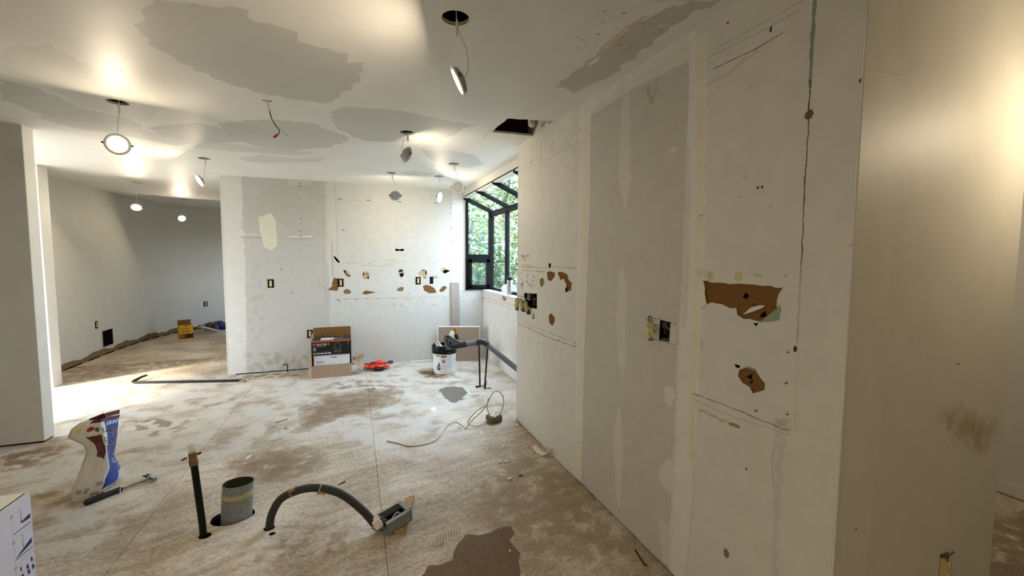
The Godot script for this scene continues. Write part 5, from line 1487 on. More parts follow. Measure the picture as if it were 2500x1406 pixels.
# ---------------------------------------------------------------- outlets, switches and wires on the walls
# a duplex receptacle: local z looks out of the wall
func outlet(called: String, label: String, group: String, where: Transform3D, boxed := true, with_slots := true) -> Node3D:
	var t := thing(called, label, "outlet", where.origin, group)
	t.transform = where
	var s := Shape.new()
	if boxed:
		s.box(Vector3(-0.034, -0.054, -0.002), Vector3(0.034, 0.054, 0.001), 0.0005)
		obj("box_rim", s, M.cavity, t)
	s = Shape.new()
	s.box(Vector3(-0.009, -0.052, 0.001), Vector3(0.009, 0.052, 0.003))
	s.box(Vector3(-0.016, 0.043, 0.001), Vector3(0.016, 0.052, 0.003))
	s.box(Vector3(-0.016, -0.052, 0.001), Vector3(0.016, -0.043, 0.003))
	obj("mounting_strap", s, M.zinc, t)
	s = Shape.new()
	s.box(Vector3(-0.0125, -0.034, -0.024), Vector3(0.0125, 0.034, 0.005), 0.002)
	obj("device_body", s, M.ivory, t)
	for y in [-0.0195, 0.0195]:
		var q := PackedVector2Array()
		for k in 20:
			var a := TAU * k / 20
			q.append(Vector2(clampf(cos(a) * 0.0172, -0.0165, 0.0165), y + clampf(sin(a) * 0.0172, -0.0142, 0.0142)))
		s = Shape.new().at(Transform3D(Basis(), Vector3(0, 0, 0.004)))
		s.slab(q, 0.005)
		var f := obj("receptacle_face", s, M.ivory, t)
		if with_slots:
			s = Shape.new()
			s.box(Vector3(-0.0072, y - 0.001, 0.0088), Vector3(-0.0055, y + 0.0075, 0.0093))
			s.box(Vector3(0.0055, y - 0.0005, 0.0088), Vector3(0.0072, y + 0.0068, 0.0093))
			s.box(Vector3(-0.0022, y - 0.0095, 0.0088), Vector3(0.0022, y - 0.0052, 0.0093), 0.0002)
			obj("slots", s, M.slot, f)
	return t


func wall_things() -> void:
	var back := func(x: float, y: float, z := 0.003): return Transform3D(Basis(), Vector3(x, y, -6.05 + z))
	outlet("wall_outlet", "ivory outlet without a cover on the grey left part of the back wall", "bare wall outlets", back.call(-0.991, 1.131))
	outlet("wall_outlet", "low ivory outlet on the back wall beside the stacked cartons", "bare wall outlets", back.call(-0.559, 0.466))
	outlet("wall_outlet", "ivory outlet right beside the torn brown paper at the paint joint", "bare wall outlets", back.call(-0.173, 1.129))
	outlet("wall_outlet", "ivory outlet right of the counter row on the back wall", "bare wall outlets", back.call(0.839, 1.143))
	var in_x := Basis(Vector3(0, 0, -1), Vector3(0, 1, 0), Vector3(1, 0, 0))
	outlet("wall_outlet", "outlet in the alcove above the square vent opening", "bare wall outlets", Transform3D(in_x, Vector3(-3.497, 0.474, -7.755)))
	var cn := Vector3(0.67, 0, 0.742).normalized()
	outlet("wall_outlet", "far outlet on the curve of the alcove wall", "bare wall outlets", Transform3D(Basis(Vector3.UP.cross(cn), Vector3.UP, cn), Vector3(-2.862, 0.494, -10.262)))
	var e := outlet("wall_outlet", "outlet low on the dim end face, loose in its cut-out", "bare wall outlets", Transform3D(Basis(Vector3.UP, 0.3), Vector3(1.962, 0.368, -0.806)), false)
	var s := Shape.new()
	s.tube(smooth_path([Vector3(-0.01, 0.05, -0.02), Vector3(-0.02, 0.066, 0.004), Vector3(0.01, 0.07, 0.012)], 5), 0.003, 6)
	obj("wire", s, M.copper, e)
	# switch on the back wall with its tilted white cover
	var t := thing("light_switch", "uncovered switch on the back wall with a tilted white plate above it", "switch", Vector3(1.025, 1.145, -6.047))
	s = Shape.new()
	s.box(Vector3(-0.026, -0.05, -0.04), Vector3(0.026, 0.05, -0.03))
	obj("back_box", s, M.cavity, t)
	s = Shape.new()
	s.box(Vector3(-0.014, -0.03, -0.02), Vector3(0.014, 0.03, 0.004), 0.002)
	obj("switch_body", s, M.black_plastic, t)
	s = Shape.new().at(Transform3D(Basis(Vector3.RIGHT, 0.5), Vector3(0.04, 0.055, 0.02)))
	s.box(Vector3(-0.045, 0, 0), Vector3(0.045, 0.03, 0.004), 0.001)
	obj("cover_plate", s, M.white_plastic, t)
	s = Shape.new()
	s.tube(smooth_path([Vector3(0.01, 0.04, 0.0), Vector3(0.05, 0.035, 0.03), Vector3(0.08, 0.05, 0.03)], 5), 0.003, 6)
	obj("wire", s, M.black_rubber, t)
	# outlet pulled out of the skimmed zone of the right wall
	t = outlet("pulled_outlet", "ivory outlet hanging by its wires out of the right wall", "", Transform3D(Basis(Vector3.UP, -0.75) * Basis(Vector3.BACK, 0.06), Vector3(1.318, 1.132, -1.645)), false)
	t.basis = Basis(Vector3(0.66, 0, 0.75), Vector3(0, 1, 0), Vector3(-0.75, 0, 0.66)) * Basis(Vector3.BACK, 0.08)
	s = Shape.new()
	s.box(Vector3(-0.008, 0.05, 0.0), Vector3(-0.004, 0.066, 0.002))
	s.box(Vector3(0.004, 0.05, 0.0), Vector3(0.008, 0.066, 0.002))
	s.box(Vector3(-0.008, 0.062, 0.0), Vector3(0.008, 0.066, 0.002))
	obj("mounting_ear", s, M.steel_dark, t)
	for y in [-0.015, 0.0, 0.014]:
		s = Shape.new()
		s.tube(smooth_path([Vector3(0.012, y, -0.012), Vector3(0.02, y + 0.004, -0.03), Vector3(0.045, y - 0.004, -0.05)], 5), 0.002, 6)
		obj("wire", s, M.off_white if y == 0.0 else M.black_rubber, t)
	t = thing("electrical_box", "grey steel box inside the cut-out behind the pulled outlet", "electrical box", Vector3(1.357, 1.131, -1.602))
	s = Shape.new()
	s.box(Vector3(0.012, -0.045, -0.038), Vector3(0.05, 0.045, -0.034))
	s.box(Vector3(0.046, -0.045, -0.038), Vector3(0.05, 0.045, 0.034))
	s.box(Vector3(0.012, 0.01, -0.034), Vector3(0.048, 0.04, 0.004))
	s.box(Vector3(0.012, -0.045, -0.034), Vector3(0.048, -0.036, 0.034))
	obj("steel_shell", s, M.box_grey, t)
	for k in 2:
		s = Shape.new()
		s.lathe([Vector2(0.005, 0), Vector2(0.005, 0.006), Vector2(0, 0.006)], 10)
		var b := obj("screw", s, M.brass, t)
		b.transform = Transform3D(Basis(Vector3.BACK, PI / 2), Vector3(0.018, 0.002 - 0.014 * k, -0.006))
	s = Shape.new()
	s.tube(smooth_path([Vector3(0.02, 0.02, 0.0), Vector3(0.012, 0.012, 0.02), Vector3(0.03, 0.01, 0.03)], 5), 0.002, 6)
	obj("wire", s, M.off_white, t)
	# three devices hanging out of a gang box at the far edge of the right wall
	var spots := [[-3.43, 1.075, -0.5, "leftmost device dangling at the far edge of the right wall"], [-3.315, 1.08, 0.1, "middle ivory device dangling from the gang box on the right wall"], [-3.215, 1.07, 0.35, "right ivory device dangling from the gang box on the right wall"]]
	for q in spots:
		var d := outlet("dangling_outlet", q[3], "devices pulled from the gang box", Transform3D(Basis(Vector3(0.55, 0, 0.83), Vector3(0, 1, 0), Vector3(-0.83, 0, 0.55)) * Basis(Vector3.BACK, q[2] * 0.5) * Basis(Vector3.RIGHT, 0.25), Vector3(1.318, q[1], q[0])), false)
		s = Shape.new()
		s.tube(smooth_path([Vector3(0, 0.03, -0.02), Vector3(-0.006, 0.06, -0.03), Vector3(0.01, 0.05, -0.055)], 5), 0.003, 6)
		obj("wire", s, M.cable, d)
		s = Shape.new()
		s.box(Vector3(-0.014, -0.07, -0.016), Vector3(0.014, -0.03, -0.004), 0.002)
		obj("side_plate", s, M.black_plastic, d)
	t = thing("gang_box", "dark gang box with wires open in the far edge of the right wall", "electrical box", Vector3(1.357, 1.12, -3.13))
	s = Shape.new()
	s.box(Vector3(0.03, -0.06, -0.02), Vector3(0.05, 0.06, 0.04))
	obj("steel_shell", s, M.box_grey, t)
	s = Shape.new()
	s.box(Vector3(0.006, -0.005, -0.17), Vector3(0.05, 0.05, -0.11))
	obj("divider", s, M.box_grey, t)
	for k in 4:
		s = Shape.new()
		s.tube(smooth_path([Vector3(0.04, 0.03 - 0.02 * k, 0.02), Vector3(0.0, 0.02 - 0.015 * k, -0.01 * k), Vector3(0.02, -0.02 * k, -0.04)], 5), 0.0025, 6)
		obj("wire", s, [M.off_white, M.black_rubber, M.copper, M.red_cap][k], t)
	# wires out of the ceiling
	t = thing("hanging_wire", "short cable hanging from a ceiling slot, capped with a red connector", "wire", Vector3(-0.492, 2.44, -3.092))
	s = Shape.new()
	s.tube([Vector3(-0.004, 0.05, 0), Vector3(0, -0.005, 0), Vector3(0.012, -0.06, 0)], 0.0058, 8)
	obj("sheath", s, M.off_white, t)
	s = Shape.new()
	s.tube(smooth_path([Vector3(0.012, -0.058, 0), Vector3(0.02, -0.1, 0), Vector3(0.042, -0.145, 0), Vector3(0.062, -0.17, 0), Vector3(0.06, -0.192, 0), Vector3(0.048, -0.205, 0)]), 0.0026, 8)
	obj("black_wire", s, M.black_rubber, t)
	s = Shape.new()
	s.tube([Vector3(0.052, -0.2, 0), Vector3(0.045, -0.207, 0), Vector3(0.03, -0.222, 0)], [0.005, 0.0075, 0.0068], 8)
	obj("wire_connector", s, M.red_cap, t)
	s = Shape.new()
	s.tube(smooth_path([Vector3(0.014, -0.06, 0), Vector3(0.03, -0.118, 0.004), Vector3(0.07, -0.168, 0.01), Vector3(0.115, -0.21, 0.016)]), 0.0009, 5)
	obj("bare_wire", s, M.copper, t)


# ---------------------------------------------------------------- things standing and lying on the floor
func printed(key: String, p: Paint, rough := 0.5) -> StandardMaterial3D:
	skin(key, p, rough)
	return M[key]


func label_quad(called: String, parent: Node3D, a: Vector3, b: Vector3, c: Vector3, d: Vector3, out: Vector3, m: Material) -> void:
	var s := Shape.new()
	s.quad(a, b, c, d, out)
	obj(called, s, m, parent)


func floor_things() -> void:
	white_carton()
	mortar_bag()
	hammer()
	stub_pipes()
	conduit_run()
	cable_run()
	bucket_corner()
	drain_pipe()
	carton_stack()
	orange_strap()
	crowbar()
	alcove_things()
	sill_things()
	litter()


func white_carton() -> void:
	var t := thing("printed_carton", "large white carton with blue diagrams at the bottom left", "carton", Vector3(-1.276, 0, -2.274))
	var white := mat("carton_white", Color(0.8, 0.79, 0.82), 0.6)
	solid(t, "carton_body", Vector3(-0.46, 0, 0), Vector3(0, 0.494, 0.62), white, 0.003)
	# side face print: u runs from the near end to the far end
	var p := Paint.new(768, 640, Color(0.8, 0.79, 0.82), Vector2(0, 0), Vector2(0.62, 0.494))
	var blue := Color(0.08, 0.1, 0.36)
	var ink := Color(0.12, 0.12, 0.2)
	var thin := Color(0.6, 0.6, 0.66)
	for k in 3:
		var y := 0.448 - 0.106 * k
		var u := 0.515
		p.blob(Vector2(u, y), 7.0, 10.0, Color(0.42, 0.2, 0.24), 1.0, 0.2)
		p.blob(Vector2(u, y), 4.0, 7.0, Color(0.78, 0.74, 0.78), 1.0, 0.2)
		p.stroke([Vector2(u + 0.008, y + 0.004), Vector2(0.612, y + 0.012)], 1.5, thin)
		p.stroke([Vector2(u, y - 0.012), Vector2(u, y - 0.09)], 1.5, thin)
		if k < 2:
			p.stroke([Vector2(0.562, y + 0.005), Vector2(0.563, y - 0.05)], 4.0, Color(0.4, 0.4, 0.45))
			p.stroke([Vector2(u + 0.005, y - 0.075), Vector2(0.614, y - 0.078)], 4.0, ink)
			p.stroke([Vector2(u + 0.005, y - 0.092), Vector2(0.614, y - 0.096)], 1.5, thin)
	p.fill(PackedVector2Array([p.px(Vector2(0.558, 0.40)), p.px(Vector2(0.612, 0.408)), p.px(Vector2(0.612, 0.388)), p.px(Vector2(0.565, 0.393))]), blue)
	p.stroke([Vector2(0.558, 0.4), Vector2(0.58, 0.398)], 9.0, Color(0.5, 0.12, 0.22))
	p.fill(PackedVector2Array([p.px(Vector2(0.525, 0.276)), p.px(Vector2(0.61, 0.305)), p.px(Vector2(0.611, 0.283)), p.px(Vector2(0.524, 0.272))]), blue)
	for q in [[0.54, 0.225, 10], [0.575, 0.21, 14], [0.6, 0.225, 12], [0.545, 0.19, 16], [0.58, 0.185, 16], [0.605, 0.19, 16]]:
		p.stroke([Vector2(q[0], q[1]), Vector2(q[0] + 0.004, q[1] - 0.02)], q[2], blue if q[2] > 11 else Color(0.4, 0.2, 0.3))
	label_quad("side_print", t, Vector3(0.001, 0.0, 0.62), Vector3(0.001, 0.0, 0.0), Vector3(0.001, 0.494, 0.0), Vector3(0.001, 0.494, 0.62), Vector3(1, 0, 0), printed("carton_side", p, 0.6))
	p = Paint.new(256, 320, Color(0.86, 0.84, 0.8), Vector2(0, 0), Vector2(0.46, 0.62))
	p.fill(PackedVector2Array([Vector2(20, 30), Vector2(180, 30), Vector2(170, 110), Vector2(20, 120)]), Color(0.5, 0.2, 0.18))
	p.stroke([Vector2(0.1, 0.5), Vector2(0.3, 0.5)], 8.0, Color(0.86, 0.84, 0.8))
	label_quad("top_print", t, Vector3(-0.46, 0.495, 0.62), Vector3(-0.012, 0.495, 0.62), Vector3(-0.012, 0.495, 0.004), Vector3(-0.46, 0.495, 0.004), Vector3.UP, printed("carton_top", p, 0.6))
	solid(t, "flap_gap", Vector3(-0.012, 0.4935, 0.01), Vector3(-0.008, 0.4955, 0.62), M.slot)


func mortar_bag() -> void:
	var o := Vector3(-1.53, 0, -3.3)
	var t := thing("mortar_bag", "half-empty crumpled mortar bag with a blue printed side", "bag", o)
	# corners front-left, front-right, back-right, back-left, from the floor upwards
	var rows := [
		[Vector3(-1.615, 0.0, -3.196), Vector3(-1.485, 0.0, -3.194), Vector3(-1.471, 0.0, -3.412)],
		[Vector3(-1.612, 0.045, -3.192), Vector3(-1.468, 0.045, -3.192), Vector3(-1.455, 0.03, -3.415)],
		[Vector3(-1.600, 0.09, -3.200), Vector3(-1.456, 0.085, -3.205), Vector3(-1.458, 0.062, -3.417)],
		[Vector3(-1.571, 0.186, -3.218), Vector3(-1.442, 0.166, -3.214), Vector3(-1.471, 0.11, -3.412)],
		[Vector3(-1.545, 0.278, -3.235), Vector3(-1.441, 0.269, -3.218), Vector3(-1.484, 0.175, -3.40)],
		[Vector3(-1.555, 0.325, -3.226), Vector3(-1.444, 0.335, -3.213), Vector3(-1.476, 0.25, -3.405)],
		[Vector3(-1.606, 0.395, -3.195), Vector3(-1.45, 0.405, -3.206), Vector3(-1.465, 0.335, -3.412)],
		[Vector3(-1.596, 0.44, -3.205), Vector3(-1.456, 0.455, -3.205), Vector3(-1.456, 0.41, -3.416)],
		[Vector3(-1.565, 0.468, -3.23), Vector3(-1.458, 0.476, -3.212), Vector3(-1.453, 0.436, -3.417)],
	]
	var p := Paint.new(1024, 768, Color(0.83, 0.82, 0.78), Vector2(0, 0), Vector2(1, 1))
	# columns: 0 to 0.36 white front, 0.36 to 0.72 blue side, the rest plain
	var X := 1024.0
	var Y := 768.0
	var box := func(u0: float, v0: float, u1: float, v1: float) -> PackedVector2Array: return PackedVector2Array([Vector2(u0 * X, v0 * Y), Vector2(u1 * X, v0 * Y), Vector2(u1 * X, v1 * Y), Vector2(u0 * X, v1 * Y)])
	var blue := Color(0.08, 0.22, 0.56)
	var maroon := Color(0.3, 0.07, 0.08)
	p.fill(PackedVector2Array([Vector2(0.44 * X, 0), Vector2(0.72 * X, 0), Vector2(0.72 * X, 0.84 * Y), Vector2(0.36 * X, 0.88 * Y), Vector2(0.37 * X, 0.72 * Y), Vector2(0.46 * X, 0.5 * Y)]), blue)
	p.fill(box.call(0.2, 0.0, 0.72, 0.075), maroon)
	p.dashes(Vector2(0.42 * X, 0.04 * Y), 280.0, 14.0, Color(0.62, 0.52, 0.48))
	p.fill(PackedVector2Array([Vector2(0.47 * X, 0.165 * Y), Vector2(0.495 * X, 0.105 * Y), Vector2(0.52 * X, 0.165 * Y)]), Color(0.9, 0.9, 0.92))
	p.text("MAPE", Vector2(0.535 * X, 0.165 * Y), 42, Color(0.92, 0.93, 0.95), Vector2(1, 0), true, false, 1.5)
	var black := Color(0.04, 0.03, 0.05)
	for q in [["Large-F", 0.285], ["Floor &", 0.385], ["Tile M", 0.485]]:
		p.text(q[0], Vector2(0.36 * X, q[1] * Y + 3), 58, Color(0.86, 0.86, 0.86), Vector2(1, 0), true, false, 1.9)
		p.text(q[0], Vector2(0.365 * X, q[1] * Y), 56, black, Vector2(1, 0), true, false, 1.9)
	p.dashes(Vector2(0.6 * X, 0.54 * Y), 80.0, 14.0, Color(0.85, 0.87, 0.92))
	p.text("Tile M", Vector2(0.54 * X, 0.59 * Y), 24, Color(0.85, 0.87, 0.92), Vector2(1, 0), true, false, 1.6)
	for k in 5:
		p.stroke([Vector2(0.6, 0.385 - 0.016 * k), Vector2(0.7, 0.385 - 0.016 * k)], 3.0, Color(0.6, 0.68, 0.84))
	p.fill(box.call(0.6, 0.7, 0.72, 0.86), Color(0.82, 0.82, 0.8))
	for k in 8:
		p.stroke([Vector2(0.605, 0.285 - 0.018 * k), Vector2(0.69, 0.285 - 0.018 * k)], 3.0, Color(0.45, 0.46, 0.48))
	# fruit-coloured band at the foot and the neck
	for k in 7:
		p.blob(Vector2(0.39 + 0.05 * k, 0.06 + 0.02 * (k % 2)), 34.0, 26.0, [Color(0.72, 0.1, 0.14), Color(0.85, 0.72, 0.16), Color(0.16, 0.4, 0.2), Color(0.5, 0.16, 0.3)][k % 4])
	p.fill(box.call(0.36, 0.86, 0.72, 0.885), Color(0.7, 0.82, 0.9))
	p.area([Vector2(0.16, 0.72), Vector2(0.33, 0.72), Vector2(0.34, 0.5), Vector2(0.3, 0.45), Vector2(0.18, 0.47)], Color(0.36, 0.12, 0.13), 1.0, 4.0)
	for k in 3:
		p.stroke([Vector2(0.21 + 0.03 * k, 0.62), Vector2(0.23 + 0.03 * k, 0.5)], 9.0, Color(0.6, 0.42, 0.4), 0.8, 3.0)
	p.blob(Vector2(0.24, 0.82), 50.0, 28.0, Color(0.66, 0.12, 0.14))
	p.blob(Vector2(0.1, 0.82), 40.0, 30.0, Color(0.8, 0.74, 0.4))
	p.blob(Vector2(0.31, 0.8), 30.0, 28.0, Color(0.2, 0.42, 0.3))
	p.text("50 LB.", Vector2(0.25 * X, 0.91 * Y), 26, black)
	p.text("22,7 kg", Vector2(0.24 * X, 0.955 * Y), 30, black)
	for q in [[0.06, 0.8, 0.13, 0.88], [0.16, 0.79, 0.21, 0.87], [0.27, 0.73, 0.35, 0.78]]:
		var b: PackedVector2Array = box.call(q[0], q[1], q[2], q[3])
		p.fill(b, Color(0.2, 0.2, 0.2))
		p.fill(box.call(q[0] + 0.004, q[1] + 0.005, q[2] - 0.004, q[3] - 0.005), Color(0.83, 0.82, 0.78))
	for k in 9:
		p.fill(box.call(0.07 + 0.006 * k, 0.815, 0.073 + 0.006 * k, 0.865), black)
	p.text("WHITE", Vector2(0.28 * X, 0.76 * Y), 16, black)
	p.dashes(Vector2(0.168 * X, 0.82 * Y), 36.0, 12.0, black)
	p.dashes(Vector2(0.168 * X, 0.85 * Y), 36.0, 12.0, black)
	p.mottle(0.01, 0.05, 2)
	var s := Shape.new()
	var n := 6
	var grid := []
	for r in rows.size():
		var q: Array = rows[r]
		var back: Vector3 = q[0] + (q[2] - q[1])
		var c := [q[0] - o, q[1] - o, q[2] - o, back - o]
		var line := []
		for k in 4:
			var a: Vector3 = c[k]
			var b: Vector3 = c[(k + 1) % 4]
			var outw := (b - a).cross(Vector3.UP).normalized() * -1.0
			for j in n:
				var f := float(j) / n
				var bulge: float = sin(PI * f) * [0.004, 0.014, 0.014, 0.008, -0.012, -0.006, 0.004, -0.006, -0.012][r] + 0.004 * sin(r * 2.3 + j * 1.7 + k)
				line.append(a.lerp(b, f) + outw * bulge * (1.0 if outw.dot((a + b) / 2.0 - Vector3(0, a.y, 0)) > 0 else -1.0))
		grid.append(line)
	var cols := [0.0, 0.36, 0.72, 0.86, 1.0]
	var m: int = grid[0].size()
	for r in rows.size() - 1:
		for k in m:
			var k2: int = (k + 1) % m
			var f: int = k / n
			var u0: float = lerpf(cols[f], cols[f + 1], float(k % n) / n)
			var u1: float = lerpf(cols[f], cols[f + 1], float(k % n + 1) / n)
			var v0 := 1.0 - float(r) / (rows.size() - 1)
			var v1 := 1.0 - float(r + 1) / (rows.size() - 1)
			var pts := [grid[r][k], grid[r][k2], grid[r + 1][k2], grid[r + 1][k]]
			var ns := []
			for w in [[r, k], [r, k2], [r + 1, k2], [r + 1, k]]:
				var du: Vector3 = grid[w[0]][(w[1] + 1) % m] - grid[w[0]][(w[1] + m - 1) % m]
				var dv: Vector3 = grid[mini(w[0] + 1, rows.size() - 1)][w[1]] - grid[maxi(w[0] - 1, 0)][w[1]]
				ns.append(du.cross(dv).normalized())
			s.tri(pts[0], pts[1], pts[2], ns[0], ns[1], ns[2], Vector2(u0, v0), Vector2(u1, v0), Vector2(u1, v1))
			s.tri(pts[0], pts[2], pts[3], ns[0], ns[2], ns[3], Vector2(u0, v0), Vector2(u1, v1), Vector2(u0, v1))
	obj("bag_body", s, printed("bag_print", p, 0.45), t)
	# the stitched top tape and the folded corner
	s = Shape.new()
	var top: Array = rows[-1]
	s.bar(top[0] - o + Vector3(0.03, -0.01, -0.04), top[1] - o + Vector3(0.0, 0.012, -0.05), 0.004, 0.03)
	s.bar(top[1] - o + Vector3(0.0, 0.012, -0.05), top[2] - o + Vector3(-0.0, 0.02, 0), 0.004, 0.026)
	obj("top_tape", s, mat("tape_maroon", maroon, 0.6), t)
	s = Shape.new()
	s.flat3(top[0] - o, top[0] - o + Vector3(0.08, 0.0, -0.03), top[0] - o + Vector3(0.02, -0.02, -0.16), Vector3.UP)
	s.flat3(top[0] - o + Vector3(0.08, 0.0, -0.03), top[2] - o + Vector3(-0.03, 0.0, 0.0), top[0] - o + Vector3(0.02, -0.02, -0.16), Vector3.UP)
	obj("folded_mouth", s, M.off_white, t)


func hammer() -> void:
	var t := thing("hammer", "claw hammer with a black grip lying beside the mortar bag", "hammer", Vector3(-1.514, 0.019, -3.115))
	var d := Vector3(0.25, 0.0, -0.24)
	var u := d.normalized()
	var side := Vector3(-u.z, 0, u.x)
	var s := Shape.new()
	s.tube([Vector3(), u * 0.01, u * 0.05, u * 0.12, u * 0.17, u * 0.175], [0.012, 0.018, 0.0175, 0.0155, 0.017, 0.012], 14)
	obj("grip", s, M.black_rubber, t)
	s = Shape.new()
	s.tube([u * 0.17, u * 0.33], [0.0085, 0.0075], 10)
	obj("shaft", s, M.zinc, t)
	var h := u * 0.325
	s = Shape.new()
	s.tube([h + side * -0.018, h + side * 0.02, h + side * 0.034, h + side * 0.04, h + side * 0.056], [0.012, 0.013, 0.0105, 0.014, 0.0135], 12)
	obj("head", s, M.zinc, t)
	for k in [-1.0, 1.0]:
		s = Shape.new()
		s.tube(smooth_path([h - side * 0.015 + u * 0.007 * k, h - side * 0.045 + u * 0.009 * k + Vector3(0, 0.004, 0), h - side * 0.075 + u * 0.011 * k + Vector3(0, -0.002, 0)], 5), [0.009, 0.0085, 0.008, 0.0075, 0.007, 0.006, 0.0055, 0.005, 0.004, 0.0035, 0.003], 8)
		obj("claw", s, M.steel_dark, t)
	s = Shape.new()
	var c := u * 0.155 + side * 0.005
	s.tube(smooth_path([c + Vector3(0, -0.018, 0) + side * 0.03, c + side * 0.028 + Vector3(0, 0.012, 0), c + Vector3(0, 0.02, 0) + u * 0.02, c + u * 0.05 + side * 0.012]), 0.0016, 6)
	obj("zip_tie", s, M.white_plastic, t)


func stub_pipes() -> void:
	var t := thing("pipe_stub", "thin black pipe standing up from the floor with a clear cap", "pipe", Vector3(-0.77, 0, -2.564))
	var s := Shape.new()
	s.tube([Vector3(0.0, -0.12, 0), Vector3(-0.004, 0.06, 0), Vector3(-0.026, 0.405, 0.008)], 0.0165, 14)
	obj("black_pipe", s, M.black_plastic, t)
	s = Shape.new().at(Transform3D(Basis(Vector3.BACK, 0.07), Vector3(-0.026, 0.395, 0.008)))
	s.lathe([Vector2(0.0205, 0), Vector2(0.0205, 0.028), Vector2(0.0175, 0.032), Vector2(0.0175, 0.046), Vector2(0.019, 0.05), Vector2(0.0165, 0.068), Vector2(0, 0.068)], 18)
	obj("brass_fitting", s, M.copper, t)
	s = Shape.new()
	s.bar(Vector3(-0.075, 0.432, 0.02), Vector3(-0.052, 0.438, 0.012), 0.008, 0.007)
	s.bar(Vector3(-0.013, 0.446, 0.004), Vector3(0.006, 0.452, 0.0), 0.008, 0.009)
	obj("shutoff_bar", s, M.steel_dark, t)
	s = Shape.new().at(Transform3D(Basis(Vector3.BACK, 0.07), Vector3(-0.031, 0.46, 0.008)))
	s.lathe([Vector2(0.0165, 0), Vector2(0.0165, 0.025), Vector2(0.018, 0.028), Vector2(0.0165, 0.031), Vector2(0.0155, 0.045), Vector2(0.01, 0.052), Vector2(0, 0.053)], 18)
	obj("clear_cap", s, M.clear_cap, t)

	t = thing("duct_stub", "oval galvanised duct stub rising from a cut hole in the floor", "duct", Vector3(-0.652, 0, -2.7))
	var lean := Transform3D(Basis(Vector3(1, 0.0, 0), Vector3(0.075, 1, 0.0), Vector3(0, 0, 1)), Vector3())
	var high := 0.198
	s = Shape.new().at(lean)
	s.lathe([Vector2(1.0, -0.15), Vector2(1.0, 0.118)], 36, 0.077, 0.062)
	obj("duct_wall", s, M.galvanised, t)
	s = Shape.new().at(lean)
	s.lathe([Vector2(1.0, 0.118), Vector2(1.02, 0.121), Vector2(1.02, 0.146), Vector2(1.0, 0.15)], 36, 0.077, 0.062)
	obj("tape_band", s, M.masking_tape, t)
	s = Shape.new().at(lean)
	s.lathe([Vector2(1.0, 0.15), Vector2(1.0, high), Vector2(0.985, high)], 36, 0.077, 0.062)
	obj("duct_rim", s, M.galvanised, t)
	s = Shape.new().at(lean)
	s.lathe([Vector2(0.985, high), Vector2(0.985, -0.15), Vector2(0.0, -0.15)], 36, 0.077, 0.062)
	obj("duct_lining", s, M.duct_inside, t)

	t = thing("wall_stub_pipe", "small bent dark pipe stub at the foot of the back wall", "pipe", Vector3(-0.83, 0, -6.0))
	s = Shape.new()
	s.tube(smooth_path([Vector3(0, 0, 0.01), Vector3(0.004, 0.05, 0.0), Vector3(0.0, 0.085, -0.01), Vector3(-0.02, 0.095, -0.02), Vector3(-0.05, 0.086, -0.035)], 5), 0.007, 8)
	obj("bent_tube", s, M.rust, t)


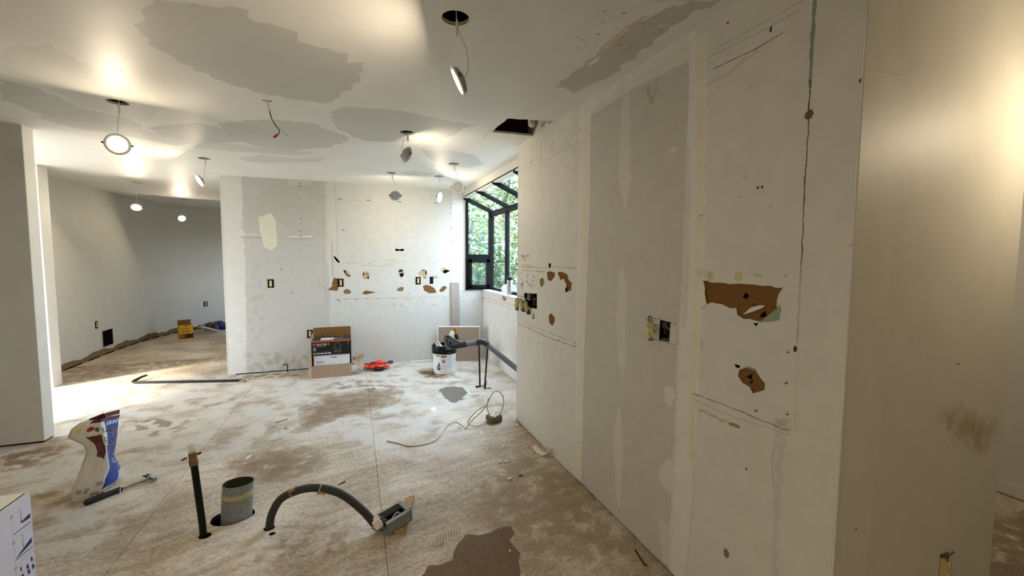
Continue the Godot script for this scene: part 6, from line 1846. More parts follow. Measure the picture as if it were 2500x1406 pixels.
func conduit_run() -> void:
	var t := thing("flexible_conduit", "grey flexible conduit arching out of the floor", "conduit", Vector3(-0.46, 0, -2.52))
	var o := Vector3(-0.46, 0, -2.52)
	var path := smooth_path([Vector3(-0.466, -0.1, -2.522), Vector3(-0.46, 0.0, -2.52), Vector3(-0.435, 0.105, -2.49), Vector3(-0.372, 0.2, -2.45), Vector3(-0.236, 0.25, -2.395), Vector3(-0.1, 0.215, -2.36), Vector3(0.01, 0.125, -2.32), Vector3(0.075, 0.045, -2.292)], 6)
	for k in path.size():
		path[k] -= o
	var s := Shape.new()
	s.tube(path, 0.0205, 14)
	obj("conduit_sleeve", s, M.conduit, t)
	for k in [20, 26]:
		s = Shape.new()
		s.tube([path[k] - (path[k + 1] - path[k]).normalized() * 0.003, path[k] + (path[k + 1] - path[k]).normalized() * 0.003], 0.022, 14)
		var tie := obj("twine_tie", s, M.twine, t)
		s = Shape.new().at(Transform3D(Basis(Vector3.BACK, -0.2), path[k] + Vector3(0.004, -0.016 if k == 26 else 0.02, 0.018)))
		s.box(Vector3(-0.02, -0.008, -0.004), Vector3(0.022, 0.008, 0.004), 0.002)
		obj("wood_splinter", s, M.pine, tie)
	s = Shape.new()
	s.tube([Vector3(0.075, 0.045, -2.292) - o, Vector3(0.1, 0.026, -2.284) - o], [0.025, 0.025], 14)
	s.tube([Vector3(0.098, 0.026, -2.284) - o, Vector3(0.125, 0.028, -2.28) - o], [0.02, 0.019], 12)
	obj("connector", s, M.zinc, t)

	t = thing("wood_offcut", "short pine offcut under the steel junction box", "wood", Vector3(0.2, 0, -2.37), "", 0.0)
	s = Shape.new()
	s.at(Transform3D(Basis(Vector3.RIGHT, -PI / 2), Vector3()))
	s.slab(PackedVector2Array([Vector2(-0.03, -0.14), Vector2(0.025, -0.155), Vector2(0.118, 0.175), Vector2(0.072, 0.165), Vector2(-0.01, 0.04)]), 0.022)
	obj("offcut_board", s, M.pine, t)
	t = thing("junction_box", "open steel junction box on the pine offcut at the conduit end", "junction box", Vector3(0.185, 0.024, -2.3))
	t.basis = (Basis(Vector3.UP, 0.42) * Basis(Vector3.BACK, 0.12)).scaled(Vector3.ONE * 1.16)
	s = Shape.new()
	for q in [[Vector3(-0.062, 0.0, -0.05), Vector3(0.062, 0.003, 0.05)], [Vector3(-0.062, 0, 0.047), Vector3(0.062, 0.05, 0.05)], [Vector3(-0.062, 0, -0.05), Vector3(0.062, 0.05, -0.047)], [Vector3(0.059, 0, -0.05), Vector3(0.062, 0.05, 0.05)], [Vector3(-0.062, 0, -0.05), Vector3(-0.059, 0.05, 0.05)]]:
		s.box(q[0], q[1], 0.0008)
	obj("steel_shell", s, M.galvanised, t)
	s = Shape.new()
	for q in [[Vector3(-0.064, 0.05, 0.03), Vector3(0.064, 0.055, 0.052)], [Vector3(0.044, 0.05, -0.052), Vector3(0.064, 0.055, 0.052)], [Vector3(-0.064, 0.05, -0.052), Vector3(0.064, 0.055, -0.044)]]:
		s.box(q[0], q[1], 0.001)
	obj("plaster_ring", s, M.galvanised, t)
	s = Shape.new()
	s.box(Vector3(-0.058, 0.006, -0.046), Vector3(0.058, 0.02, 0.046))
	obj("dark_inside", s, M.cavity, t)
	s = Shape.new()
	s.tube(smooth_path([Vector3(-0.03, 0.02, 0.01), Vector3(-0.01, 0.052, 0.016), Vector3(0.015, 0.05, 0.012), Vector3(0.03, 0.02, 0.0)]), 0.003, 6)
	obj("wire_loop", s, M.off_white, t)
	for z in [-0.03, 0.0, 0.03]:
		s = Shape.new().at(Transform3D(Basis(Vector3.BACK, -PI / 2), Vector3(0.062, 0.025, z)))
		s.lathe([Vector2(0.009, 0.0), Vector2(0.009, 0.0012), Vector2(0.0075, 0.0014), Vector2(0, 0.0014)], 14)
		obj("knockout", s, M.box_grey, t)
	s = Shape.new()
	for q in [[Vector3(-0.088, 0.05, 0.0), 0.016], [Vector3(-0.08, 0.058, -0.014), 0.013], [Vector3(-0.094, 0.042, 0.012), 0.012], [Vector3(-0.076, 0.046, 0.012), 0.011]]:
		s.at(Transform3D(Basis(Vector3(1, 0.4, 0.2).normalized(), q[1] * 90.0), q[0]))
		var r: float = q[1]
		s.box(Vector3(-r, -r * 0.8, -r * 1.2), Vector3(r, r * 0.8, r * 1.2), r * 0.45)
	obj("wad_of_tape", s, M.plaster, t)
	s = Shape.new()
	s.box(Vector3(-0.07, 0.028, -0.03), Vector3(-0.05, 0.06, 0.03), 0.003)
	obj("black_wires", s, M.black_rubber, t)


func cable_run() -> void:
	var t := thing("floor_cable", "off-white cable snaking over the floor and looping up", "cable", Vector3(1.1, 0, -3.52))
	var o := Vector3(1.1, 0, -3.52)
	var runs := [
		[Vector3(0.218, 0.006, -3.43), Vector3(0.3, 0.006, -3.36), Vector3(0.376, 0.006, -3.28), Vector3(0.47, 0.006, -3.27), Vector3(0.572, 0.008, -3.305), Vector3(0.66, 0.03, -3.40), Vector3(0.735, 0.065, -3.46), Vector3(0.80, 0.06, -3.48), Vector3(0.85, 0.02, -3.47), Vector3(0.873, 0.004, -3.463)],
		[Vector3(0.873, 0.004, -3.463), Vector3(0.93, 0.06, -3.48), Vector3(1.03, 0.13, -3.50), Vector3(1.08, 0.19, -3.51), Vector3(1.12, 0.26, -3.515), Vector3(1.165, 0.287, -3.515), Vector3(1.215, 0.25, -3.50), Vector3(1.225, 0.17, -3.495), Vector3(1.2, 0.09, -3.5), Vector3(1.185, 0.06, -3.53)],
		[Vector3(1.09, 0.235, -3.505), Vector3(1.075, 0.18, -3.51), Vector3(0.99, 0.14, -3.5), Vector3(0.915, 0.08, -3.49), Vector3(0.9, 0.035, -3.48), Vector3(0.96, 0.012, -3.47), Vector3(1.03, 0.014, -3.49), Vector3(1.08, 0.03, -3.52)],
		[Vector3(1.085, 0.23, -3.507), Vector3(1.08, 0.15, -3.52), Vector3(1.105, 0.08, -3.55), Vector3(1.13, 0.058, -3.55)],
	]
	for q in runs:
		var path := smooth_path(q, 6)
		for k in path.size():
			path[k] -= o
		var s := Shape.new()
		s.tube(path, 0.0055, 8)
		obj("cable_length", s, M.cable, t)
	t = thing("mortar_box", "small box caked in mortar where the floor cable ends", "electrical box", Vector3(1.15, 0, -3.54), "", 0.35)
	var s2 := Shape.new()
	s2.box(Vector3(-0.058, 0, -0.055), Vector3(0.058, 0.062, 0.055), 0.009)
	obj("crusted_box", s2, M.mortar_crust, t)
	for q in [Vector3(-0.025, 0.064, 0.0), Vector3(0.012, 0.065, -0.02), Vector3(0.02, 0.064, 0.022), Vector3(-0.02, 0.063, 0.03)]:
		s2 = Shape.new().at(Transform3D(Basis(), q))
		s2.lathe([Vector2(0.02, -0.006), Vector2(0.016, 0.004), Vector2(0.006, 0.008), Vector2(0, 0.008)], 8)
		obj("crust_lump", s2, M.plaster, t)
	t = thing("floor_grommet", "small white grommet in the floor beside the cable", "grommet", Vector3(0.825, 0.0, -3.495))
	s2 = Shape.new()
	s2.lathe([Vector2(0.022, 0), Vector2(0.02, 0.006), Vector2(0.013, 0.007), Vector2(0.012, 0.001), Vector2(0, 0.001)], 18)
	obj("ring", s2, M.white_plastic, t)
	s2 = Shape.new()
	s2.lathe([Vector2(0.012, 0.002), Vector2(0, 0.002)], 14)
	obj("hole", s2, M.slot, t)


func bucket_corner() -> void:
	var t := thing("bucket", "white bucket with a black lid rim and warning label", "bucket", Vector3(1.06, 0, -5.32))
	var s := Shape.new()
	s.lathe([Vector2(0.0, 0.002), Vector2(0.125, 0.0), Vector2(0.136, 0.012), Vector2(0.146, 0.285), Vector2(0.138, 0.285), Vector2(0.13, 0.02), Vector2(0, 0.02)], 40)
	obj("pail", s, M.white_plastic, t)
	s = Shape.new()
	s.lathe([Vector2(0.147, 0.262), Vector2(0.155, 0.264), Vector2(0.156, 0.284), Vector2(0.152, 0.29), Vector2(0.157, 0.296), Vector2(0.158, 0.322), Vector2(0.153, 0.328), Vector2(0.157, 0.334), Vector2(0.155, 0.362), Vector2(0.148, 0.365), Vector2(0.143, 0.36), Vector2(0.141, 0.33), Vector2(0.0, 0.328)], 40)
	obj("lid_rim", s, M.black_plastic, t)
	var p := Paint.new(512, 256, Color(0.87, 0.87, 0.86), Vector2(0, 0), Vector2(1, 1))
	var red := Color(0.45, 0.1, 0.09)
	p.fill(PackedVector2Array([Vector2(8, 6), Vector2(90, 6), Vector2(90, 20), Vector2(8, 20)]), Color(0.1, 0.1, 0.12))
	p.fill(PackedVector2Array([Vector2(110, 4), Vector2(218, 4), Vector2(218, 40), Vector2(110, 40)]), red)
	p.dashes(Vector2(120, 22), 88.0, 14.0, Color(0.8, 0.66, 0.63))
	p.fill(PackedVector2Array([Vector2(110, 40), Vector2(114, 40), Vector2(114, 240), Vector2(110, 240)]), red)
	p.fill(PackedVector2Array([Vector2(214, 40), Vector2(218, 40), Vector2(218, 240), Vector2(214, 240)]), red)
	p.blob(Vector2(0.32, 0.62), 36.0, 36.0, red, 1.0, 0.0)
	p.blob(Vector2(0.32, 0.62), 27.0, 27.0, Color(0.87, 0.87, 0.86), 1.0, 0.0)
	p.blob(Vector2(0.325, 0.61), 17.0, 19.0, Color(0.12, 0.1, 0.1), 1.0, 1.5)
	p.stroke([Vector2(0.27, 0.71), Vector2(0.37, 0.53)], 8.0, red)
	for k in 6:
		p.stroke([Vector2(0.24, 0.4 - 0.055 * k), Vector2(0.4, 0.4 - 0.055 * k)], 4.0, Color(0.6, 0.45, 0.42))
	for k in 16:
		p.stroke([Vector2(0.47, 0.86 - 0.045 * k), Vector2(0.69, 0.86 - 0.045 * k)], 5.0, Color(0.66, 0.67, 0.66))
		p.stroke([Vector2(0.73, 0.86 - 0.045 * k), Vector2(0.93, 0.86 - 0.045 * k)], 5.0, Color(0.68, 0.69, 0.68))
	p.fill(PackedVector2Array([Vector2(20, 240), Vector2(16, 190), Vector2(46, 150), Vector2(60, 105), Vector2(84, 140), Vector2(96, 200), Vector2(94, 244)]), Color(0.1, 0.13, 0.42))
	p.blob(Vector2(0.12, 0.25), 16.0, 24.0, Color(0.6, 0.66, 0.72))
	s = Shape.new()
	var a0 := 2.55
	var a1 := 0.35
	for k in 24:
		var t0 := lerpf(a0, a1, k / 24.0)
		var t1 := lerpf(a0, a1, (k + 1) / 24.0)
		var n0 := Vector3(cos(t0), 0, sin(t0))
		var n1 := Vector3(cos(t1), 0, sin(t1))
		var lo := Vector3(0, 0.05, 0)
		var hi := Vector3(0, 0.252, 0)
		var r0 := 0.1395
		var r1 := 0.1465
		s.tri(n0 * r0 + lo, n1 * r0 + lo, n1 * r1 + hi, n0, n1, n1, Vector2(k / 24.0, 1), Vector2((k + 1) / 24.0, 1), Vector2((k + 1) / 24.0, 0))
		s.tri(n0 * r0 + lo, n1 * r1 + hi, n0 * r1 + hi, n0, n1, n0, Vector2(k / 24.0, 1), Vector2((k + 1) / 24.0, 0), Vector2(k / 24.0, 0))
	obj("label", s, printed("bucket_label", p, 0.4), t)
	s = Shape.new()
	s.tube(smooth_path([Vector3(0.02, 0.27, 0.155), Vector3(0.1, 0.2, 0.2), Vector3(0.25, 0.1, 0.48), Vector3(0.26, 0.02, 0.72)]), 0.0015, 5)
	obj("wire_bail", s, M.zinc, t)
	# plastic pipes standing in it
	for q in [["long white pipe offcut leaning in the bucket", Vector3(1.085, 0.332, -5.29), Vector3(1.165, 0.53, -5.26), 0.034], ["short white pipe offcut at the left in the bucket", Vector3(1.0, 0.335, -5.26), Vector3(0.955, 0.4, -5.22), 0.028]]:
		var c := thing("pipe_offcut", q[0], "pipe", q[1], "white pipe offcuts in the bucket")
		var d: Vector3 = q[2] - q[1]
		var y := d.normalized()
		var x := y.cross(Vector3.BACK).normalized()
		var h := d.length()
		var r: float = q[3]
		s = Shape.new().at(Transform3D(Basis(x, y, x.cross(y)), Vector3()))
		s.lathe([Vector2(r, 0), Vector2(r, h), Vector2(r - 0.004, h), Vector2(r - 0.004, 0.02), Vector2(0, 0.02)], 22)
		obj("tube", s, M.white_plastic, c)
	# boards leaning in the corner
	var b := thing("wallboard_offcut", "square brown board with white edges leaning behind the bucket", "board", Vector3(1.08, 0, -5.93))
	b.basis = Basis(Vector3.UP, -0.33) * Basis(Vector3.RIGHT, -0.09)
	s = Shape.new()
	s.box(Vector3(0, 0, -0.016), Vector3(0.6, 0.5, 0), 0.002)
	obj("board_edges", s, M.trim_white, b)
	s = Shape.new()
	s.box(Vector3(0.012, 0.004, 0), Vector3(0.592, 0.484, 0.0025), 0.0005)
	obj("board_face", s, M.particle_board, b)
	b = thing("strip_offcut", "narrow grey-brown strip of board propped against the back wall", "board", Vector3(1.31, 0, -6.015))
	b.basis = Basis(Vector3.BACK, 0.006) * Basis(Vector3.RIGHT, -0.018)
	s = Shape.new()
	s.box(Vector3(0, 0, -0.012), Vector3(0.122, 1.11, 0), 0.002)
	obj("strip_board", s, mat("strip_grey", Color(0.6, 0.56, 0.52), 0.85), b)
	for q in [Vector2(0.1, 0.83), Vector2(0.04, 0.77), Vector2(0.085, 0.77), Vector2(0.095, 0.65)]:
		s = Shape.new().at(Transform3D(Basis(), Vector3(q.x, q.y, 0.0)))
		s.slab(ring(Vector2(), 0.006, 0.006, 9, 0.3), 0.002, false)
		obj("plaster_dab", s, M.plaster, b)
	b = thing("trim_scrap", "thin white trim scrap lying along the back wall", "trim", Vector3(0.69, 0, -5.99), "", 0.06)
	s = Shape.new()
	s.box(Vector3(0, 0, -0.035), Vector3(0.33, 0.012, 0.035), 0.003)
	obj("trim_piece", s, M.off_white, b)


func drain_pipe() -> void:
	var o := Vector3(1.3, 0.0, -4.6)
	var t := thing("drain_pipe", "black plastic drain pipe propped on two rusty stakes", "pipe", o)
	var pipe := func(called: String, pts: Array, r, m: Material) -> void:
		var q := []
		for v in pts:
			q.append(v - o)
		var s := Shape.new()
		s.tube(q, r, 18)
		obj(called, s, m, t)
	pipe.call("long_pipe", [Vector3(1.375, 0.505, -4.55), Vector3(1.715, 0.205, -4.40)], 0.03, M.abs_dusty)
	pipe.call("elbow", smooth_path([Vector3(1.275, 0.505, -4.60), Vector3(1.335, 0.522, -4.566), Vector3(1.375, 0.508, -4.55), Vector3(1.4, 0.485, -4.54)], 5), 0.035, M.abs_pipe)
	pipe.call("coupling", [Vector3(1.27, 0.508, -4.604), Vector3(1.29, 0.513, -4.594)], 0.039, M.abs_dusty)
	pipe.call("short_pipe", [Vector3(1.16, 0.485, -4.66), Vector3(1.28, 0.508, -4.6)], 0.031, M.abs_dusty)
	pipe.call("coupling", [Vector3(1.165, 0.487, -4.657), Vector3(1.18, 0.49, -4.65)], 0.037, M.abs_pipe)
	pipe.call("wye_body", [Vector3(1.035, 0.455, -4.72), Vector3(1.17, 0.487, -4.655)], 0.034, M.abs_pipe)
	pipe.call("socket", [Vector3(1.03, 0.453, -4.725), Vector3(1.055, 0.46, -4.712)], 0.04, M.abs_pipe)
	pipe.call("wye_branch", [Vector3(1.02, 0.52, -4.86), Vector3(1.12, 0.48, -4.68)], 0.034, M.abs_pipe)
	pipe.call("socket", [Vector3(1.0, 0.528, -4.89), Vector3(1.025, 0.518, -4.85)], 0.042, M.abs_pipe)
	pipe.call("lower_outlet", [Vector3(1.0, 0.49, -4.83), Vector3(1.01, 0.42, -4.79)], 0.04, M.abs_pipe)
	pipe.call("pipe_bore", [Vector3(1.713, 0.207, -4.401), Vector3(1.716, 0.204, -4.3995)], 0.024, M.slot)
	var v := thing("shutoff_valve", "brass-topped shutoff stub rising behind the drain pipe", "valve", Vector3(1.125, 0.49, -4.86))
	var s := Shape.new()
	s.tube([Vector3(0.01, -0.03, 0), Vector3(-0.02, 0.08, 0)], 0.022, 12)
	obj("stub", s, M.black_rubber, v)
	s = Shape.new()
	s.tube([Vector3(-0.02, 0.08, 0), Vector3(-0.024, 0.11, 0), Vector3(-0.028, 0.125, 0), Vector3(-0.034, 0.15, 0)], [0.014, 0.014, 0.02, 0.022], 12)
	obj("brass_nut", s, M.brass, v)
	s = Shape.new()
	s.tube([Vector3(-0.0341, 0.15, 0.0), Vector3(-0.0343, 0.1515, 0)], 0.012, 10)
	obj("bore", s, M.slot, v)
	for q in [["left rusty stake holding up the drain pipe", Vector3(1.316, 0, -4.57), 0.478, -0.01], ["right rusty stake holding up the drain pipe", Vector3(1.35, 0, -4.5), 0.462, 0.045]]:
		var k := thing("steel_stake", q[0], "stake", q[1], "rusty stakes under the drain pipe")
		s = Shape.new()
		s.tube([Vector3(), Vector3(q[3], q[2], -0.03 if q[3] > 0 else 0.0)], 0.0095, 10)
		obj("rod", s, M.rust, k)
		s = Shape.new()
		if q[3] < 0:
			s.box(Vector3(-0.05, 0, -0.012), Vector3(-0.018, 0.016, 0.012), 0.002)
			s.bar(Vector3(-0.03, 0.006, 0), Vector3(0.05, 0.006, -0.02), 0.012, 0.006)
		else:
			s.bar(Vector3(0.0, 0.006, 0.0), Vector3(0.07, 0.006, 0.03), 0.012, 0.006)
			s.bar(Vector3(0.012, 0, -0.01), Vector3(0.03, 0.09, -0.01), 0.008, 0.008, Vector3.BACK)
		obj("foot_plate", s, M.steel_dark, k)


func carton_stack() -> void:
	var o := Vector3(-0.51, 0, -5.57)
	var t := thing("open_carton", "open brown cardboard box against the back wall holding two cartons", "box", o, "", 0.02)
	var w := 0.455
	var d := 0.33
	var s := Shape.new()
	s.bar(Vector3(w / 2, 0, 0.022), Vector3(w / 2, 0.15, 0.0), w, 0.005, Vector3.BACK)
	obj("front_flap", s, M.cardboard, t)
	solid(t, "bottom", Vector3(0, 0.0, -d), Vector3(w, 0.006, 0), M.cardboard)
	solid(t, "back_wall", Vector3(0.012, 0, -d - 0.005), Vector3(w, 0.565, -d), M.cardboard_inside)
	solid(t, "right_wall", Vector3(w - 0.005, 0, -d), Vector3(w, 0.44, -0.005), M.cardboard_inside)
	s = Shape.new()
	s.slab(PackedVector2Array([Vector2(0.01, 0), Vector2(0.01, 0.41), Vector2(-0.04, 0.48), Vector2(-d + 0.02, 0.5), Vector2(-d, 0)]), 0.005)
	var lw := obj("left_wall", s, M.cardboard, t)
	lw.transform = Transform3D(Basis(Vector3(0, 0, 1), Vector3(0, 1, 0), Vector3(-1, 0, 0)), Vector3(0.005, 0, 0))
	s = Shape.new()
	s.flat4(Vector3(0.0, 0.0, 0.0), Vector3(-0.055, 0.0, -0.03), Vector3(-0.03, 0.14, -0.05), Vector3(0.0, 0.3, -0.01), Vector3(0, 0, 1))
	obj("left_flap", s, M.cardboard, t)
	s = Shape.new()
	s.bar(Vector3(w, 0.14, -0.04), Vector3(w + 0.13, 0.19, -0.1), 0.06, 0.004, Vector3(0, 1, 0.6))
	s.tube([Vector3(w + 0.02, 0.19, -0.09), Vector3(w + 0.14, 0.215, -0.13)], 0.022, 10, false)
	obj("torn_flap", s, M.cardboard, t)
	s = Shape.new()
	s.flat3(Vector3(w, 0.16, -0.02), Vector3(w + 0.125, 0.05, 0.02), Vector3(w + 0.1, 0.17, -0.09), Vector3(0.3, 0.4, 1))
	s.flat3(Vector3(w + 0.1, 0.17, -0.09), Vector3(w + 0.125, 0.05, 0.02), Vector3(w + 0.15, 0.08, -0.08), Vector3(1, 0.4, 0.3))
	obj("folded_flap", s, M.cardboard, t)

	# white carton inside
	var c := thing("small_carton", "small white carton inside the open cardboard box", "carton", o + Vector3(0.03, 0.007, -0.3))
	solid(c, "carton_body", Vector3(0, 0, 0), Vector3(0.405, 0.262, 0.285), mat("carton_plain", Color(0.84, 0.84, 0.86), 0.5), 0.002)
	var p := Paint.new(512, 320, Color(0.84, 0.84, 0.86), Vector2(0, 0), Vector2(1, 1))
	p.text("Runon", Vector2(36, 110), 26, Color(0.1, 0.1, 0.12))
	p.dashes(Vector2(36, 140), 110.0, 8.0, Color(0.6, 0.6, 0.62))
	p.dashes(Vector2(36, 218), 90.0, 12.0, Color(0.35, 0.35, 0.37))
	p.fill(PackedVector2Array([Vector2(215, 30), Vector2(330, 26), Vector2(318, 48), Vector2(230, 40)]), Color(0.45, 0.46, 0.48))
	for q in [[Vector2(120, 235), Vector2(134, 168), Vector2(262, 160), Vector2(268, 235)], [Vector2(312, 235), Vector2(326, 155), Vector2(512, 140), Vector2(512, 235)]]:
		p.fill(PackedVector2Array(q), Color(0.5, 0.37, 0.21))
	label_quad("front_print", c, Vector3(0.0, 0.0, 0.286), Vector3(0.405, 0.0, 0.286), Vector3(0.405, 0.262, 0.286), Vector3(0.0, 0.262, 0.286), Vector3(0, 0, 1), printed("carton_front", p, 0.5))

	# black carton on top
	c = thing("product_carton", "black and orange lamp carton resting on the white carton", "carton", o + Vector3(0.008, 0.27, -0.31))
	var dark := mat("carton_black", Color(0.035, 0.045, 0.07), 0.4)
	solid(c, "carton_body", Vector3(0, 0, 0), Vector3(0.438, 0.175, 0.3), dark, 0.002)
	p = Paint.new(768, 320, Color(0.035, 0.045, 0.07), Vector2(0, 0), Vector2(1, 1))
	var orange := Color(0.66, 0.32, 0.12)
	p.fill(PackedVector2Array([Vector2(0, 0), Vector2(768, 0), Vector2(768, 22), Vector2(0, 26)]), orange)
	p.text("7\" 5CCT IN 1", Vector2(26, 92), 40, Color(0.9, 0.9, 0.9))
	p.fill(PackedVector2Array([Vector2(22, 102), Vector2(265, 102), Vector2(265, 126), Vector2(22, 126)]), Color(0.5, 0.16, 0.08))
	p.dashes(Vector2(28, 114), 225.0, 12.0, Color(0.78, 0.5, 0.4))
	p.fill(PackedVector2Array([Vector2(28, 150), Vector2(82, 150), Vector2(82, 210), Vector2(28, 210)]), Color(0.75, 0.76, 0.78))
	p.fill(PackedVector2Array([Vector2(32, 166), Vector2(78, 166), Vector2(78, 206), Vector2(32, 206)]), Color(0.06, 0.07, 0.1))
	p.text("12", Vector2(38, 202), 30, Color(0.85, 0.86, 0.88))
	p.dashes(Vector2(26, 240), 330.0, 10.0, Color(0.5, 0.52, 0.56))
	for k in 5:
		p.fill(PackedVector2Array([Vector2(26 + 72 * k, 262), Vector2(86 + 72 * k, 260), Vector2(86 + 72 * k, 284), Vector2(26 + 72 * k, 286)]), [Color(0.7, 0.66, 0.5), Color(0.75, 0.72, 0.62), Color(0.78, 0.77, 0.72), Color(0.8, 0.81, 0.8), Color(0.82, 0.85, 0.88)][k])
	p.blob(Vector2(0.66, 0.6), 74.0, 84.0, Color(0.42, 0.44, 0.48), 1.0, 0.0)
	p.blob(Vector2(0.66, 0.6), 68.0, 78.0, Color(0.05, 0.06, 0.085), 1.0, 0.0)
	p.blob(Vector2(0.665, 0.59), 56.0, 64.0, Color(0.36, 0.38, 0.42), 1.0, 0.0)
	p.blob(Vector2(0.665, 0.59), 51.0, 59.0, Color(0.03, 0.035, 0.05), 1.0, 0.0)
	p.stroke([Vector2(0.56, 0.3), Vector2(0.6, 0.22), Vector2(0.7, 0.16), Vector2(0.76, 0.22), Vector2(0.72, 0.3), Vector2(0.64, 0.26), Vector2(0.56, 0.3)], 5.0, Color(0.6, 0.62, 0.66))
	p.fill(PackedVector2Array([Vector2(690, 90), Vector2(720, 30), Vector2(752, 26), Vector2(735, 80)]), Color(0.35, 0.33, 0.27))
	p.fill(PackedVector2Array([Vector2(0, 308), Vector2(768, 306), Vector2(768, 320), Vector2(0, 320)]), Color(0.35, 0.17, 0.1))
	label_quad("front_print", c, Vector3(0, 0, 0.301), Vector3(0.438, 0, 0.301), Vector3(0.438, 0.175, 0.301), Vector3(0, 0.175, 0.301), Vector3(0, 0, 1), printed("carton_lamp", p, 0.35))
	p = Paint.new(512, 352, Color(0.16, 0.175, 0.2), Vector2(0, 0), Vector2(1, 1))
	p.fill(PackedVector2Array([Vector2(0, 318), Vector2(512, 300), Vector2(512, 352), Vector2(0, 352)]), orange)
	p.fill(PackedVector2Array([Vector2(110, 90), Vector2(280, 88), Vector2(284, 270), Vector2(106, 276)]), Color(0.84, 0.84, 0.84))
	for k in 5:
		p.stroke([Vector2(0.44, 0.68 - 0.06 * k), Vector2(0.53, 0.66 - 0.06 * k)], 8.0, Color(0.5, 0.5, 0.52))
	p.text("ico", Vector2(292, 190), 62, Color(0.86, 0.87, 0.88))
	p.area([Vector2(0.72, 0.97), Vector2(0.84, 0.97), Vector2(0.8, 0.87), Vector2(0.74, 0.9)], Color(0.72, 0.58, 0.42), 1.0, 3.0)
	label_quad("top_print", c, Vector3(0, 0.176, 0.3), Vector3(0.438, 0.176, 0.3), Vector3(0.438, 0.176, 0.0), Vector3(0, 0.176, 0.0), Vector3.UP, printed("carton_lid", p, 0.4))


func orange_strap() -> void:
	var o := Vector3(0.2, 0, -5.78)
	var t := thing("ratchet_strap", "tangled bright orange ratchet strap beside the cartons", "strap", o)
	var r := RandomNumberGenerator.new()
	r.seed = 5
	for k in 11:
		var pts := []
		var a := Vector3(r.randf_range(-0.14, -0.02), 0.012, r.randf_range(-0.1, 0.08))
		for j in 5:
			pts.append(a + Vector3(j * r.randf_range(0.055, 0.075), 0.006 + r.randf_range(0.0, 0.055) * sin(PI * (j + 0.5) / 5.0) + 0.003 * k, r.randf_range(-0.045, 0.045)))
		var path := smooth_path(pts, 5)
		var s := Shape.new()
		for j in path.size() - 1:
			var dz := Vector3(0.1 * sin(k + j * 0.3), 0.35 * sin(k * 1.3 + j * 0.5), 1).normalized() * 0.021
			s.flat4(path[j] - dz, path[j + 1] - dz, path[j + 1] + dz, path[j] + dz, Vector3.UP)
			s.flat4(path[j] - dz - Vector3(0, 0.002, 0), path[j + 1] - dz - Vector3(0, 0.002, 0), path[j + 1] + dz - Vector3(0, 0.002, 0), path[j] + dz - Vector3(0, 0.002, 0), Vector3.DOWN)
		obj("webbing", s, M.orange_web, t)
	var s := Shape.new()
	s.tube(smooth_path([Vector3(0.15, 0.03, -0.14), Vector3(0.2, 0.03, -0.18), Vector3(0.25, 0.02, -0.19), Vector3(0.275, 0.025, -0.215), Vector3(0.25, 0.03, -0.24), Vector3(0.215, 0.03, -0.235)], 5), 0.008, 8)
	obj("steel_hook", s, M.black_rubber, t)
	s = Shape.new().at(Transform3D(Basis(Vector3.UP, 0.1), Vector3(0.075, 0, 0.12)))
	s.box(Vector3(-0.055, 0.004, -0.028), Vector3(0.055, 0.012, 0.028), 0.003)
	s.box(Vector3(-0.055, 0.01, -0.028), Vector3(-0.03, 0.036, -0.022), 0.002)
	s.box(Vector3(0.03, 0.01, 0.02), Vector3(0.055, 0.036, 0.028), 0.002)
	s.tube([Vector3(-0.05, 0.03, -0.03), Vector3(-0.05, 0.03, 0.03)], 0.01, 10)
	s.tube([Vector3(0.05, 0.026, -0.03), Vector3(0.05, 0.026, 0.03)], 0.009, 10)
	obj("ratchet", s, M.black_rubber, t)
	s = Shape.new()
	s.box(Vector3(-0.09, 0.03, -0.1), Vector3(-0.02, 0.055, -0.05), 0.006)
	s.tube([Vector3(-0.1, 0.05, -0.1), Vector3(-0.02, 0.06, -0.1)], 0.008, 8)
	obj("ratchet_handle", s, M.spring, t)


func crowbar() -> void:
	var o := Vector3(-1.85, 0, -5.85)
	var t := thing("crowbar", "long dark steel crowbar lying across the floor by the back wall", "crowbar", o)
	var path := smooth_path([Vector3(-1.275, 0.014, -5.70), Vector3(-1.5, 0.016, -5.755), Vector3(-2.0, 0.016, -5.89), Vector3(-2.34, 0.016, -5.985), Vector3(-2.41, 0.016, -6.02), Vector3(-2.43, 0.018, -6.06), Vector3(-2.4, 0.03, -6.1)], 6)
	for k in path.size():
		path[k] -= o
	var s := Shape.new()
	s.tube(path, 0.0145, 6)
	obj("bar", s, M.steel_dark, t)
	for k in [-1.0, 1.0]:
		s = Shape.new()
		s.tube([Vector3(-2.41, 0.028, -6.09) - o, Vector3(-2.375 + 0.006 * k, 0.045, -6.13 + 0.01 * k) - o, Vector3(-2.335 + 0.012 * k, 0.055, -6.16 + 0.018 * k) - o], [0.013, 0.01, 0.004], 6)
		obj("claw", s, M.steel_dark, t)
	s = Shape.new()
	s.bar(Vector3(-1.285, 0.014, -5.702) - o, Vector3(-1.225, 0.01, -5.67) - o, 0.034, 0.014)
	obj("chisel_end", s, M.zinc, t)


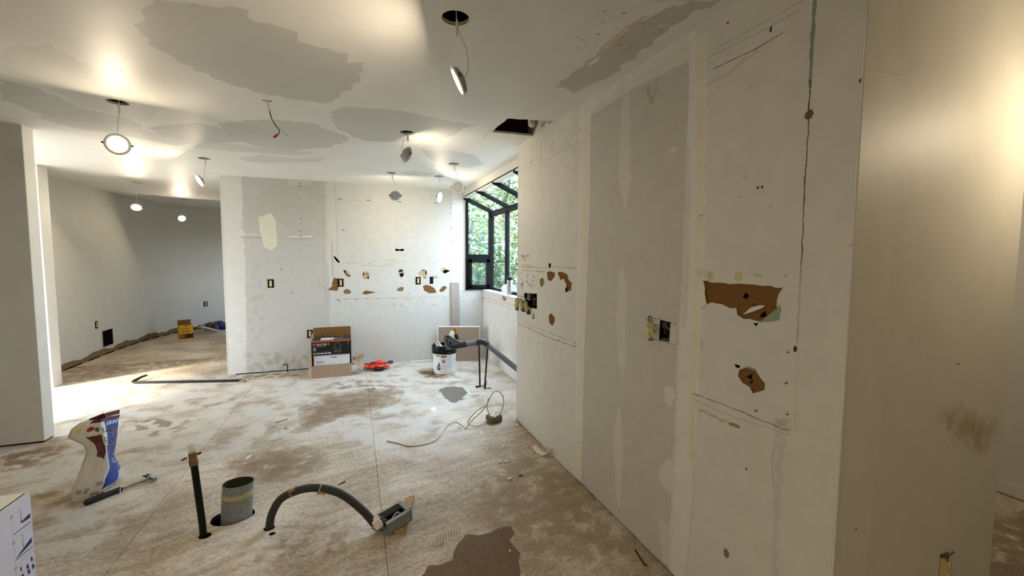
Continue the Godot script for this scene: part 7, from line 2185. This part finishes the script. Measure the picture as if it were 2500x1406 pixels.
func alcove_things() -> void:
	var t := thing("yellow_carton", "yellow and black carton with its flaps open on the alcove floor", "carton", Vector3(-2.874, 0, -8.871), "", 0.44)
	var p := Paint.new(256, 320, Color(0.85, 0.66, 0.1), Vector2(0, 0), Vector2(1, 1))
	p.text("HUSKY", Vector2(22, 96), 44, Color(0.5, 0.06, 0.05))
	for k in 3:
		p.stroke([Vector2(0.1, 0.62 - 0.06 * k), Vector2(0.86 - 0.1 * k, 0.62 - 0.06 * k)], 9.0, Color(0.25, 0.12, 0.05))
	p.fill(PackedVector2Array([Vector2(0, 190), Vector2(256, 186), Vector2(256, 290), Vector2(0, 290)]), Color(0.2, 0.1, 0.08))
	p.fill(PackedVector2Array([Vector2(120, 196), Vector2(190, 192), Vector2(190, 280), Vector2(140, 284)]), Color(0.02, 0.02, 0.02))
	p.area([Vector2(0.05, 0.36), Vector2(0.35, 0.36), Vector2(0.4, 0.2), Vector2(0.05, 0.16)], Color(0.62, 0.36, 0.2), 0.9, 6.0)
	p.fill(PackedVector2Array([Vector2(90, 8), Vector2(170, 8), Vector2(170, 22), Vector2(90, 22)]), Color(0.2, 0.14, 0.05))
	var yellow := mat("carton_yellow", Color(0.82, 0.63, 0.1), 0.6)
	solid(t, "carton_body", Vector3(0, 0, -0.24), Vector3(0.19, 0.255, 0), yellow, 0.002)
	label_quad("front_print", t, Vector3(0, 0, 0.001), Vector3(0.19, 0, 0.001), Vector3(0.19, 0.255, 0.001), Vector3(0, 0.255, 0.001), Vector3(0, 0, 1), printed("yellow_print", p, 0.5))
	var side := mat("carton_yellow_side", Color(0.3, 0.24, 0.14), 0.7)
	solid(t, "side_print", Vector3(0.19, 0.01, -0.235), Vector3(0.1915, 0.25, -0.005), side)
	var s := Shape.new()
	s.flat4(Vector3(0, 0.255, -0.24), Vector3(0.19, 0.255, -0.24), Vector3(0.2, 0.325, -0.26), Vector3(0.01, 0.325, -0.26), Vector3(0, 0, 1))
	s.flat4(Vector3(0, 0.256, -0.02), Vector3(0.19, 0.256, -0.02), Vector3(0.19, 0.256, -0.235), Vector3(0, 0.256, -0.235), Vector3.UP)
	obj("open_flaps", s, M.cardboard_inside, t)
	t = thing("metal_channel", "pale metal channel lying between the yellow carton and the blue bundle", "metal strip", Vector3(-2.63, 0.0, -9.3))
	s = Shape.new()
	s.bar(Vector3(-0.12, 0.16, -0.05), Vector3(0.1, 0.012, -0.35), 0.1, 0.004)
	s.bar(Vector3(-0.17, 0.17, -0.06), Vector3(0.05, 0.022, -0.36), 0.004, 0.02)
	s.bar(Vector3(-0.07, 0.17, -0.04), Vector3(0.15, 0.022, -0.34), 0.004, 0.02)
	obj("channel", s, M.trim_white, t)
	# a bundle of blue sheeting with tape rolls
	t = thing("blue_bundle", "crumpled blue plastic bundle by the alcove wall", "bundle", Vector3(-2.6, 0, -9.98))
	s = Shape.new()
	var ns := FastNoiseLite.new()
	ns.frequency = 6.0
	var nu := 20
	var nv := 10
	var gp := func(i: int, j: int) -> Vector3:
		var a := TAU * (i % nu) / nu
		var b := PI * 0.5 * j / nv
		var d := Vector3(cos(a) * cos(b) * 0.21, sin(b) * 0.16, sin(a) * cos(b) * 0.12)
		return d * (1.0 + ns.get_noise_3dv(d) * 0.6)
	for i in nu:
		for j in nv:
			var a: Vector3 = gp.call(i, j)
			s.flat3(a, gp.call(i + 1, j), gp.call(i + 1, j + 1), a)
			s.flat3(a, gp.call(i + 1, j + 1), gp.call(i, j + 1), a)
	obj("blue_sheeting", s, mat("blue_sheet", Color(0.06, 0.16, 0.42), 0.4), t)
	s = Shape.new()
	s.at(Transform3D(Basis(Vector3(0, 0, 1), 0.35), Vector3(-0.06, 0.135, 0.06)))
	s.box(Vector3(-0.1, -0.008, -0.05), Vector3(0.09, 0.02, 0.06), 0.01)
	obj("green_packet", s, mat("green_packet", Color(0.36, 0.42, 0.22), 0.6), t)
	for q in [["tape roll leaning on the blue bundle, orange", 0.075, Color(0.55, 0.24, 0.09), Vector3(-2.62, 0.075, -9.79)], ["small grey tape roll in front of the blue bundle", 0.05, Color(0.36, 0.39, 0.42), Vector3(-2.575, 0.05, -9.745)]]:
		var k := thing("tape_roll", q[0], "tape", q[3], "tape rolls by the blue bundle")
		s = Shape.new().at(Transform3D(Basis(Vector3.RIGHT, PI / 2 - 0.12), Vector3()))
		var r: float = q[1]
		s.lathe([Vector2(r, -0.02), Vector2(r, 0.02), Vector2(r * 0.7, 0.02), Vector2(r * 0.7, -0.02), Vector2(r, -0.02)], 24)
		obj("roll", s, mat("roll", q[2], 0.6), k)


func sill_things() -> void:
	var t := thing("tumbler", "steel tumbler with a black lid on the bay sill", "tumbler", Vector3(1.85, 1.0, -5.06))
	var s := Shape.new()
	s.lathe([Vector2(0, 0), Vector2(0.034, 0), Vector2(0.036, 0.004), Vector2(0.041, 0.19), Vector2(0, 0.19)], 28)
	obj("steel_body", s, M.steel_cup, t)
	s = Shape.new()
	s.lathe([Vector2(0.043, 0.19), Vector2(0.044, 0.215), Vector2(0.042, 0.228), Vector2(0, 0.23)], 28)
	obj("lid", s, M.black_plastic, t)
	t = thing("plastic_bag", "small translucent plastic bag beside the tumbler on the sill", "bag", Vector3(1.85, 1.0, -5.23))
	s = Shape.new()
	var ns := FastNoiseLite.new()
	ns.frequency = 9.0
	var gp := func(i: int, j: int) -> Vector3:
		var a := TAU * (i % 16) / 16
		var b := PI * 0.5 * j / 8
		var d := Vector3(cos(a) * cos(b) * 0.045, sin(b) * 0.125, sin(a) * cos(b) * 0.085)
		return d * (1.0 + ns.get_noise_3dv(d) * 0.35)
	for i in 16:
		for j in 8:
			var a: Vector3 = gp.call(i, j)
			s.flat3(a, gp.call(i + 1, j), gp.call(i + 1, j + 1), a)
			s.flat3(a, gp.call(i + 1, j + 1), gp.call(i, j + 1), a)
	obj("film", s, M.film, t)


func litter() -> void:
	# crumbs of plaster along the right wall, each on its own
	var r := RandomNumberGenerator.new()
	r.seed = 9
	var spots := [Vector2(1.316, -3.394), Vector2(1.279, -3.378), Vector2(1.185, -3.111), Vector2(1.196, -3.082), Vector2(1.248, -3.080), Vector2(1.212, -3.069), Vector2(1.006, -2.787), Vector2(1.086, -2.798), Vector2(1.224, -2.845), Vector2(1.246, -2.789), Vector2(1.237, -2.711), Vector2(1.121, -2.590), Vector2(0.939, -2.558), Vector2(0.876, -2.407), Vector2(0.858, -2.644), Vector2(0.881, -2.968), Vector2(0.972, -2.529), Vector2(1.074, -2.487), Vector2(1.067, -3.034), Vector2(1.058, -3.156), Vector2(0.706, -1.906), Vector2(0.912, -3.128), Vector2(0.774, -2.923), Vector2(0.773, -2.510), Vector2(0.962, -2.803), Vector2(1.262, -2.695)]
	var shapes := []
	for k in 4:
		var s := Shape.new()
		var poly := ring(Vector2(), 1.0, 0.7, 7, 0.3)
		s.at(Transform3D(Basis(Vector3.RIGHT, -PI / 2), Vector3()))
		s.slab(poly, 0.6, false)
		shapes.append(s.mesh())
	for k in spots.size():
		var o := obj("plaster_chip", shapes[k % 4], M.plaster)
		var size := r.randf_range(0.005, 0.011) if k % 6 else 0.016
		o.transform = Transform3D(Basis(Vector3.UP, r.randf() * TAU).scaled(Vector3.ONE * size), Vector3(spots[k].x, 0.0, spots[k].y))
		tag(o, "pale plaster chip on the floor along the right wall", "plaster chip", "plaster chips along the right wall")
	# the curled strip of drywall paper
	var t := thing("paper_curl", "curled strip of torn drywall paper at the foot of the right wall", "paper", Vector3(1.3, 0, -2.84))
	var s := Shape.new()
	var pts := smooth_path([Vector3(-0.03, 0.03, -0.06), Vector3(-0.02, 0.012, 0.0), Vector3(0.005, 0.004, 0.05), Vector3(0.03, 0.03, 0.09), Vector3(0.035, 0.055, 0.085)], 5)
	for k in pts.size() - 1:
		var w := lerpf(0.022, 0.04, float(k) / pts.size())
		s.flat4(pts[k] - Vector3(w, 0, 0), pts[k + 1] - Vector3(w, 0, 0), pts[k + 1] + Vector3(w * 0.6, 0.012, 0), pts[k] + Vector3(w * 0.6, 0.012, 0), Vector3.UP)
	obj("paper_strip", s, M.paper_flap, t)
	t = thing("bent_rod", "thin dark rod end lying near the right wall", "rod", Vector3(1.272, 0.0, -1.62))
	s = Shape.new()
	s.tube([Vector3(-0.006, 0.045, -0.03), Vector3(0.004, 0.008, 0.03), Vector3(0.01, 0.006, 0.042)], 0.004, 8)
	obj("rod", s, M.black_rubber, t)
	t = thing("angle_scrap", "white angle-shaped plastic scrap beside the dark floor patch", "scrap", Vector3(1.14, 0, -4.3))
	s = Shape.new()
	s.bar(Vector3(0, 0.007, 0), Vector3(0.085, 0.007, -0.005), 0.018, 0.014)
	s.bar(Vector3(0, 0.007, 0.0), Vector3(-0.005, 0.007, -0.16), 0.018, 0.014)
	obj("plastic_angle", s, M.white_plastic, t)
	for q in [["small dark splinter on the floor behind the conduit", [Vector2(-0.102, -2.877)], 0.05, 0.7], ["pale splinter lying by the brown floor stain", [Vector2(-0.636, -4.186)], 0.1, 0.45], ["black screw lying near the right wall", [Vector2(1.026, -2.572)], 0.03, 0.1]]:
		var v: Vector2 = q[1][0]
		t = thing("splinter", q[0], "splinter", Vector3(v.x, 0, v.y), "", q[3])
		s = Shape.new()
		s.bar(Vector3(-q[2] / 2, 0.003, 0), Vector3(q[2] / 2, 0.004, 0), 0.008, 0.005)
		obj("sliver", s, M.rust if q[2] < 0.08 else M.torn_tan, t)
